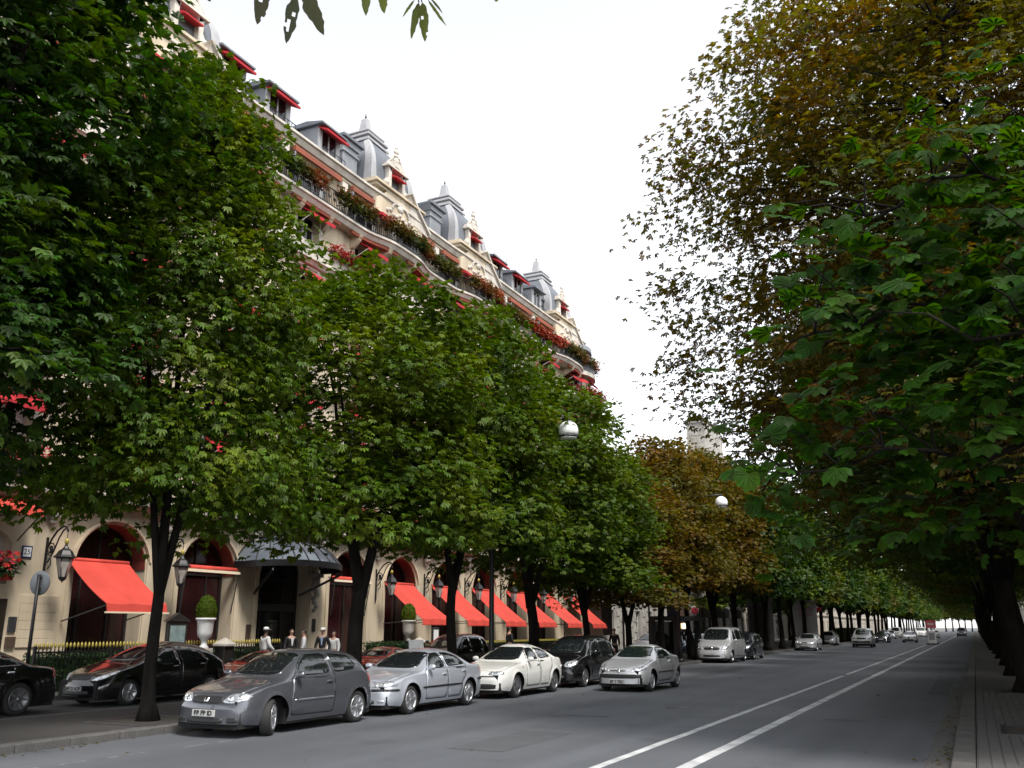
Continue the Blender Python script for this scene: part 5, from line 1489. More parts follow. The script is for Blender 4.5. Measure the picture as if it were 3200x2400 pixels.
def turret(yc, xc=XF - 1.95, hx=2.0, rounded=0.35, zt=28.05):
    zb = 24.85
    b = MB()
    b.cbox(xc - hx - .05, xc + hx + .35, yc - hx - .1, yc + hx + .1, 23.3, 24.35, .02)
    for (e, z0, z1) in ((.28, 24.35, 24.5), (.42, 24.5, 24.64), (.20, 24.64, 24.86)):
        b.cbox(xc - hx - e, xc + hx + .3 + e, yc - hx - e, yc + hx + e, z0, z1, .03)
    base = hb(b, 'turret_base', S)
    N = 12
    def half(t): return hx * (1 - t) + .92 * t + rounded * math.sin(PI * min(1, t * 1.02)) * (1 + .35 * t)
    b = MB(); V = []; F = []
    for i in range(N + 1):
        t = i / N; h = half(t); z = zb + (zt - zb) * t
        V += [(xc - h, yc - h, z), (xc + h, yc - h, z), (xc + h, yc + h, z), (xc - h, yc + h, z)]
    for i in range(N):
        for j in range(4): F.append((i * 4 + j, i * 4 + (j + 1) % 4, i * 4 + 4 + (j + 1) % 4, i * 4 + 4 + j))
    b.add(V, F)
    tr = hb(b, 'turret_roof', M['slate'])
    for sx, sy in ((1, -1), (1, 1), (-1, -1), (-1, 1)):
        b = MB(); P_ = []
        for i in range(N + 1):
            t = i / N; h = half(t) + .015; z = zb + (zt - zb) * t
            w = .50 - .18 * t
            P_.append(((xc + sx * h, yc + sy * (h - w), z), (xc + sx * (h + .045), yc + sy * (h + .045), z), (xc + sx * (h - w), yc + sy * h, z)))
        V = [p for r in P_ for p in r]
        F = []
        for i in range(N):
            for j in range(2): F.append((i * 3 + j, i * 3 + j + 1, i * 3 + 4 + j, i * 3 + 3 + j))
        b.add(V, F)
        hb(b, 'corner_rib', M['zwhite'], tr)
    b = MB()
    h = half(1)
    for (e, z0, z1) in ((.10, zt, zt + .16), (-.08, zt + .16, zt + .36), (.06, zt + .36, zt + .5), (-.22, zt + .5, zt + .72), (-.10, zt + .72, zt + .82)):
        b.cbox(xc - h - e, xc + h + e, yc - h - e, yc + h + e, z0, z1, .03)
    cr = hb(b, 'turret_crown', M['zwhite'])
    b = MB(); z0 = zt + .82; a, c = .30, .17
    b.add([(xc - a, yc - a, z0), (xc + a, yc - a, z0), (xc + a, yc + a, z0), (xc - a, yc + a, z0), (xc - c, yc - c, z0 + 1.1), (xc + c, yc - c, z0 + 1.1), (xc + c, yc + c, z0 + 1.1), (xc - c, yc + c, z0 + 1.1)],
          [(0, 1, 5, 4), (1, 2, 6, 5), (2, 3, 7, 6), (3, 0, 4, 7), (4, 5, 6, 7)])
    sp = hb(b, 'spire', M['zwhite'], cr)
    b = MB(); b.lathe([(.04, z0 + 1.1), (.03, z0 + 1.25), (.07, z0 + 1.3), (.03, z0 + 1.36), (.02, z0 + 1.5), (.001, z0 + 1.52)], (xc, yc, 0), 8); hb(b, 'finial', M['iron'], cr)
    # carved dormer in front, red awning inside its arch
    x0 = XF + .30
    yd = yc + .1
    b = MB(); zo = 24.75
    for sg in (-1, 1):
        b.prism([(yd + sg * .52, zo), (yd + sg * 1.05, zo), (yd + sg * .95, zo + .5), (yd + sg * .78, zo + .8), (yd + sg * .8, zo + 1.5), (yd + sg * .52, zo + 1.5)], 'x', x0 - .5, x0)
        b.sphere((x0 - .1, yd + sg * .92, zo + .42), .2, 10, 8)
        b.sphere((x0 - .1, yd + sg * .78, zo + 1.62), .15, 10, 8)
    ap = arch_pts(yd, .52, zo + 1.2, 10); ao = arch_pts(yd, .84, zo + 1.42, 10, .62)
    for i in range(10):
        b.add([(x0 - .5, *ap[i]), (x0 - .5, *ap[i + 1]), (x0 - .5, *ao[i + 1]), (x0 - .5, *ao[i]), (x0, *ap[i]), (x0, *ap[i + 1]), (x0, *ao[i + 1]), (x0, *ao[i])],
              [(4, 5, 6, 7), (0, 1, 5, 4), (3, 7, 6, 2), (0, 3, 2, 1)])
    b.cbox(x0 - .55, x0 + .12, yd - 1.0, yd + 1.0, zo + 1.42, zo + 1.56, .03)
    b.cbox(x0 - .5, x0 + .1, yd - 1.1, yd + 1.1, zo - .12, zo + .06, .03)
    b.box(x0 - 2.0, x0 - .45, yd - .8, yd + .8, zo, zo + 1.75)
    b.sphere((x0 - .12, yd, zo + 2.1), .22, 10, 8, 0, (.7, 1.2, 1)); b.sphere((x0 - .12, yd, zo + 2.42), .15, 10, 8, 0, (.7, 1.5, .8)); b.sphere((x0 - .12, yd, zo + 2.68), .17, 10, 8, 0, (.7, 1.2, 1.1)); b.sphere((x0 - .12, yd, zo + 2.92), .09, 8, 6)
    for sg in (-1, 1): b.tube([(x0 - .1, yd, zo + 2.25), (x0 - .1, yd + sg * .25, zo + 2.42), (x0 - .1, yd + sg * .38, zo + 2.2), (x0 - .1, yd + sg * .5, zo + 2.0), (x0 - .1, yd + sg * .86, zo + 1.7)], .07, 6)
    cd_ = hb(b, 'carved_dormer', M['stone_w'])
    b = MB(); b.box(x0 - .44, x0 - .42, yd - .52, yd + .52, zo + .06, zo + 1.72); hb(b, 'dormer_window', M['glass'], cd_)
    b = MB(); b.prism([(x0 - .3, zo + 1.25), (x0 + .32, zo + .9), (x0 + .32, zo + .82), (x0 - .3, zo + 1.05)], 'y', yd - .5, yd + .5); hb(b, 'dormer_awning', M['redup'], cd_)
    # gable with carved tympanum below
    b = MB(); xg = XF + .62
    b.prism([(yc - 2.2, 22.95), (yc + 2.3, 22.95), (yc + 2.3, 23.5), (yc + 1.5, 23.9), (yc + 1.1, 24.5), (yc - 1.1, 24.5), (yc - 1.5, 24.1), (yc - 2.2, 23.6)], 'x', XF + .2, xg)
    gb = hb(b, 'gable', S)
    b = MB()
    b.prism([(yc + .95, 23.5), (yc + 2.9, 23.3), (yc + 2.75, 23.55), (yc + 1.75, 24.35), (yc + 1.05, 25.15)], 'x', XF + .15, xg + .02)
    for p, q in (((yc + 1.0, 25.2), (yc + 1.75, 24.4)), ((yc + 1.75, 24.4), (yc + 2.95, 23.5))): b.bar((xg - .15, *p), (xg - .15, *q), .62, .13)
    pts = arch_pts(yc, .8, 23.55, 12, .5)
    for (a, c), (d, e) in zip(pts, pts[1:]): b.bar((xg + .03, a, c), (xg + .03, d, e), .12, .12)
    for i in range(9):
        b.sphere((xg, yc - 1.2 + i * .3, 23.3 + .12 * math.sin(i * 1.9)), .13, 7, 5)
    b.sphere((xg, yc, 23.78), .26, 10, 8, 0, (.5, 1.2, .8))
    hb(b, 'gable_carving', SW, gb, 'stuff')
    b = MB(); b.prism([(xg - .3, 22.95), (xg + .22, 22.82), (xg + .22, 22.66), (xg - .3, 22.8)], 'y', yc - 1.9, yc + 2.1); hb(b, 'rolled_awning', M['redup'], gb)
for yc in PY: turret(yc)
# rounded corner at the far end, with its ring balconies
CX, CY, CR = XF - 2.2, 64.4, 2.75
def arcband(r0, r1, z0, z1, a0=-95, a1=120, seg=26):
    b = MB(); V = []; F = []
    for i in range(seg + 1):
        a = R(a0 + (a1 - a0) * i / seg)
        for (r, z) in ((r0, z0), (r1, z0), (r1, z1), (r0, z1)): V.append((CX + r * math.cos(a), CY + r * math.sin(a), z))
    for i in range(seg):
        for j in range(4): F.append((i * 4 + j, i * 4 + (j + 1) % 4, i * 4 + 4 + (j + 1) % 4, i * 4 + 4 + j))
    F += [(0, 1, 2, 3), (seg * 4 + 3, seg * 4 + 2, seg * 4 + 1, seg * 4)]
    return b.add(V, F)
hb(arcband(CR - .4, CR, 0, 23.2), 'corner_wall', S)
for f in range(1, 6):
    z = FL[f]
    hb(arcband(CR - .1, CR + (.95 if f in (4,) else .6), z - .32, z), 'corner_balcony', SW)
    hb(arcband(CR + (.80 if f in (4,) else .5), CR + (.86 if f in (4,) else .55), z + .02, z + .85, seg=26), 'corner_railing', M['irongrey'] if f == 5 else M['stone_w'])
for f in range(0, 6):
    for a in (-62, -24, 14, 52):
        ar = R(a); c = Vector((CX + CR * math.cos(ar), CY + CR * math.sin(ar), FL[f] + 1.35))
        b = MB(); n = Vector((math.cos(ar), math.sin(ar), 0)); s_ = Vector((-n.y, n.x, 0))
        b.obox(c, n * .04, s_ * .46, Vector((0, 0, 1.0 if f < 5 else .75))); w = hb(b, 'window', M['glass'])
        b = MB(); b.obox(c + n * .05, n * .02, s_ * .05, Vector((0, 0, .95 if f < 5 else .72)))
        for sg in (-1, 1): b.obox(c + n * .05 + s_ * sg * .47, n * .03, s_ * .06, Vector((0, 0, 1.0 if f < 5 else .75)))
        hb(b, 'window_frame', M['framew'], w)
        if f < 5:
            b = MB(); u = c + Vector((0, 0, 1.0)) + n * .06
            e = u + n * .75 - Vector((0, 0, .6))
            b.add([u - s_ * .5, u + s_ * .5, e + s_ * .5, e - s_ * .5, u - s_ * .5 + Vector((0, 0, .03)), u + s_ * .5 + Vector((0, 0, .03)), e + s_ * .5 + Vector((0, 0, .03)), e - s_ * .5 + Vector((0, 0, .03))], [(0, 1, 2, 3), (4, 5, 6, 7), (0, 4, 5, 1), (1, 5, 6, 2), (2, 6, 7, 3), (3, 7, 4, 0)])
            hb(b, 'awning', M['redup'], w)
hb(arcband(.05, CR + .35, 23.2, 23.55, -95, 180), 'corner_roof', M['zinc'])
b = MB(); b.box(XF - 14, CX, HY1 - .35, CY + CR - .05, 0, 23.6); hb(b, 'end_wall', S)

# glass entrance canopy over the door
YC = 30.25
def cpt(a, v):
    r = (1.45 + 1.25 * v); x_in, x_out = .7, 2.15
    ex = (x_in + (x_out - x_in) * v)
    y = YC - r * math.cos(a)
    xx = XF + .05 + ex * math.sin(a) ** .55
    z = 5.38 - .90 * v ** 2.1 - .12 * (1 - math.sin(a)) * v
    return Vector((xx, y, z))
canopy = None
b = MB()
NA = 12
def frame_tube(pts, w): 
    for p, q in zip(pts, pts[1:]): b.bar(p, q, w, w * 1.3)
rim = [cpt(PI * i / 36, 1) for i in range(37)]
for p, q in zip(rim, rim[1:]):
    b.add([p + Vector((0, 0, .05)), q + Vector((0, 0, .05)), q - Vector((0, 0, .2)), p - Vector((0, 0, .2)), p * .994 + Vector((XF * .006, YC * .006, .05 + p.z * .006)), q * .994 + Vector((XF * .006, YC * .006, .05 + q.z * .006)), q * .994 + Vector((XF * .006, YC * .006, q.z * .006 - .2)), p * .994 + Vector((XF * .006, YC * .006, p.z * .006 - .2))],
          [(0, 1, 2, 3), (4, 7, 6, 5), (0, 4, 5, 1), (3, 2, 6, 7)])
frame_tube([cpt(PI * i / 24, 0) for i in range(25)], .12)
for i in range(NA + 1): frame_tube([cpt(PI * (i + .0) / NA, v / 6) for v in range(7)], .045)
for sg in (-1, 1): b.bar((XF, YC + sg * 1.4, 3.2), (XF + 1.6, YC + sg * 2.2, 4.1), .06, .1)
canopy = hb(b, 'entrance_canopy', M['iron'])
for i in range(NA):
    b = MB(); a0, a1 = PI * i / NA, PI * (i + 1) / NA
    V = []
    for v in range(7):
        for w in range(4): V.append(cpt(a0 + (a1 - a0) * w / 3, v / 6))
    b.add(V, [(v * 4 + w, v * 4 + w + 1, v * 4 + 5 + w, v * 4 + 4 + w) for v in range(6) for w in range(3)], 0, True)
    hb(b, 'glass_pane', M['canopyglass'], canopy)
b = MB()
top = [cpt(PI * i / 20, 0) for i in range(21)]
for p, q in zip(top, top[1:]):
    c = Vector((XF + .05, YC, 5.78))
    b.add([p + Vector((0, 0, .06)), q + Vector((0, 0, .06)), c + (q - c) * .25 + Vector((0, 0, .1)), c + (p - c) * .25 + Vector((0, 0, .1))], [(0, 1, 2, 3)], 0, True)
hb(b, 'skylight', M['canopyglass'], canopy)
# carved bracket statue beside the door
b = MB()
for j in range(9): b.sphere((XF + .25 + .06 * math.sin(j * 2.1), 32.45 + .05 * math.cos(j * 1.7), 3.95 - j * .17), .16 - j * .008, 8, 6)
b.cbox(XF, XF + .45, 32.15, 32.75, 4.0, 4.18, .02); hb(b, 'carved_bracket', M['stone_g'])

# ------------------------------------------------------------------ big red awnings of the arcade
GA = 'red awnings of the ground floor arches'
def awning(yc, r, zt, xo, zl, label, val=True):
    o = Vector((XF + .05, yc, zt))
    t = thing('awning', label, 'awning', o, group=GA)
    b = MB(); n = 7
    x0 = .0; x1 = xo - XF - .05
    rows = []
    for i in range(n + 1):
        s_ = i / n
        xx = x0 + (x1 - x0) * s_; zz = (zl + .0 - zt) * s_ - .10 * math.sin(PI * s_)
        if i == n: pass
        rows.append((xx, zz))
    rows.append((x1 + .06, rows[-1][1] - .24))
    V = []; F = []
    m = 9
    for (xx, zz) in rows:
        for j in range(m):
            yy = -r + 2 * r * j / (m - 1)
            V.append((xx, yy, zz + .022 * math.sin(j * 1.57 + yc) * (xx / x1)))
    k = len(V)
    V += [(x_, y_, z_ - .02) for x_, y_, z_ in V]
    for i in range(len(rows) - 1):
        for j in range(m - 1):
            a = i * m + j
            F.append((a, a + 1, a + m + 1, a + m)); F.append((k + a, k + a + m, k + a + m + 1, k + a + 1))
    for i in range(len(rows) - 1):
        a = i * m; F.append((a, a + m, k + a + m, k + a)); a = i * m + m - 1; F.append((a, k + a, k + a + m, a + m))
    a = (len(rows) - 1) * m
    for j in range(m - 1): F.append((a + j, a + j + 1, k + a + j + 1, k + a + j))
    b.add(V, F, 0, False); b.build('canvas', M['red'], t)
    b = MB(); e = rows[-1]
    b.bar((e[0], -r - .06, e[1] - .02), (e[0], r + .06, e[1] - .02), .05, .05); b.build('front_bar', M['cream'] if val else M['red'], t)
    for sg in (-1, 1):
        b = MB(); b.bar((0, sg * r * .98, -1.95), (x1 - .02, sg * r * .98, rows[-2][1] - .04), .035, .035); b.build('arm', M['irongrey'], t)
    b = MB(); b.tube([(0.0, -r, .0), (0.0, r, .0)], .07, 8); b.build('roller', M['red'], t)
AL = {0: 'nearest red awning, over the first arch at left by the round sign', 4: 'red awning over the first arch right of the entrance canopy, behind the clipped ball urn',
      5: 'second red awning right of the entrance canopy, crossed by a forked trunk', 6: 'third red awning right of the entrance, crossed by the lamp post',
      7: 'fourth red awning right of the entrance canopy', 8: 'fifth red awning right of the entrance, between two trunks', 9: 'last red awning, at the far corner of the hotel'}
for k, lab in AL.items():
    yc = bays[k][1]
    awning(yc - (.55 if k == 0 else .25), 1.2 if k == 0 else 1.32, 4.02, XF + (2.05 if k == 0 else 2.3), (2.60 if k == 0 else 2.28 - .008 * (yc - 39)), lab, k == 0)
for k, lab in {1: 'rolled up awning with pale bar across the second arch, left of the entrance', 3: 'rolled up awning with pale bar just right of the glass canopy'}.items():
    yc = bays[k][1]
    t = thing('awning', lab, 'awning', (XF + .05, yc, 4.0), group=GA)
    b = MB(); b.tube([(.1, -1.36, .05), (.1, 1.36, .05)], .10, 10); b.build('canvas', M['red'], t)
    b = MB(); b.bar((.24, -1.42, -.06), (.24, 1.42, -.06), .06, .10); b.build('front_bar', M['cream'], t)
    b = MB(); b.bar((0, 1.3, -1.6), (.22, 1.36, -.1), .03); b.bar((0, -1.3, -1.6), (.22, -1.36, -.1), .03); b.build('arm', M['irongrey'], t)
t = thing('awning', 'short red awning over the window above the service door at the left edge', 'awning', (XF + .05, 16.8, 5.75), group=GA)
b = MB(); b.prism([(0, 0), (0, -.04), (.95, -.42), (1.0, -.62), (.97, -.62), (.94, -.38)], 'y', -1.45, 1.45); b.build('canvas', M['red'], t)
b = MB(); b.bar((0, 1.4, -1.3), (.95, 1.43, -.5), .03); b.bar((0, -1.4, -1.3), (.95, -1.43, -.5), .03); b.build('arm', M['irongrey'], t)

# ------------------------------------------------------------------ wrought iron wall lanterns
GLN = 'wrought iron lanterns on the arcade piers'
def lantern(yc, label, proto=[None]):
    if proto[0] is None:
        t = thing('wall_lantern', label, 'lantern', (0, 0, 0), group=GLN)
        b = MB()
        b.bar((.04, 0, -.95), (.04, 0, .55), .07, .05); b.prism([(.0, -.95), (.08, -.95), (.04, -1.25)], 'y', -.035, .035)
        arc = [(.06, 0, .15), (.25, 0, .48), (.5, 0, .76), (.78, 0, .90), (.98, 0, .86), (1.04, 0, .70)]
        b.tube(arc, .036, 7)
        b.tube([(.06, 0, -.35), (.2, 0, -.28), (.42, 0, .05), (.62, 0, .50), (.8, 0, .76), (.98, 0, .84)], .028, 6)
        sp = [(.26 + .20 * math.cos(a) * (1 - a / 14), 0, .14 + .22 * math.sin(a) * (1 - a / 14)) for a in [i * .55 for i in range(18)]]
        b.tube(sp, .024, 5)
        b.sphere((.3, 0, .1), .1, 8, 6, 0, (1, .4, 1.4))
        b.tube([(.06, 0, .0), (.3, 0, -.1), (.34, 0, -.4), (.2, 0, -.55)], .024, 5)
        b.tube([(1.04, 0, .72), (1.04, 0, .40)], .015, 5)
        b.build('bracket', M['iron'], t)
        b = MB(); b.sphere((1.04, 0, .36), .075, 10, 8, 0, (1, 1, 1.5)); b.build('gilt_knob', M['gold'], t)
        b = MB(); b.lathe([(.03, .32), (.06, .2), (.11, .12), (.22, .04), (.30, -.1), (.37, -.17), (.37, -.2), (.27, -.2), (.27, -.23)], (1.04, 0, 0), 6, 0, 'z', False)
        for i in range(6):
            a = 2 * PI * i / 6
            b.bar((1.04 + .265 * math.cos(a), .265 * math.sin(a), -.2), (1.04 + .12 * math.cos(a), .12 * math.sin(a), -.86), .028, .028)
        b.lathe([(.14, -.84), (.12, -.92), (.04, -.98), (.001, -1.04)], (1.04, 0, 0), 6, 0, 'z', False)
        b.build('lantern_roof', M['iron'], t)
        b = MB(); b.lathe([(.255, -.21), (.25, -.4), (.115, -.85)], (1.04, 0, 0), 6, 0, 'z', False); b.build('lantern_glass', M['lampglass'], t)
        proto[0] = t
    else:
        t = copy_tree(proto[0]); t['label'] = label
    t.location = (XF, yc, 4.15); t.scale = (.9, .9, .9)
    return t
LL = ['nearest wall lantern, left of the first red awning', 'wall lantern half hidden by the forked trunk between first and second arches', None, 'wall lantern on the pier left of the awning behind the ball urn',
      'wall lantern left of the second awning past the entrance', 'wall lantern left of the awning crossed by the lamp post', 'wall lantern left of the fourth awning past the entrance', 'wall lantern hung before the fifth awning past the entrance', 'farthest wall lantern, before the last red awning']
for (i, e) in enumerate([19.25, 24.0, None, 37.35, 41.8, 46.2, 50.7, 55.1, 59.6]):
    if e: lantern(e, LL[i])
# ------------------------------------------------------------------ planters on the balconies
TP = leaf_tpl(3, .16, .085, 2.4)
TF = leaf_tpl(5, .05, .045, 4.8, .0, .05, stalk=.0)
def strip_leaves(name, pts, n, wid, hgt, tpl, size, droop=.5, seed=0, up=.5):
    """leaves scattered along a polyline: pts world or local"""
    rs = np.random.RandomState(seed)
    P_ = np.array(pts, float)
    seg = np.linalg.norm(np.diff(P_, axis=0), axis=1); cum = np.concatenate([[0], np.cumsum(seg)])
    s_ = rs.rand(n) * cum[-1]
    pos = np.stack([np.interp(s_, cum, P_[:, k]) for k in range(3)], 1)
    den = np.array([.5 + .5 * noise.noise((float(v) * 1.3, seed, 0)) for v in s_])
    hx = rs.normal(size=n) * .45
    pos[:, 0] += hx * wid
    v = rs.rand(n)
    pos[:, 2] += (v - droop) * hgt * (.55 + .9 * den)
    pos[:, 1] += rs.normal(size=n) * .03
    out = np.stack([np.abs(rs.normal(size=n)) * .6 + .2, rs.normal(size=n) * .7, rs.normal(size=n) * .4 - .2], 1)
    nrm = np.stack([rs.normal(size=n) * .5 + .4, rs.normal(size=n) * .5, np.abs(rs.normal(size=n)) * .6 + up], 1)
    return scatter_mesh(name, tpl, pos, out, nrm, size * (.7 + .6 * rs.rand(n)))
def planter(name, label, cat, y0, y1, z, out, leaf, n, wid=.34, hgt=.75, droop=.6, flower=None, nf=0, group=None, curve=True, trough=True, fl2=None):
    yc = (y0 + y1) / 2
    o = Vector((XF + out + (bump(yc) if curve else 0), yc, z))
    t = thing(name, label, cat, o, group=group)
    k = max(2, int((y1 - y0) / .4))
    pts = [(XF + out + (bump(y0 + (y1 - y0) * i / k) if curve else 0) - o.x, y0 + (y1 - y0) * i / k - o.y, 0) for i in range(k + 1)]
    if trough:
        b = MB()
        for p, q in zip(pts, pts[1:]): b.bar((p[0], p[1], -.08), (q[0], q[1], -.08), .2, .2)
        b.build('trough', M['irongrey'], t)
    sd = int(yc * 7 + z * 3)
    link('foliage', strip_leaves('foliage', pts, n, wid, hgt, TP, 1.0, droop, sd), M[leaf], t)
    if flower:
        link('blossom', strip_leaves('blossom', [(p[0] + wid * .25, p[1], p[2] + .1) for p in pts], nf, wid * 1.1, hgt * .8, TF, 1.25, droop * .8, sd + 1), M[flower], t)
    return t
G6 = 'planted troughs along the top floor balcony railing'
z6 = 22.25
for (y0, y1, leaf, lab, fl, nf) in (
    (27.5, 30.7, 'box', 'trailing green and rust plants on the top balcony, nearest the left dormers', None, 0),
    (31.8, 34.8, 'trail', 'rust brown and green trailing plants on the top balcony below the tall chimney', 'flowero', 420),
    (35.4, 37.9, 'trail', 'bright green trailing plants under the nearest domed turret', None, 0),
    (38.2, 40.0, 'trail', 'olive trailing plants right of the nearest turret gable', None, 0),
    (40.2, 43.4, 'box', 'thin trailing planting on the top balcony between the two middle turrets', None, 0),
    (44.4, 49.0, 'trail', 'long green and brown trailing planter below the second turret', 'flowero', 220),
    (49.6, 52.6, 'box', 'sparse trailing plants below the dormer with aerials', None, 0),
    (53.2, 58.8, 'flowero', 'long orange brown planter on the top balcony left of the farthest turret', 'flowero', 500),
    (59.4, 63.4, 'trail', 'olive planting on the top balcony at the rounded far corner', None, 0)):
    planter('trailing_planter', lab, 'planter', y0, y1, z6, .76, ('trail' if leaf == 'box' else leaf), int((y1 - y0) * 270), .30, .58, .62, fl, nf, G6)
G5 = 'planted troughs along the fifth floor balustrade'
for (y0, y1, leaf, fl, nf, lab) in (
    (25.2, 27.2, 'flowero', 'flowero', 300, 'rusty brown tuft on the fifth floor just right of the nearest tall crown'),
    (32.0, 35.0, 'flowero', 'flower', 420, 'red and rust flowers on the fifth floor balustrade above the third tree'),
    (42.6, 44.6, 'flowero', 'flowero', 200, 'small rust planter on the fifth floor between the middle turrets'),
    (46.8, 51.8, 'trail', 'flower', 900, 'long bank of red geraniums on the fifth floor below the second turret'),
    (53.5, 57.5, 'trail', 'flower', 600, 'red geraniums on the fifth floor left of the rounded corner')):
    planter('flower_trough', lab, 'flower box', y0, y1, 19.35, .34, leaf, int((y1 - y0) * 170), .4, .6, .45, fl, nf, G5)
# ring of geraniums round the corner balcony
def ring_planter(label, z, r, a0, a1, n, nf, leaf='trail', fl='flower'):
    c = Vector((CX, CY, z)); am = R((a0 + a1) / 2)
    o = c + Vector((math.cos(am), math.sin(am), 0)) * r
    t = thing('flower_trough', label, 'flower box', o, group='flower rings on the rounded corner')
    pts = [tuple(c + Vector((math.cos(R(a)), math.sin(R(a)), 0)) * r - o) for a in range(a0, a1 + 1, 6)]
    b = MB()
    for p, q in zip(pts, pts[1:]): b.bar((p[0], p[1], -.08), (q[0], q[1], -.08), .2, .2)
    b.build('trough', M['irongrey'], t)
    link('foliage', strip_leaves('foliage', pts, n, .5, .7, TP, 1.1, .5, int(z)), M[leaf], t)
    if nf: link('blossom', strip_leaves('blossom', [(p[0], p[1], p[2] + .12) for p in pts], nf, .55, .6, TF, 1.7, .3, int(z) + 1), M[fl], t)
ring_planter('full ring of red geraniums round the corner balcony, lowest one above the trees', 19.4, CR + .85, -80, 100, 1300, 1500)
ring_planter('olive plants round the top balcony of the rounded corner', 22.2, CR + .55, -80, 60, 900, 0)
ring_planter('red geraniums peeping over the tree tops at the corner, fourth floor', 16.35, CR + .5, -80, 90, 700, 700)
# geranium boxes at the lower windows, glimpsed through the leaves
GW = 'geranium boxes at the hotel windows'
proto = None
for f, z in ((0, 6.75), (1, 9.85), (2, 12.85), (3, 15.85)):
    for i, yc in enumerate(UB):
        if f == 3 and i < 6 or f == 2 and i % 2 == 1: continue
        if yc > 63: continue
        fl = ('first', 'second', 'third', 'fourth')[f]
        if f == 0 and i == 0: lab = 'geranium box on the first floor ledge at the left edge, above the short awning'
        elif f == 0 and i == 1: lab = 'geranium box with pale pot above the nearest red arch awning'
        else: lab = 'red geraniums glimpsed through the leaves on the %s floor, %s window from the left' % (fl, ('first', 'second', 'third', 'fourth', 'fifth', 'sixth', 'seventh', 'eighth', 'ninth', 'tenth', 'eleventh')[i])
        if proto is None:
            t = thing('flower_box', lab, 'flower box', (0, 0, 0), group=GW)
            b = MB(); b.cbox(-.16, .16, -1.0, 1.0, -.22, .02, .02); b.build('trough', M['irongrey'], t)
            pts = [(0, -1.0, .05), (0, 1.0, .05)]
            link('foliage', strip_leaves('foliage', pts, 420, .45, .6, TP, 1.0, .4, 5), M['box'], t)
            link('blossom', strip_leaves('blossom', [(.12, -1, .18), (.12, 1, .18)], 420, .5, .55, TF, 1.5, .3, 6), M['flower'], t)
            proto = t
        else:
            t = copy_tree(proto); t['label'] = lab
        t.location = (XF + .42, yc, z); t.rotation_euler = (0, 0, 0)
t = copy_tree(proto); t['label'] = 'red metal flower box at the window above the service door, left edge'
t.location = (XF + .28, 16.9, 3.5)
b = MB(); b.cbox(-.18, .20, -1.05, 1.05, -.26, -.05, .02); b.build('red_rail', M['red'], t)

# ------------------------------------------------------------------ terrace fence, hedges, urns
def fence(y0, y1, x, label, gold=True, rail=False, h=1.28):
    o = Vector((x, (y0 + y1) / 2, .125))
    t = thing('iron_fence', label, 'fence', o)
    L = (y1 - y0) / 2
    b = MB(); y = -L
    while y <= L: b.box(-.012, .012, y - .012, y + .012, .05, h - .1); y += .125
    b.build('picket', M['iron'], t, kind='stuff')
    b = MB()
    for z in (.12, h - .22): b.box(-.02, .02, -L, L, z, z + .05)
    b.build('rail', M['iron'], t)
    y = -L
    pm = MB(); pm.cbox(-.04, .04, -.04, .04, 0, h - .02, .01); pm = pm.mesh('post')
    while y <= L + .01:
        p = link('post', pm, M['iron'], t); p.location = (0, y, 0); y += max(1.8, 2 * L / max(1, round(2 * L / 2.4)))
    if gold:
        b = MB(); y = -L
        while y <= L:
            b.lathe([(.010, h - .10), (.036, h - .05), (.034, h + .02), (.012, h + .06), (.001, h + .08)], (0, y, 0), 6); y += .125
        b.build('gilt_spear_tip', M['gold'], t, kind='stuff')
    if rail:
        b = MB(); b.box(-.06, .06, -L, L, h - .08, h + .02); b.build('gilt_rail', M['gold'], t)
    return t
fence(17.4, 27.6, -23.4, 'black iron fence with gilded spear tips below the nearest red awning')
fence(35.6, 62.0, -23.6, 'long black terrace fence with a gilded top rail under the row of red awnings', False, True, 1.05)
def hedge(y0, y1, x0, x1, h, label, leaf='box', seed=3, name='clipped_hedge'):
    o = Vector(((x0 + x1) / 2, (y0 + y1) / 2, .125))
    t = thing(name, label, 'hedge', o)
    a, c = (x1 - x0) / 2, (y1 - y0) / 2
    b = MB(); b.cbox(-a + .06, a - .06, -c + .06, c - .06, 0, h - .06, .04); b.build('hedge_core', M['box'], t)
    rs = np.random.RandomState(seed)
    n = int(260 * ((y1 - y0) * (h * 2 + (x1 - x0)) + h * (x1 - x0) * 2))
    n = min(n, 9000)
    pos = np.zeros((n, 3)); nr = np.zeros((n, 3))
    ar = np.array([2 * c * h, 2 * c * h, 2 * a * h, 2 * a * h, 4 * a * c]); ch = rs.choice(5, n, p=ar / ar.sum())
    u = rs.rand(n) * 2 - 1; v = rs.rand(n)
    for k in range(5):
        m = ch == k
        if k < 2: pos[m] = np.stack([np.full(m.sum(), a if k else -a), u[m] * c, v[m] * h], 1); nr[m] = (1 if k else -1, 0, .3)
        elif k < 4: pos[m] = np.stack([u[m] * a, np.full(m.sum(), c if k == 3 else -c), v[m] * h], 1); nr[m] = (0, 1 if k == 3 else -1, .3)
        else: pos[m] = np.stack([u[m] * a, (v[m] * 2 - 1) * c, np.full(m.sum(), h)], 1); nr[m] = (0, 0, 1)
    pos += rs.normal(size=(n, 3)) * .025
    link('foliage', scatter_mesh('foliage', leaf_tpl(3, .055, .04, 2.4, stalk=.01), pos, rs.normal(size=(n, 3)), nr + rs.normal(size=(n, 3)) * .5, .8 + .5 * rs.rand(n)), M[leaf], t)
    return t
hedge(17.5, 27.4, -24.0, -23.5, 1.02, 'dark clipped hedge behind the fence with gilded tips')
hedge(32.6, 36.2, -23.2, -22.4, 1.12, 'dark green block of clipped hedge right of the entrance', seed=8)
hedge(36.4, 61.5, -24.3, -23.75, .92, 'low dark hedge behind the long terrace fence', seed=9)
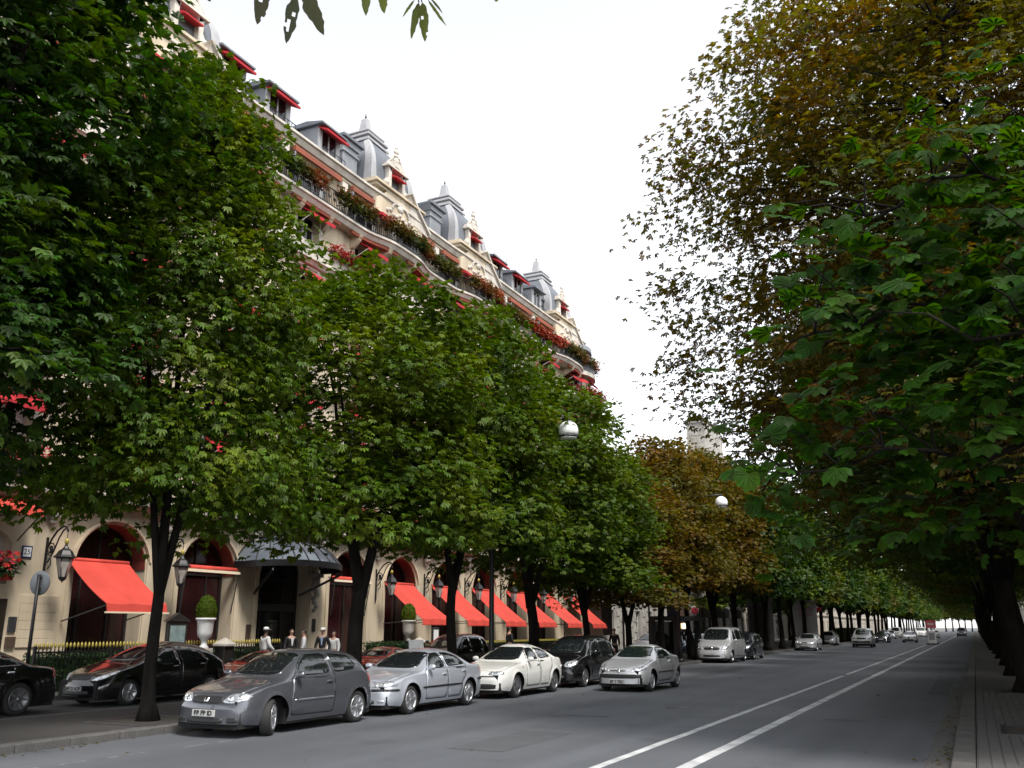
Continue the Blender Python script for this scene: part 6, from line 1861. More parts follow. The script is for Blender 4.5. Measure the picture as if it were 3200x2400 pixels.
def urn(x, y, label, kind=0):
    t = thing('ball_urn', label, 'urn', (x, y, .125)); t.scale = (.74, .74, .94)
    b = MB(); b.cbox(-.3, .3, -.3, .3, 0, 1.16, .02); b.cbox(-.36, .36, -.36, .36, 0, .16, .02); b.build('pedestal', M['stone_w'], t)
    b = MB(); b.lathe([(.20, 1.16), (.22, 1.2), (.14, 1.28), (.12, 1.42), (.2, 1.5), (.30, 1.58), (.33, 1.72), (.36, 2.06), (.40, 2.12), (.44, 2.14), (.44, 2.2), (.36, 2.2), (.34, 2.1)], (0, 0, 0), 24); b.build('urn', M['white'] if kind == 0 else M['stone_w'], t)
    rs = np.random.RandomState(5)
    n = 5200
    d = rs.normal(size=(n, 3)); d /= np.linalg.norm(d, axis=1, keepdims=True); d = d[d[:, 2] > -.45]; n = len(d)
    pos = d * np.array([.42, .42, .50]) * (1 - .06 * rs.rand(n, 1)) + np.array([0, 0, 2.46])
    b = MB(); b.sphere((0, 0, 2.46), .40, 18, 12, 0, (1, 1, 1.18)); b.build('ball_core', M['box'], t)
    link('clipped_ball', scatter_mesh('clipped_ball', leaf_tpl(3, .05, .036, 2.4, stalk=.01), pos, rs.normal(size=(n, 3)), d + rs.normal(size=(n, 3)) * .45, .7 + .5 * rs.rand(n)), M['leaf'], t)
urn(-22.9, 23.2, 'white stone urn with clipped green ball before the second arch, left of the entrance')
urn(-22.9, 35.6, 'pale stone urn with clipped green ball in front of the awning right of the entrance', 1)
def pillar(x, y, label, h=1.2):
    t = thing('gate_pillar', label, 'pillar', (x, y, .125))
    b = MB(); b.cbox(-.21, .21, -.21, .21, 0, h - .02, .02); b.build('shaft', M['frame'], t)
    b = MB(); b.cbox(-.28, .28, -.28, .28, h - .02, h + .04, .02); b.add([(-.28, -.28, h + .04), (.28, -.28, h + .04), (.28, .28, h + .04), (-.28, .28, h + .04), (0, 0, h + .26)], [(0, 1, 4), (1, 2, 4), (2, 3, 4), (3, 0, 4)]); b.build('pyramid_cap', M['stone_w'], t)
pillar(-22.75, 22.1 + 1.9, 'dark gate pillar with white pyramid cap below the nearer ball urn', 1.18)
pillar(-22.75, 36.3, 'dark gate pillar with white pyramid cap below the farther ball urn', 1.08)
# menu case on a post
t = thing('menu_case', 'dark glazed menu case with pale lit sheet beside the nearer urn', 'sign', (-23.25, 22.3, .125))
b = MB(); b.bar((0, 0, 0), (0, 0, 1.15), .07); b.build('post', M['iron'], t)
b = MB(); b.cbox(-.06, .06, -.42, .42, 1.1, 1.95, .02); b.prism([(-.52, 1.95), (.52, 1.95), (0, 2.22)], 'x', -.1, .1); b.build('case', M['frame'], t)
b = MB(); b.box(.06, .068, -.32, .32, 1.24, 1.82); b.build('menu_sheet', M['caselight'], t)
t = thing('menu_case', 'small white framed notice by the farther urn', 'sign', (-23.3, 38.6, .125))
b = MB(); b.bar((0, 0, 0), (0, 0, 1.1), .06); b.build('post', M['iron'], t)
b = MB(); b.cbox(-.05, .05, -.3, .3, 1.05, 1.75, .02); b.build('case', M['frame'], t)
b = MB(); b.box(.05, .058, -.22, .22, 1.15, 1.65); b.build('menu_sheet', M['white'], t)
# ------------------------------------------------------------------ other buildings
def facade(name, label, y0, y1, x, H, floors, m, mw='glass', bays_=None, winw=1.2, depth=14, ground='win', roof='slate', pil=False, rail=False, sideE=None):
    """a street front along x, facing +X (or -X when depth is negative), with real openings"""
    o = Vector((x, (y0 + y1) / 2, 0))
    t = thing(name, label, 'building', o)
    L = y1 - y0
    n = bays_ or max(2, int(L / 3.3))
    s = 1 if depth > 0 else -1
    b = MB()
    zs = floors + [H]
    wins = []
    for f in range(len(floors)):
        z0, z1 = zs[f], zs[f + 1]
        wh = (z1 - z0) * .62; zb = z0 + (z1 - z0) * (.22 if f else .12); zt = zb + wh
        prev = -L / 2
        for i in range(n):
            c = -L / 2 + L * (i + .5) / n
            hw = winw / 2
            b.quad((0, prev, z0), (0, c - hw, z0), (0, c - hw, z1), (0, prev, z1))
            b.quad((0, c - hw, z0), (0, c + hw, z0), (0, c + hw, zb), (0, c - hw, zb)); b.quad((0, c - hw, zt), (0, c + hw, zt), (0, c + hw, z1), (0, c - hw, z1))
            for p, q in (((c - hw, zb), (c - hw, zt)), ((c - hw, zt), (c + hw, zt)), ((c + hw, zt), (c + hw, zb)), ((c + hw, zb), (c - hw, zb))):
                b.quad((0, p[0], p[1]), (0, q[0], q[1]), (-.3 * s, q[0], q[1]), (-.3 * s, p[0], p[1]))
            prev = c + hw
            wins.append((f, c, zb, wh))
        b.quad((0, prev, z0), (0, L / 2, z0), (0, L / 2, z1), (0, prev, z1))
    b.box(min(-depth, -.34 * s), max(-depth, -.34 * s), -L / 2, L / 2, 0, H)
    b.box(min(0, -.4 * s), max(0, -.4 * s), -L / 2, -L / 2 + .02, 0, H); b.box(min(0, -.4 * s), max(0, -.4 * s), L / 2 - .02, L / 2, 0, H)
    b.build('wall', m, t)
    gm = {}
    for (f, c, zb, wh) in wins:
        if f not in gm:
            g = MB(); g.box(-.30 * s - .02, -.30 * s + .02, -winw / 2, winw / 2, 0, wh); fr = MB()
            for yy in (-winw / 2 + .05, 0, winw / 2 - .05): fr.box(-.28 * s - .03, -.28 * s + .03, yy - .045, yy + .045, 0, wh)
            for zz in (.05, wh * .68, wh - .05): fr.box(-.28 * s - .028, -.28 * s + .028, -winw / 2, winw / 2, zz - .04, zz + .04)
            gm[f] = (g.mesh('window'), fr.mesh('window_frame'))
        w = link('window', gm[f][0], M[mw], t); w.location = (0, c, zb)
        link('window_frame', gm[f][1], M['framew'], w)
    for f in range(1, len(zs)):
        c = MB(); e = .32 if f == len(zs) - 1 else .18
        c.box(min(-.1 * s, e * s), max(-.1 * s, e * s), -L / 2, L / 2, zs[f] - .12, zs[f] + .14); c.box(min(-.1 * s, e * .5 * s), max(-.1 * s, e * .5 * s), -L / 2, L / 2, zs[f] - .32, zs[f] - .12)
        c.build('cornice', M['stone_w'] if m != M['stone_g'] else m, t)
    if pil:
        for i in range(n + 1):
            c = -L / 2 + L * i / n
            q = MB(); q.cbox(min(0, .16 * s), max(0, .16 * s), c - .22, c + .22, zs[1] + .2, zs[2] - .35, .02); q.cbox(min(0, .22 * s), max(0, .22 * s), c - .3, c + .3, zs[2] - .6, zs[2] - .34, .02); q.build('pilaster', m, t)
    if rail:
        for i in range(n):
            c = -L / 2 + L * (i + .5) / n
            q = MB()
            for j in range(9): q.bar((.25 * s, c - .8 + j * .2, zs[1] + .15), (.25 * s, c - .8 + j * .2, zs[1] + 1.0), .03)
            q.bar((.25 * s, c - .85, zs[1] + 1.0), (.25 * s, c + .85, zs[1] + 1.0), .05); q.build('railing', M['iron'], t)
    if roof:
        q = MB(); q.prism([(-.1 * s, H + .14), (-2.2 * s, H + 2.6), (-depth + 2 * s, H + 2.9), (-depth, H + .14)], 'y', -L / 2, L / 2); q.build('roof', M[roof], t)
    return t
# weathered stone mansion just beyond the hotel
ms = facade('stone_mansion', 'weathered grey stone mansion with pilasters beyond the last red awning', 70.2, 90.5, -26.6, 11.5, [0, 4.4, 8.2], M['stone_g'], bays_=6, winw=1.15, pil=True, rail=False)
b = MB()
for i in range(7):
    for j in range(9):
        y = -10.1 + i * 3.4 + (.5 if j % 2 else 0)
        if abs(((y + 10.15) % 3.38) - 1.69) < 1.0: continue
        b.cbox(0, .035 + .02 * rnd.random(), y - .5, y + .5, .15 + j * .44, .56 + j * .44, .015)
b.build('stone_course', M['stone_g'], ms, kind='stuff')
sh = facade('shop_building', 'pale building with dark shop fronts and white upper floor behind the silver van', 91.0, 124, -27, 12, [0, 4.2, 8.0], M['render'], bays_=7, winw=1.5, rail=True)
for i, (y, m) in enumerate(((-14, 'brownpanel'), (-9.2, 'greypanel'), (-4.4, 'brownpanel'), (.4, 'greypanel'), (5.2, 'greypanel'), (10.5, 'brownpanel'))):
    b = MB(); b.cbox(.02, .35, y - 2.1, y + 2.1, .1, 4.0, .03); p = b.build('shop_front', M[m], sh)
    b = MB(); b.box(.35, .37, y - 1.6, y + 1.6, .6, 2.9); b.build('shop_window', M['glass'], p)
    if i == 0:
        b = MB()
        for q in (-.8, .3): b.sphere((.5, y + q, 2.0), .28, 10, 8)
        b.build('lit_sconce', M['warmlight'], p)
facade('modern_building', 'grey block with dark bands above the shops beyond the mansion', 124.5, 150, -27.5, 15, [0, 4, 7.5, 11], M['greypanel'], bays_=7, winw=2.2, roof=None)
facade('cream_house', 'cream rendered house front seen beside the notice panel down the left side', 152, 196, -25, 9.5, [0, 4, 7], M['render'], bays_=10)
facade('far_terrace', 'pale terrace closing the left side far down the street', 198, 330, -25.5, 16, [0, 4, 8, 12], M['stone_w'], bays_=24)
# right side of the street, behind the trunks
GRB = None
facade('right_terrace', 'stone street front on the right hidden behind the dark trees', 8, 70, 15.5, 19, [0, 4.4, 8.2, 12, 15.6], M['stone'], bays_=16, depth=-14)
facade('right_terrace', 'second stone street front further down the right side', 74, 190, 15.5, 18, [0, 4.2, 8, 12, 15], M['stone_w'], bays_=26, depth=-14)
facade('right_terrace', 'farthest stone street front on the right, near the end of the road', 194, 470, 15.5, 17, [0, 4.2, 8, 12], M['stone_w'], bays_=36, depth=-14)
# tall block far behind, its flat top planted
t = thing('tall_block', 'distant pale tower block with planted flat top rising above the brown trees', 'building', (-44.6, 158, 0))
b = MB(); b.box(3.0, 6.2, -5, 8, 0, 36.6); b.build('wall', M['stone_g'], t)
b = MB(); b.box(3.2, 6.0, -5.2, 8.1, 36.6, 36.9); b.build('parapet', M['stone_g'], t)
for j in range(9):
    b = MB(); b.box(3.4, 5.8, -5.06, -5.0, 34.4 - j * 3.4, 35.8 - j * 3.4); b.build('window_band', M['stone_g'], t)
rs = np.random.RandomState(2); n = 1500
pos = np.stack([rs.rand(n) * 2.4 + 3.4, rs.rand(n) * 10 - 4.9, 36.9 + rs.rand(n) ** 2 * 1.1], 1)
link('roof_garden', scatter_mesh('roof_garden', T3, pos, rs.normal(size=(n, 3)), rs.normal(size=(n, 3)) + np.array([0, 0, 1]), .8 + .6 * rs.rand(n)), M['leafgrey'], t)
# dark porch and its post at the far corner of the hotel
t = thing('corner_porch', 'dark glazed porch canopy at the far corner of the hotel, past the last red awning', 'canopy', (-24.6, 65.5, .12))
b = MB(); b.cbox(-1.5, 2.2, -2.2, 4.2, 3.9, 4.12, .03); b.build('canopy_edge', M['iron'], t)
b = MB(); b.add([(-1.4, -2, 4.12), (1.9, -2, 4.12), (1.9, 4, 4.12), (-1.4, 4, 4.12), (-1.4, -1, 5.6), (-.6, -.8, 5.4), (-.6, 2.8, 5.4), (-1.4, 3, 5.6)], [(0, 1, 5, 4), (1, 2, 6, 5), (2, 3, 7, 6), (4, 5, 6, 7)]); b.build('canopy_glass', M['canopyglass'], t)
for yy in (-2, 4):
    b = MB(); b.bar((2.0, yy, 0), (2.0, yy, 3.9), .12); b.build('post', M['iron'], t)
b = MB(); b.cbox(-1.2, .2, -1.7, .6, 1.2, 3.6, .03); b.build('side_panel', M['brownpanel'], t)

# ------------------------------------------------------------------ street furniture
t = thing('road_sign', 'round road sign seen from its grey back on a black pole at left', 'road sign', (-22.35, 16.45, .12))
b = MB(); b.tube([(0, 0, 0), (.0, 0, 3.15)], .045, 10); b.build('pole', M['iron'], t)
b = MB(); b.lathe([(.001, -.012), (.315, -.012), (.325, -.004), (.325, .012), (.315, .018), (.001, .018)], (0, 0, 0), 36, 0, 'y')
d = b.build('sign_disc', M['signgrey'], t); d.location = (-.02, .07, 2.92); d.rotation_euler = (0, 0, R(10))
b = MB(); b.lathe([(.001, .019), (.31, .019), (.31, .021), (.001, .021)], (0, 0, 0), 36, 0, 'y'); b.build('sign_face', M['white'], d)
b = MB(); b.box(-.05, .05, .02, .06, 2.75, 2.79); b.box(-.05, .05, .02, .06, 3.05, 3.09); b.build('bracket', M['irongrey'], t)
GLP = 'street lamps with opal globes in the left row'
def lamp_post(x, y, gx, gy, gz, label, tall=8.9):
    t = thing('street_lamp', label, 'street lamp', (x, y, .12), group=GLP)
    b = MB(); b.tube([(0, 0, 0), (0, 0, .9), (0, 0, 1.0), (0, 0, 4), (0, 0, tall)], [.13, .12, .085, .075, .055], 12); b.lathe([(.2, 0), (.19, .12), (.14, .2)], (0, 0, 0), 12); b.build('pole', M['iron'], t)
    d = Vector((gx - x, gy - y, gz - .12))
    b = MB(); pts = [(0, 0, tall - .5)] + [tuple(Vector((d.x * s_, d.y * s_, tall - .5 + (d.z + .42 - tall + .5) * (s_ ** .5)))) for s_ in (.2, .45, .7, 1.0)]
    b.tube(pts, .045, 8); b.lathe([(.09, .29), (.05, .44)], tuple(d), 10); b.build('arm', M['iron'], t)
    b = MB(); b.lathe([(.001, .33), (.1, .318), (.2, .262), (.29, .16), (.33, .02), (.325, -.10), (.29, -.19)], tuple(d), 28); b.build('globe', M['globe'], t)
    b = MB(); b.lathe([(.30, -.18), (.305, -.22), (.29, -.235)], tuple(d), 28); b.build('globe_band', M['iron'], t)
    b = MB(); b.lathe([(.285, -.235), (.25, -.285), (.001, -.30)], tuple(d), 24); b.build('globe_bowl', M['globe'], t)
lamp_post(-13.95, 26.6, -11.3, 26.95, 8.18, 'street lamp whose opal globe hangs nearer, against the green and brown crowns')
lamp_post(-13.95, 47.9, -11.3, 47.75, 8.28, 'farther street lamp with opal globe in front of the brown crown')
# bus shelter with blue panel
t = thing('bus_shelter', 'dark bus shelter with small blue panel on its flat roof, left of the silver van', 'bus shelter', (-15.2, 51.6, .12))
b = MB(); b.cbox(-.9, .95, -2.3, 2.6, 2.12, 2.36, .05); b.build('roof', M['black'], t)
for (x_, y_) in ((.6, -2.0), (.6, 2.3), (-.8, -2.0), (-.8, 2.3)):
    b = MB(); b.cbox(x_ - .16, x_ + .16, y_ - .16, y_ + .16, 0, 2.12, .02); b.build('post', M['black'], t)
b = MB(); b.cbox(.05, .3, -1.9, -.1, 2.36, 3.0, .03); b.build('blue_panel', M['bluebox'], t)
b = MB(); b.box(-.84, -.80, -1.8, 2.1, .3, 2.1); b.build('glass_back', M['glass'], t)
b = MB(); b.cbox(-.7, -.3, -1.5, 1.8, .42, .48, .01); b.bar((-.5, -1.2, 0), (-.5, -1.2, .42), .06); b.bar((-.5, 1.5, 0), (-.5, 1.5, .42), .06); b.build('bench', M['irongrey'], t)
# notice panel and red oval sign
t = thing('notice_panel', 'tall pale grey notice panel with faint pink lines beside the red oval sign', 'notice board', (-14.6, 92.5, .12))
b = MB(); b.cbox(-1.25, 1.25, -.16, .16, 0, .55, .02); b.build('base', M['greypanel'], t)
b = MB(); b.cbox(-1.2, 1.2, -.10, .10, .55, 4.3, .03); p = b.build('board', M['panelg'], t)
b = MB()
for z in (3.35, 2.85): b.box(-.5, .9, -.104, -.1002, z, z + .05)
b.build('pink_line', M['signred'], p)
t = thing('station_sign', 'red oval sign on a dark purple post by the notice panel', 'sign', (-14.45, 99, .12))
b = MB(); b.tube([(0, 0, 0), (0, 0, 3.3)], .085, 10); b.build('post', M['purple'], t)
b = MB(); b.sphere((0, 0, 3.55), .52, 18, 10, 0, (1.2, .35, .55)); b.build('red_oval', M['signred'], t)
b = MB(); b.sphere((0, -.08, 3.72), .26, 14, 8, 0, (1.3, .5, .4)); b.build('pale_top', M['white'], t)
t = thing('round_sign', 'small red and white round emblem sign in front of the dark shop front', 'sign', (-20.4, 74.5, .12))
b = MB(); b.tube([(0, 0, 0), (0, 0, 2.9)], .05, 8); b.build('pole', M['iron'], t)
b = MB(); b.lathe([(.001, -.03), (.40, -.03), (.40, .03), (.001, .03)], (0, 0, 3.1), 24, 0, 'y'); d = b.build('disc', M['white'], t)
b = MB(); b.lathe([(.12, -.036), (.30, -.036), (.30, -.032), (.12, -.032)], (.06, 0, 3.06), 20, 0, 'y'); b.build('red_ring', M['signred'], d)
t = thing('pillar_kiosk', 'grey square advertising pillar among the trees left of the notice panel', 'kiosk', (-15.5, 76.5, .12))
b = MB(); b.cbox(-.85, .85, -.85, .85, 0, 4.7, .05); b.build('column', M['greypanel'], t)
b = MB(); b.cbox(-.95, .95, -.95, .95, 4.7, 4.95, .05); b.build('cap', M['irongrey'], t)
b = MB(); b.box(-.7, .7, -.865, -.852, .6, 3.4); b.build('poster', M['asphalt_dark'], t)
t = thing('refuge_bollard', 'white bollard with red round sign on the traffic refuge far down the road', 'bollard', (-4.5, 116, .14))
b = MB(); b.cbox(-.42, .42, -.3, .3, 0, 1.35, .08); b.build('bollard', M['white'], t)
b = MB(); b.box(-.3, .3, -.306, -.302, .35, 1.1); b.build('grey_panel', M['panelg'], t)
b = MB(); b.bar((0, 0, 1.35), (0, 0, 1.7), .09); b.build('post', M['irongrey'], t)
b = MB(); b.cbox(-.55, .55, -.06, .06, 1.65, 2.55, .12); d = b.build('red_sign', M['signred'], t)
b = MB(); b.box(-.32, .32, -.068, -.062, 2.02, 2.16); b.build('white_bar', M['white'], d)
# low hedges and shrubs along the left row further on
for i, (y0, y1) in enumerate(((60.5, 66), (75, 83), (130, 150))):
    hedge(y0, y1, -16.9, -15.9, (1.0, 1.3, 1.6)[i], ('low dark hedge at the foot of the trees behind the silver coupe', 'shrubs at the foot of the trees past the silver van', 'pale green shrubs far down the left row')[i], ('box', 'box', 'leaf')[i], 20 + i, 'shrub_border')
# tree pits
b0 = MB()
for q in ((-1, -1, 1, -.88), (-1, .88, 1, 1), (-1, -.88, -.88, .88), (.88, -.88, 1, .88)): b0.cbox(q[0] * .85, q[2] * .85, q[1] * .85, q[3] * .85, -.01, .02, .006)
gm0 = b0.mesh('grate_frame')
b0 = MB(); b0.box(-.76, .76, -.76, .76, -.01, .008); sm0 = b0.mesh('soil')
for (x, y, lab) in ((-14.7, 13.6, 'iron edged tree pit round the nearest trunk by the grey hatchback'), (1.05, 19.2, 'iron edged tree pit at the foot of the thick right hand trunk'), (1.2, 30.2, 'tree pit at the second trunk of the right pavement'), (-14.6, 47, 'tree pit at the trunk by the bus shelter')):
    t = thing('tree_pit', lab, 'tree grate', (x, y, .128))
    link('grate_frame', gm0, M['irongrey'], t); link('soil', sm0, M['soil'], t)
# scooter parked between the saloons
t = thing('motor_scooter', 'dark scooter with pale windscreen parked on the kerb between the silver and white saloons', 'scooter', (-14.3, 22.3, .125), R(8))
for y in (-.62, .62):
    w = bpy.data.objects.new('wheel', None); col.objects.link(w); w.parent = t; w.location = (.06, y, .24)
    link('tyre', tyre_mesh(.24, .12), M['tyre'], w); link('rim', rim_mesh('five', .24), [M['alloy'], M['black']], w)
b = MB(); b.prism([(-.8, .45), (-.55, .35), (.25, .3), (.42, .42), (.5, .95), (.42, 1.0), (.3, .5), (-.1, .42), (-.15, .72), (-.9, .78)], 'x', -.18, .18); b.build('body', P['dark'], t)
for o_ in (t.children): pass
b = MB(); b.cbox(-.16, .16, -.85, -.1, .74, .84, .04); b.build('saddle', M['black'], t)
b = MB(); b.tube([(-.34, .42, 1.06), (0, .5, 1.0), (.34, .42, 1.06)], .02, 6)
for sx in (-.3, .3): b.tube([(sx, .45, 1.05), (sx * 1.1, .5, 1.32)], .01, 5); b.sphere((sx * 1.1, .5, 1.36), .07, 8, 6, 0, (1, .4, .7))
b.build('handlebar', M['black'], t)
b = MB(); b.prism([(.52, .95), (.6, .95), (.46, 1.42), (.42, 1.42)], 'x', -.22, .22); b.build('windscreen', M['white'], t)
b = MB(); b.sphere((0, .56, .82), .09, 10, 8); b.build('headlight', M['lens'], t)

# ------------------------------------------------------------------ the leafy branch close to the camera and the sprig overhead
T7 = []
for k in range(3):
    vs, fs = leaf_tpl((5, 6, 7)[k], .145, .085, (2.5, 3.0, 3.4)[k], (.25, .4, .15)[k], .035, True, .05)
    T7.append((vs, fs))
def leaf_obj_mesh(k, flip):
    vs, fs = T7[k]
    me = bpy.data.meshes.new('leaf')
    v = vs.copy(); v[:, 1] *= flip
    me.from_pydata([tuple(p) for p in v], [], [tuple(int(i) for i in (f if flip > 0 else f[::-1])) for f in fs])
    for p in me.polygons: p.use_smooth = False
    return me
LM = [leaf_obj_mesh(k, f) for k in range(3) for f in (1, -1)]
def basis(fwd, up):
    f = Vector(fwd).normalized(); u = Vector(up); u = (u - f * u.dot(f)).normalized(); s_ = u.cross(f)
    return Matrix((f, s_, u)).transposed()
root = Vector((2.1, 7.6, .12))
near = thing('near_tree', 'low bough of large green palmate leaves close to the camera at upper right', 'tree', root)
r3 = random.Random(4)
b = MB(); b.tube([(0, 0, 0), (-.02, -.03, 1.5), (.02, -.1, 3.2), (-.05, -.2, 4.3)], [.19, .15, .13, .10], 12); b.build('trunk', M['bark'], near)
boughs = [[(-.05, -.2, 3.3), (-.9, -.9, 3.55), (-1.7, -1.6, 3.7), (-2.5, -2.0, 3.75), (-3.3, -2.2, 3.6)], [(0, -.2, 3.0), (-.8, -1.1, 2.9), (-1.7, -1.9, 2.85), (-2.6, -2.1, 2.85), (-3.5, -2.3, 2.75)],
          [(-.05, -.2, 4.2), (-.7, -.8, 4.5), (-1.4, -1.5, 4.6), (-2.1, -1.9, 4.55), (-2.9, -2.2, 4.3)], [(0, -.2, 3.7), (-.3, -1.2, 3.75), (-.9, -2.2, 3.6), (-1.6, -2.7, 3.4), (-2.3, -3.0, 3.2)]]
tips = []
for q in boughs:
    P0 = [Vector((p[0] * .84, p[1], p[2] - .12)) for p in q]
    pts = []
    for i in range(13):
        u = i / 12 * (len(P0) - 1); j = min(len(P0) - 2, int(u)); f = u - j
        pts.append(P0[j].lerp(P0[j + 1], f) + Vector((noise.noise((u * 2, q[0][2], 0)), noise.noise((u * 2, 3, q[0][2])), noise.noise((u * 2, 5, 1)))) * .12)
    b = MB(); b.tube(pts, [.034 - .0023 * i for i in range(13)], 7)
    for i in range(3, 13):
        for k in range(3):
            d = Vector((r3.uniform(-1, .6), r3.uniform(-1, .7), r3.uniform(-.25, .75)))
            e = pts[i] + d * r3.uniform(.25, .75)
            b.tube([pts[i], pts[i].lerp(e, .5) + Vector((0, 0, .06)), e], [.008, .006, .003], 5, cap=False)
            tips.append((pts[i], e))
    b.build('bough', M['bark'], near)
def near_pose(k, spread):
    s0, e = tips[k % len(tips)]
    c = s0.lerp(e, r3.uniform(.3, 1.15)) + Vector((r3.uniform(-.22, .22), r3.uniform(-.22, .22), r3.uniform(-.26, .2))) * spread
    fwd = (e - s0).normalized() * .7 + Vector((r3.uniform(-.8, .8), r3.uniform(-.8, .5), r3.uniform(-.7, .05)))
    up = Vector((r3.uniform(-.45, .45), r3.uniform(-.8, .25), 1))
    return c, fwd, up, r3.uniform(.55, 1.0)
for k in range(298):
    c, fwd, up, s_ = near_pose(k, 1.0)
    o = link('leaf', LM[k % 6], M['leafn'], near)
    o.matrix_local = Matrix.Translation(c) @ basis(fwd, up).to_4x4() @ Matrix.Scale(s_, 4)
for k in range(3):
    ps = [near_pose(r3.randrange(len(tips)), 2.2) for _ in range(1000)]
    link('leaf_mass', scatter_mesh('leaf_mass', T7[k], np.array([tuple(p[0] + Vector((.35, .45, .05))) for p in ps]), np.array([tuple(p[1]) for p in ps]), np.array([tuple(p[2]) for p in ps]), np.array([p[3] * .9 for p in ps])), M['leafn'], near, 'stuff')
# sprig hanging into the top of the view from a tree that stands behind the camera
def lance(L, W, holes, seed):
    """one drooping leaflet with a ragged edge and a few insect holes"""
    rs = random.Random(seed)
    n = 12
    V = []; F = []
    cols = 5
    for i in range(n + 1):
        u = i / n
        w = W * (math.sin(PI * min(1, u ** .8 * .98 + .02)) ** .75) * (1 if i not in (0, n) else .06)
        for j in range(cols):
            s_ = (j / (cols - 1) - .5) * 2
            rag = 1 + (rs.uniform(-.22, .10) if j in (0, cols - 1) else 0)
            V.append((u * L, s_ * w * rag * .5, -.16 * L * u * u + .05 * W * abs(s_)))
    for i in range(n):
        for j in range(cols - 1):
            if (i, j) in holes: continue
            a = i * cols + j
            F.append((a, a + 1, a + cols + 1, a + cols))
    me = bpy.data.meshes.new('leaf'); me.from_pydata(V, [], F); return me
hang = thing('overhead_tree', 'backlit leaf tips hanging into the top edge of the view against white sky', 'tree', (1.5, -1.8, .12))
b = MB(); b.tube([(0, 0, 0), (0, .02, 2), (-.05, .05, 4.2), (-.1, .1, 5.4)], [.2, .16, .14, .1], 12); b.build('trunk', M['bark'], hang)
RT = Vector((1.5, -1.8, .12))
HB = [Vector(p) - RT for p in ((1.4, -1.7, 4.1), (.2, .9, 4.9), (-1.2, 2.80, 4.68), (-1.66, 2.50, 4.55), (-1.95, 2.18, 4.44), (-2.06, 2.08, 4.36))]
b = MB(); b.tube(HB, [.06, .04, .018, .010, .006, .003], 8)
LV = [
((-2.055, 2.112, 4.169), (-2.148, 2.172, 4.072), 0.054) ,
((-1.931, 2.136, 4.102), (-2.028, 2.202, 3.973), 0.05) ,
((-1.964, 2.207, 4.195), (-1.953, 2.328, 4.069), 0.062) ,
((-1.77, 2.341, 4.263), (-1.841, 2.411, 4.174), 0.059) ,
((-1.756, 2.403, 4.272), (-1.788, 2.485, 4.211), 0.039) ,
((-1.655, 2.519, 4.245), (-1.74, 2.587, 4.149), 0.032) ,
((-1.644, 2.524, 4.245), (-1.679, 2.62, 4.138), 0.043) ,
((-1.67, 2.509, 4.254), (-1.76, 2.552, 4.23), 0.011) ,
((-1.622, 2.533, 4.254), (-1.601, 2.642, 4.195), 0.013) ,
((-1.613, 2.535, 4.259), (-1.6, 2.626, 4.248), 0.011) ,
((-1.413, 2.716, 4.375), (-1.458, 2.783, 4.355), 0.037) ,
]
for st, tp, w in LV:
    st = Vector(st) - RT
    q = min(((HB[a].lerp(HB[a + 1], t / 6)) for a in range(1, 5) for t in range(7)), key=lambda p: (p - st).length)
    b.tube([q, q.lerp(st, .5) + Vector((0, 0, .02)), st], [.004, .003, .0025], 5, cap=False)
b.build('bough', M['bark'], hang)
fwd0 = Vector((-math.sin(R(26.4117)) * math.cos(R(15)), math.cos(R(26.4117)) * math.cos(R(15)), math.sin(R(15))))
for i, (st, tp, w) in enumerate(LV):
    st = Vector(st); tp = Vector(tp)
    hl = {(4, 1), (9, 3)} if i in (0, 6) else ({(6, 1), (7, 1), (8, 1), (7, 0), (4, 2)} if i == 1 else ({(8, 2), (8, 3), (6, 3)} if i == 6 else set()))
    me = lance((tp - st).length, w, hl, i + 3)
    o = link('leaf', me, M['leafgrey'] if i < 3 else M['leafh'], hang)
    n = -fwd0 + Vector((rnd.uniform(-.3, .3), rnd.uniform(-.2, .2), rnd.uniform(-.3, .3)))
    o.matrix_local = Matrix.Translation(st - RT) @ basis(tp - st, n).to_4x4()
# ------------------------------------------------------------------ people
M['skin'] = mat('skin', (.42, .25, .18), .55, var=.08, vscale=20)
M['skind'] = mat('skin_dark', (.10, .055, .035), .55, var=.08, vscale=20)
M['clothw'] = mat('white_jacket', (.66, .66, .65), .8, var=.06, vscale=6, bump=.2, bscale=14)
M['clothk'] = mat('black_suit', (.012, .012, .014), .8, bump=.2, bscale=14)
M['clothb'] = mat('light_blue_shirt', (.28, .36, .50), .8, bump=.2, bscale=14)
M['jeans'] = mat('blue_jeans', (.045, .075, .14), .85, var=.2, vscale=9)
M['haird'] = mat('dark_hair', (.012, .010, .009), .6, bump=.5, bscale=60)
M['hairg'] = mat('grey_hair', (.26, .24, .22), .7, bump=.5, bscale=60)
M['hairb'] = mat('blond_hair', (.34, .24, .13), .7, bump=.5, bscale=60)
def skin_mesh(name, verts, edges, radii, root, sub=2):
    me = bpy.data.meshes.new('tmp')
    me.from_pydata(verts, edges, [])
    o = bpy.data.objects.new('tmp', me); col.objects.link(o)
    sk = o.modifiers.new('s', 'SKIN')
    sk.use_smooth_shade = True
    for i, r in enumerate(radii):
        v = me.skin_vertices[0].data[i]
        v.radius = r if hasattr(r, '__len__') else (r, r); v.use_root = (i == root)
    sb = o.modifiers.new('b', 'SUBSURF'); sb.levels = sub; sb.render_levels = sub
    dg = bpy.context.evaluated_depsgraph_get()
    out = bpy.data.meshes.new_from_object(o.evaluated_get(dg))
    out.name = name
    bpy.data.objects.remove(o); bpy.data.meshes.remove(me)
    for p in out.polygons: p.use_smooth = True
    return out
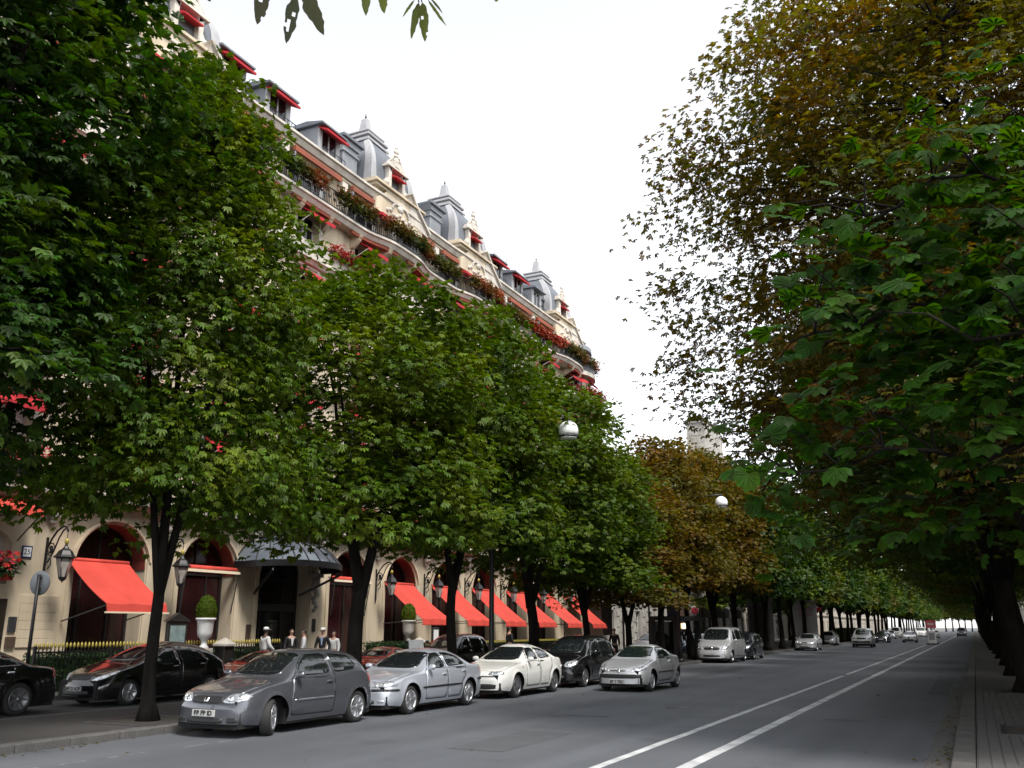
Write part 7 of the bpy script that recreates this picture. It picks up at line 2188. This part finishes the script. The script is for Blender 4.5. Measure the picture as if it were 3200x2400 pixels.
def person(label, x, y, rz, top, legs, skin='skin', hair='haird', cap=None, arms=((.10, .0), (.10, .0)), stride=.0, H=1.75, z=.125, shirt=None, hold=None, group=None):
    """faces local -Y. arms: (outward, forward bend of the forearm in radians) for right and left"""
    t = thing('person', label, 'person', (x, y, z), rz, group)
    k = H / 1.75
    V, E, Rr = [], [], []
    def add(p, r, parent=None):
        V.append(Vector(p) * k); Rr.append(tuple(q * k for q in r) if hasattr(r, '__len__') else r * k)
        if parent is not None: E.append((parent, len(V) - 1))
        return len(V) - 1
    pel = add((0, 0, .93), (.145, .105)); wa = add((0, -.005, 1.08), (.125, .095), pel); ch = add((0, 0, 1.27), (.155, .11), wa); up = add((0, .01, 1.41), (.12, .085), ch)
    nk = add((0, .0, 1.50), (.052, .055), up); hd0 = add((0, -.012, 1.575), (.062, .075), nk); hd = add((0, -.016, 1.655), (.075, .092), hd0); hd1 = add((0, -.008, 1.72), (.05, .06), hd)
    hands = []
    for i, sx in enumerate((-1, 1)):
        o_, bend = arms[i]
        sh = add((sx * .175, .01, 1.40), .062, up)
        el = add((sx * (.205 + o_), .03 - .12 * math.sin(bend * .4), 1.13), .045, sh)
        wd = Vector((-sx * .03 * bend, -math.sin(bend), -math.cos(bend))).normalized()
        pe = Vector(V[el]) / k
        mid = add(pe + wd * .12, .042, el); wr = add(pe + wd * .245, (.028, .028), mid)
        pw = pe + wd * .245
        pa = add(pw + wd * .06, (.036, .022), wr)
        side = Vector((sx, 0, 0)); side = (side - wd * side.dot(wd)).normalized(); fr = wd.cross(side)
        for j, (q, ln) in enumerate(((-.027, .065), (-.009, .078), (.009, .072), (.026, .058))):
            a = add(pw + wd * .085 + fr * q, .0105, pa); c = add(pw + wd * (.085 + ln * .55) + fr * q * 1.1 - side * .012, .0095, a); add(pw + wd * (.085 + ln) + fr * q * 1.1 - side * .03, .008, c)
        a = add(pw + wd * .035 - fr * .035, .0125, pa); add(pw + wd * .075 - fr * .052 - side * .01, .0105, a)
        hands.append(pw + wd * .07)
    for sx in (-1, 1):
        f = stride * sx
        hp = add((sx * .09, 0, .86), .098, pel); kn = add((sx * .10, -.06 * abs(stride) - f * .22, .49), .062, hp); cf = add((sx * .10, -f * .3 + .02, .33), .058, kn)
        an = add((sx * .10, -f * .42 + .03, .085), .038, cf); he = add((sx * .10, -f * .42 + .03, .045), .042, an); toe = add((sx * .115, -f * .42 - .13, .03), (.042, .028), he)
    link('body', skin_mesh('body', V, E, Rr, 0), M[skin], t)
    # clothes: jacket with sleeves, trousers, shoes
    def garment(name, idx, ed, grow, m, lo=1):
        mp = {v: i for i, v in enumerate(idx)}
        me = skin_mesh(name, [V[v] for v in idx], [(mp[a], mp[b_]) for a, b_ in E if a in mp and b_ in mp], [tuple(q + grow * k for q in (Rr[v] if hasattr(Rr[v], '__len__') else (Rr[v],) * 2)) for v in idx], 0)
        return link(name, me, M[m], t)
    arm0 = 8; per = 5 + 12 + 2
    arms_idx = []
    for i in range(2):
        s0 = arm0 + i * per
        arms_idx += [s0, s0 + 1, s0 + 2, s0 + 3]
    garment('jacket', [0, 1, 2, 3] + arms_idx, E, .018, top)
    leg0 = arm0 + 2 * per
    legs_idx = [0]
    for i in range(2): legs_idx += [leg0 + i * 6 + j for j in range(4)]
    garment('trousers', legs_idx, E, .014, legs)
    for i in range(2):
        a = leg0 + i * 6
        me = skin_mesh('shoe', [V[a + 4], V[a + 5]], [(0, 1)], [tuple(q * 1.2 for q in ((Rr[a + 4],) * 2)), tuple(q * 1.2 for q in Rr[a + 5])], 0, 1)
        link('shoe', me, M['clothk'], t)
    if shirt:
        b = MB(); b.prism([(-.055 * k, 1.43 * k), (.055 * k, 1.43 * k), (.015 * k, 1.12 * k), (-.015 * k, 1.12 * k)], 'y', -.135 * k, -.118 * k); b.build('shirt_front', M[shirt], t)
    # face and hair
    hc = Vector((0, -.014, 1.645)) * k
    b = MB()
    b.prism([(-.11 * k, 1.625 * k), (-.095 * k, 1.665 * k), (-.128 * k, 1.622 * k), (-.108 * k, 1.612 * k)], 'x', -.013 * k, .013 * k); b.build('nose', M[skin], t)
    for sx in (-1, 1):
        b = MB(); b.sphere((sx * .03 * k, hc.y - .085 * k, 1.655 * k), .011 * k, 8, 6); b.build('eye', M['haird'], t)
        b = MB(); b.sphere((sx * .078 * k, hc.y + .01 * k, 1.645 * k), .026 * k, 8, 6, 0, (.35, .7, 1.1)); b.build('ear', M[skin], t)
    b = MB(); b.box(-.024 * k, .024 * k, hc.y - .088 * k, hc.y - .078 * k, 1.588 * k, 1.597 * k); b.build('mouth', M['skind'], t)
    b = MB(); n = 16; V2 = []
    b.sphere((0, hc.y + .014 * k, 1.668 * k), .094 * k, 16, 10, 0, (.92, 1.08, 1.02))
    # cut the face side away
    me = b.mesh('hair'); bm = bmesh.new(); bm.from_mesh(me)
    bmesh.ops.delete(bm, geom=[v for v in bm.verts if v.co.y < hc.y - .035 * k and v.co.z < 1.70 * k or v.co.z < 1.60 * k], context='VERTS')
    bm.to_mesh(me); bm.free()
    link('hair', me, M[hair], t)
    if cap:
        b = MB(); b.lathe([(.098 * k, 1.69 * k), (.102 * k, 1.72 * k), (.09 * k, 1.765 * k), (.05 * k, 1.79 * k), (.001, 1.795 * k)], (0, hc.y + .012 * k, 0), 18)
        b.prism([(-.07 * k, hc.y - .08 * k), (.07 * k, hc.y - .08 * k), (.05 * k, hc.y - .15 * k), (-.05 * k, hc.y - .15 * k)], 'z', 1.69 * k, 1.70 * k); b.build('cap', M[cap], t)
    if hold == 'bag':
        h = hands[1] * k
        b = MB(); b.cbox(h.x - .05, h.x + .07, h.y - .16, h.y + .14, h.z - .36, h.z - .08, .03); b.bar((h.x, h.y - .1, h.z - .08), (h.x, h.y, h.z + .03), .015); b.bar((h.x, h.y + .08, h.z - .08), (h.x, h.y, h.z + .03), .015)
        bg_ = thing('shoulder_bag', 'dark bag carried by the person with white cap', 'bag', (x, y, z), rz)
        b.build('bag_body', M['clothk'], bg_)
    return t
person('doorman in white jacket and dark trousers with his back to the road before the entrance', -23.0, 26.3, R(165), 'clothw', 'clothk', 'skind', 'haird', 'clothw', ((.06, .9), (.03, .25)), H=1.74)
person('person in black suit bending towards a white jacketed man at the hotel door', -23.4, 28.2, R(60), 'clothk', 'clothk', 'skin', 'haird', None, ((.05, .4), (.05, .4)), .1, H=1.70, shirt='clothw')
person('person in long white jacket facing the man in black suit at the hotel door', -23.0, 28.45, R(-50), 'clothw', 'clothw', 'skin', 'haird', None, ((.05, .7), (.05, .5)), .0, H=1.68)
person('person in white cap, dark jacket and light blue shirt walking past the hotel door', -22.7, 29.2, R(25), 'clothk', 'clothk', 'skin', 'hairg', 'clothw', ((.05, .5), (.08, .2)), .5, H=1.72, shirt='clothb', hold='bag')
person('dark haired person in white top beside the person with white cap', -22.5, 29.65, R(10), 'clothw', 'jeans', 'skin', 'haird', None, ((.04, .8), (.04, .3)), .4, H=1.62)
person('person in dark top and blue jeans walking along the terrace fence', -21.6, 43.2, R(150), 'dkb' if False else 'clothk', 'jeans', 'skin', 'haird', None, ((.05, .4), (.05, .4)), .8, H=1.76)
person('dark haired person in black coat behind the silver coupe', -16.6, 45.2, R(30), 'clothk', 'clothk', 'skin', 'haird', None, ((.04, .3), (.04, .3)), .3, H=1.70)
person('grey haired person whose head shows above the silver van', -16.2, 55.5, R(20), 'clothk', 'clothk', 'skin', 'hairg', None, ((.04, .3), (.04, .3)), .3, H=1.86)
person('dark haired person beside the grey haired one behind the silver van', -16.4, 58.3, R(40), 'clothk', 'clothk', 'skind', 'haird', None, ((.04, .3), (.04, .3)), .3, H=1.84)
person('blond person whose head shows above the dark car behind the silver van', -16.0, 66.0, R(15), 'clothk', 'jeans', 'skin', 'hairb', None, ((.04, .3), (.04, .3)), .2, H=1.78)
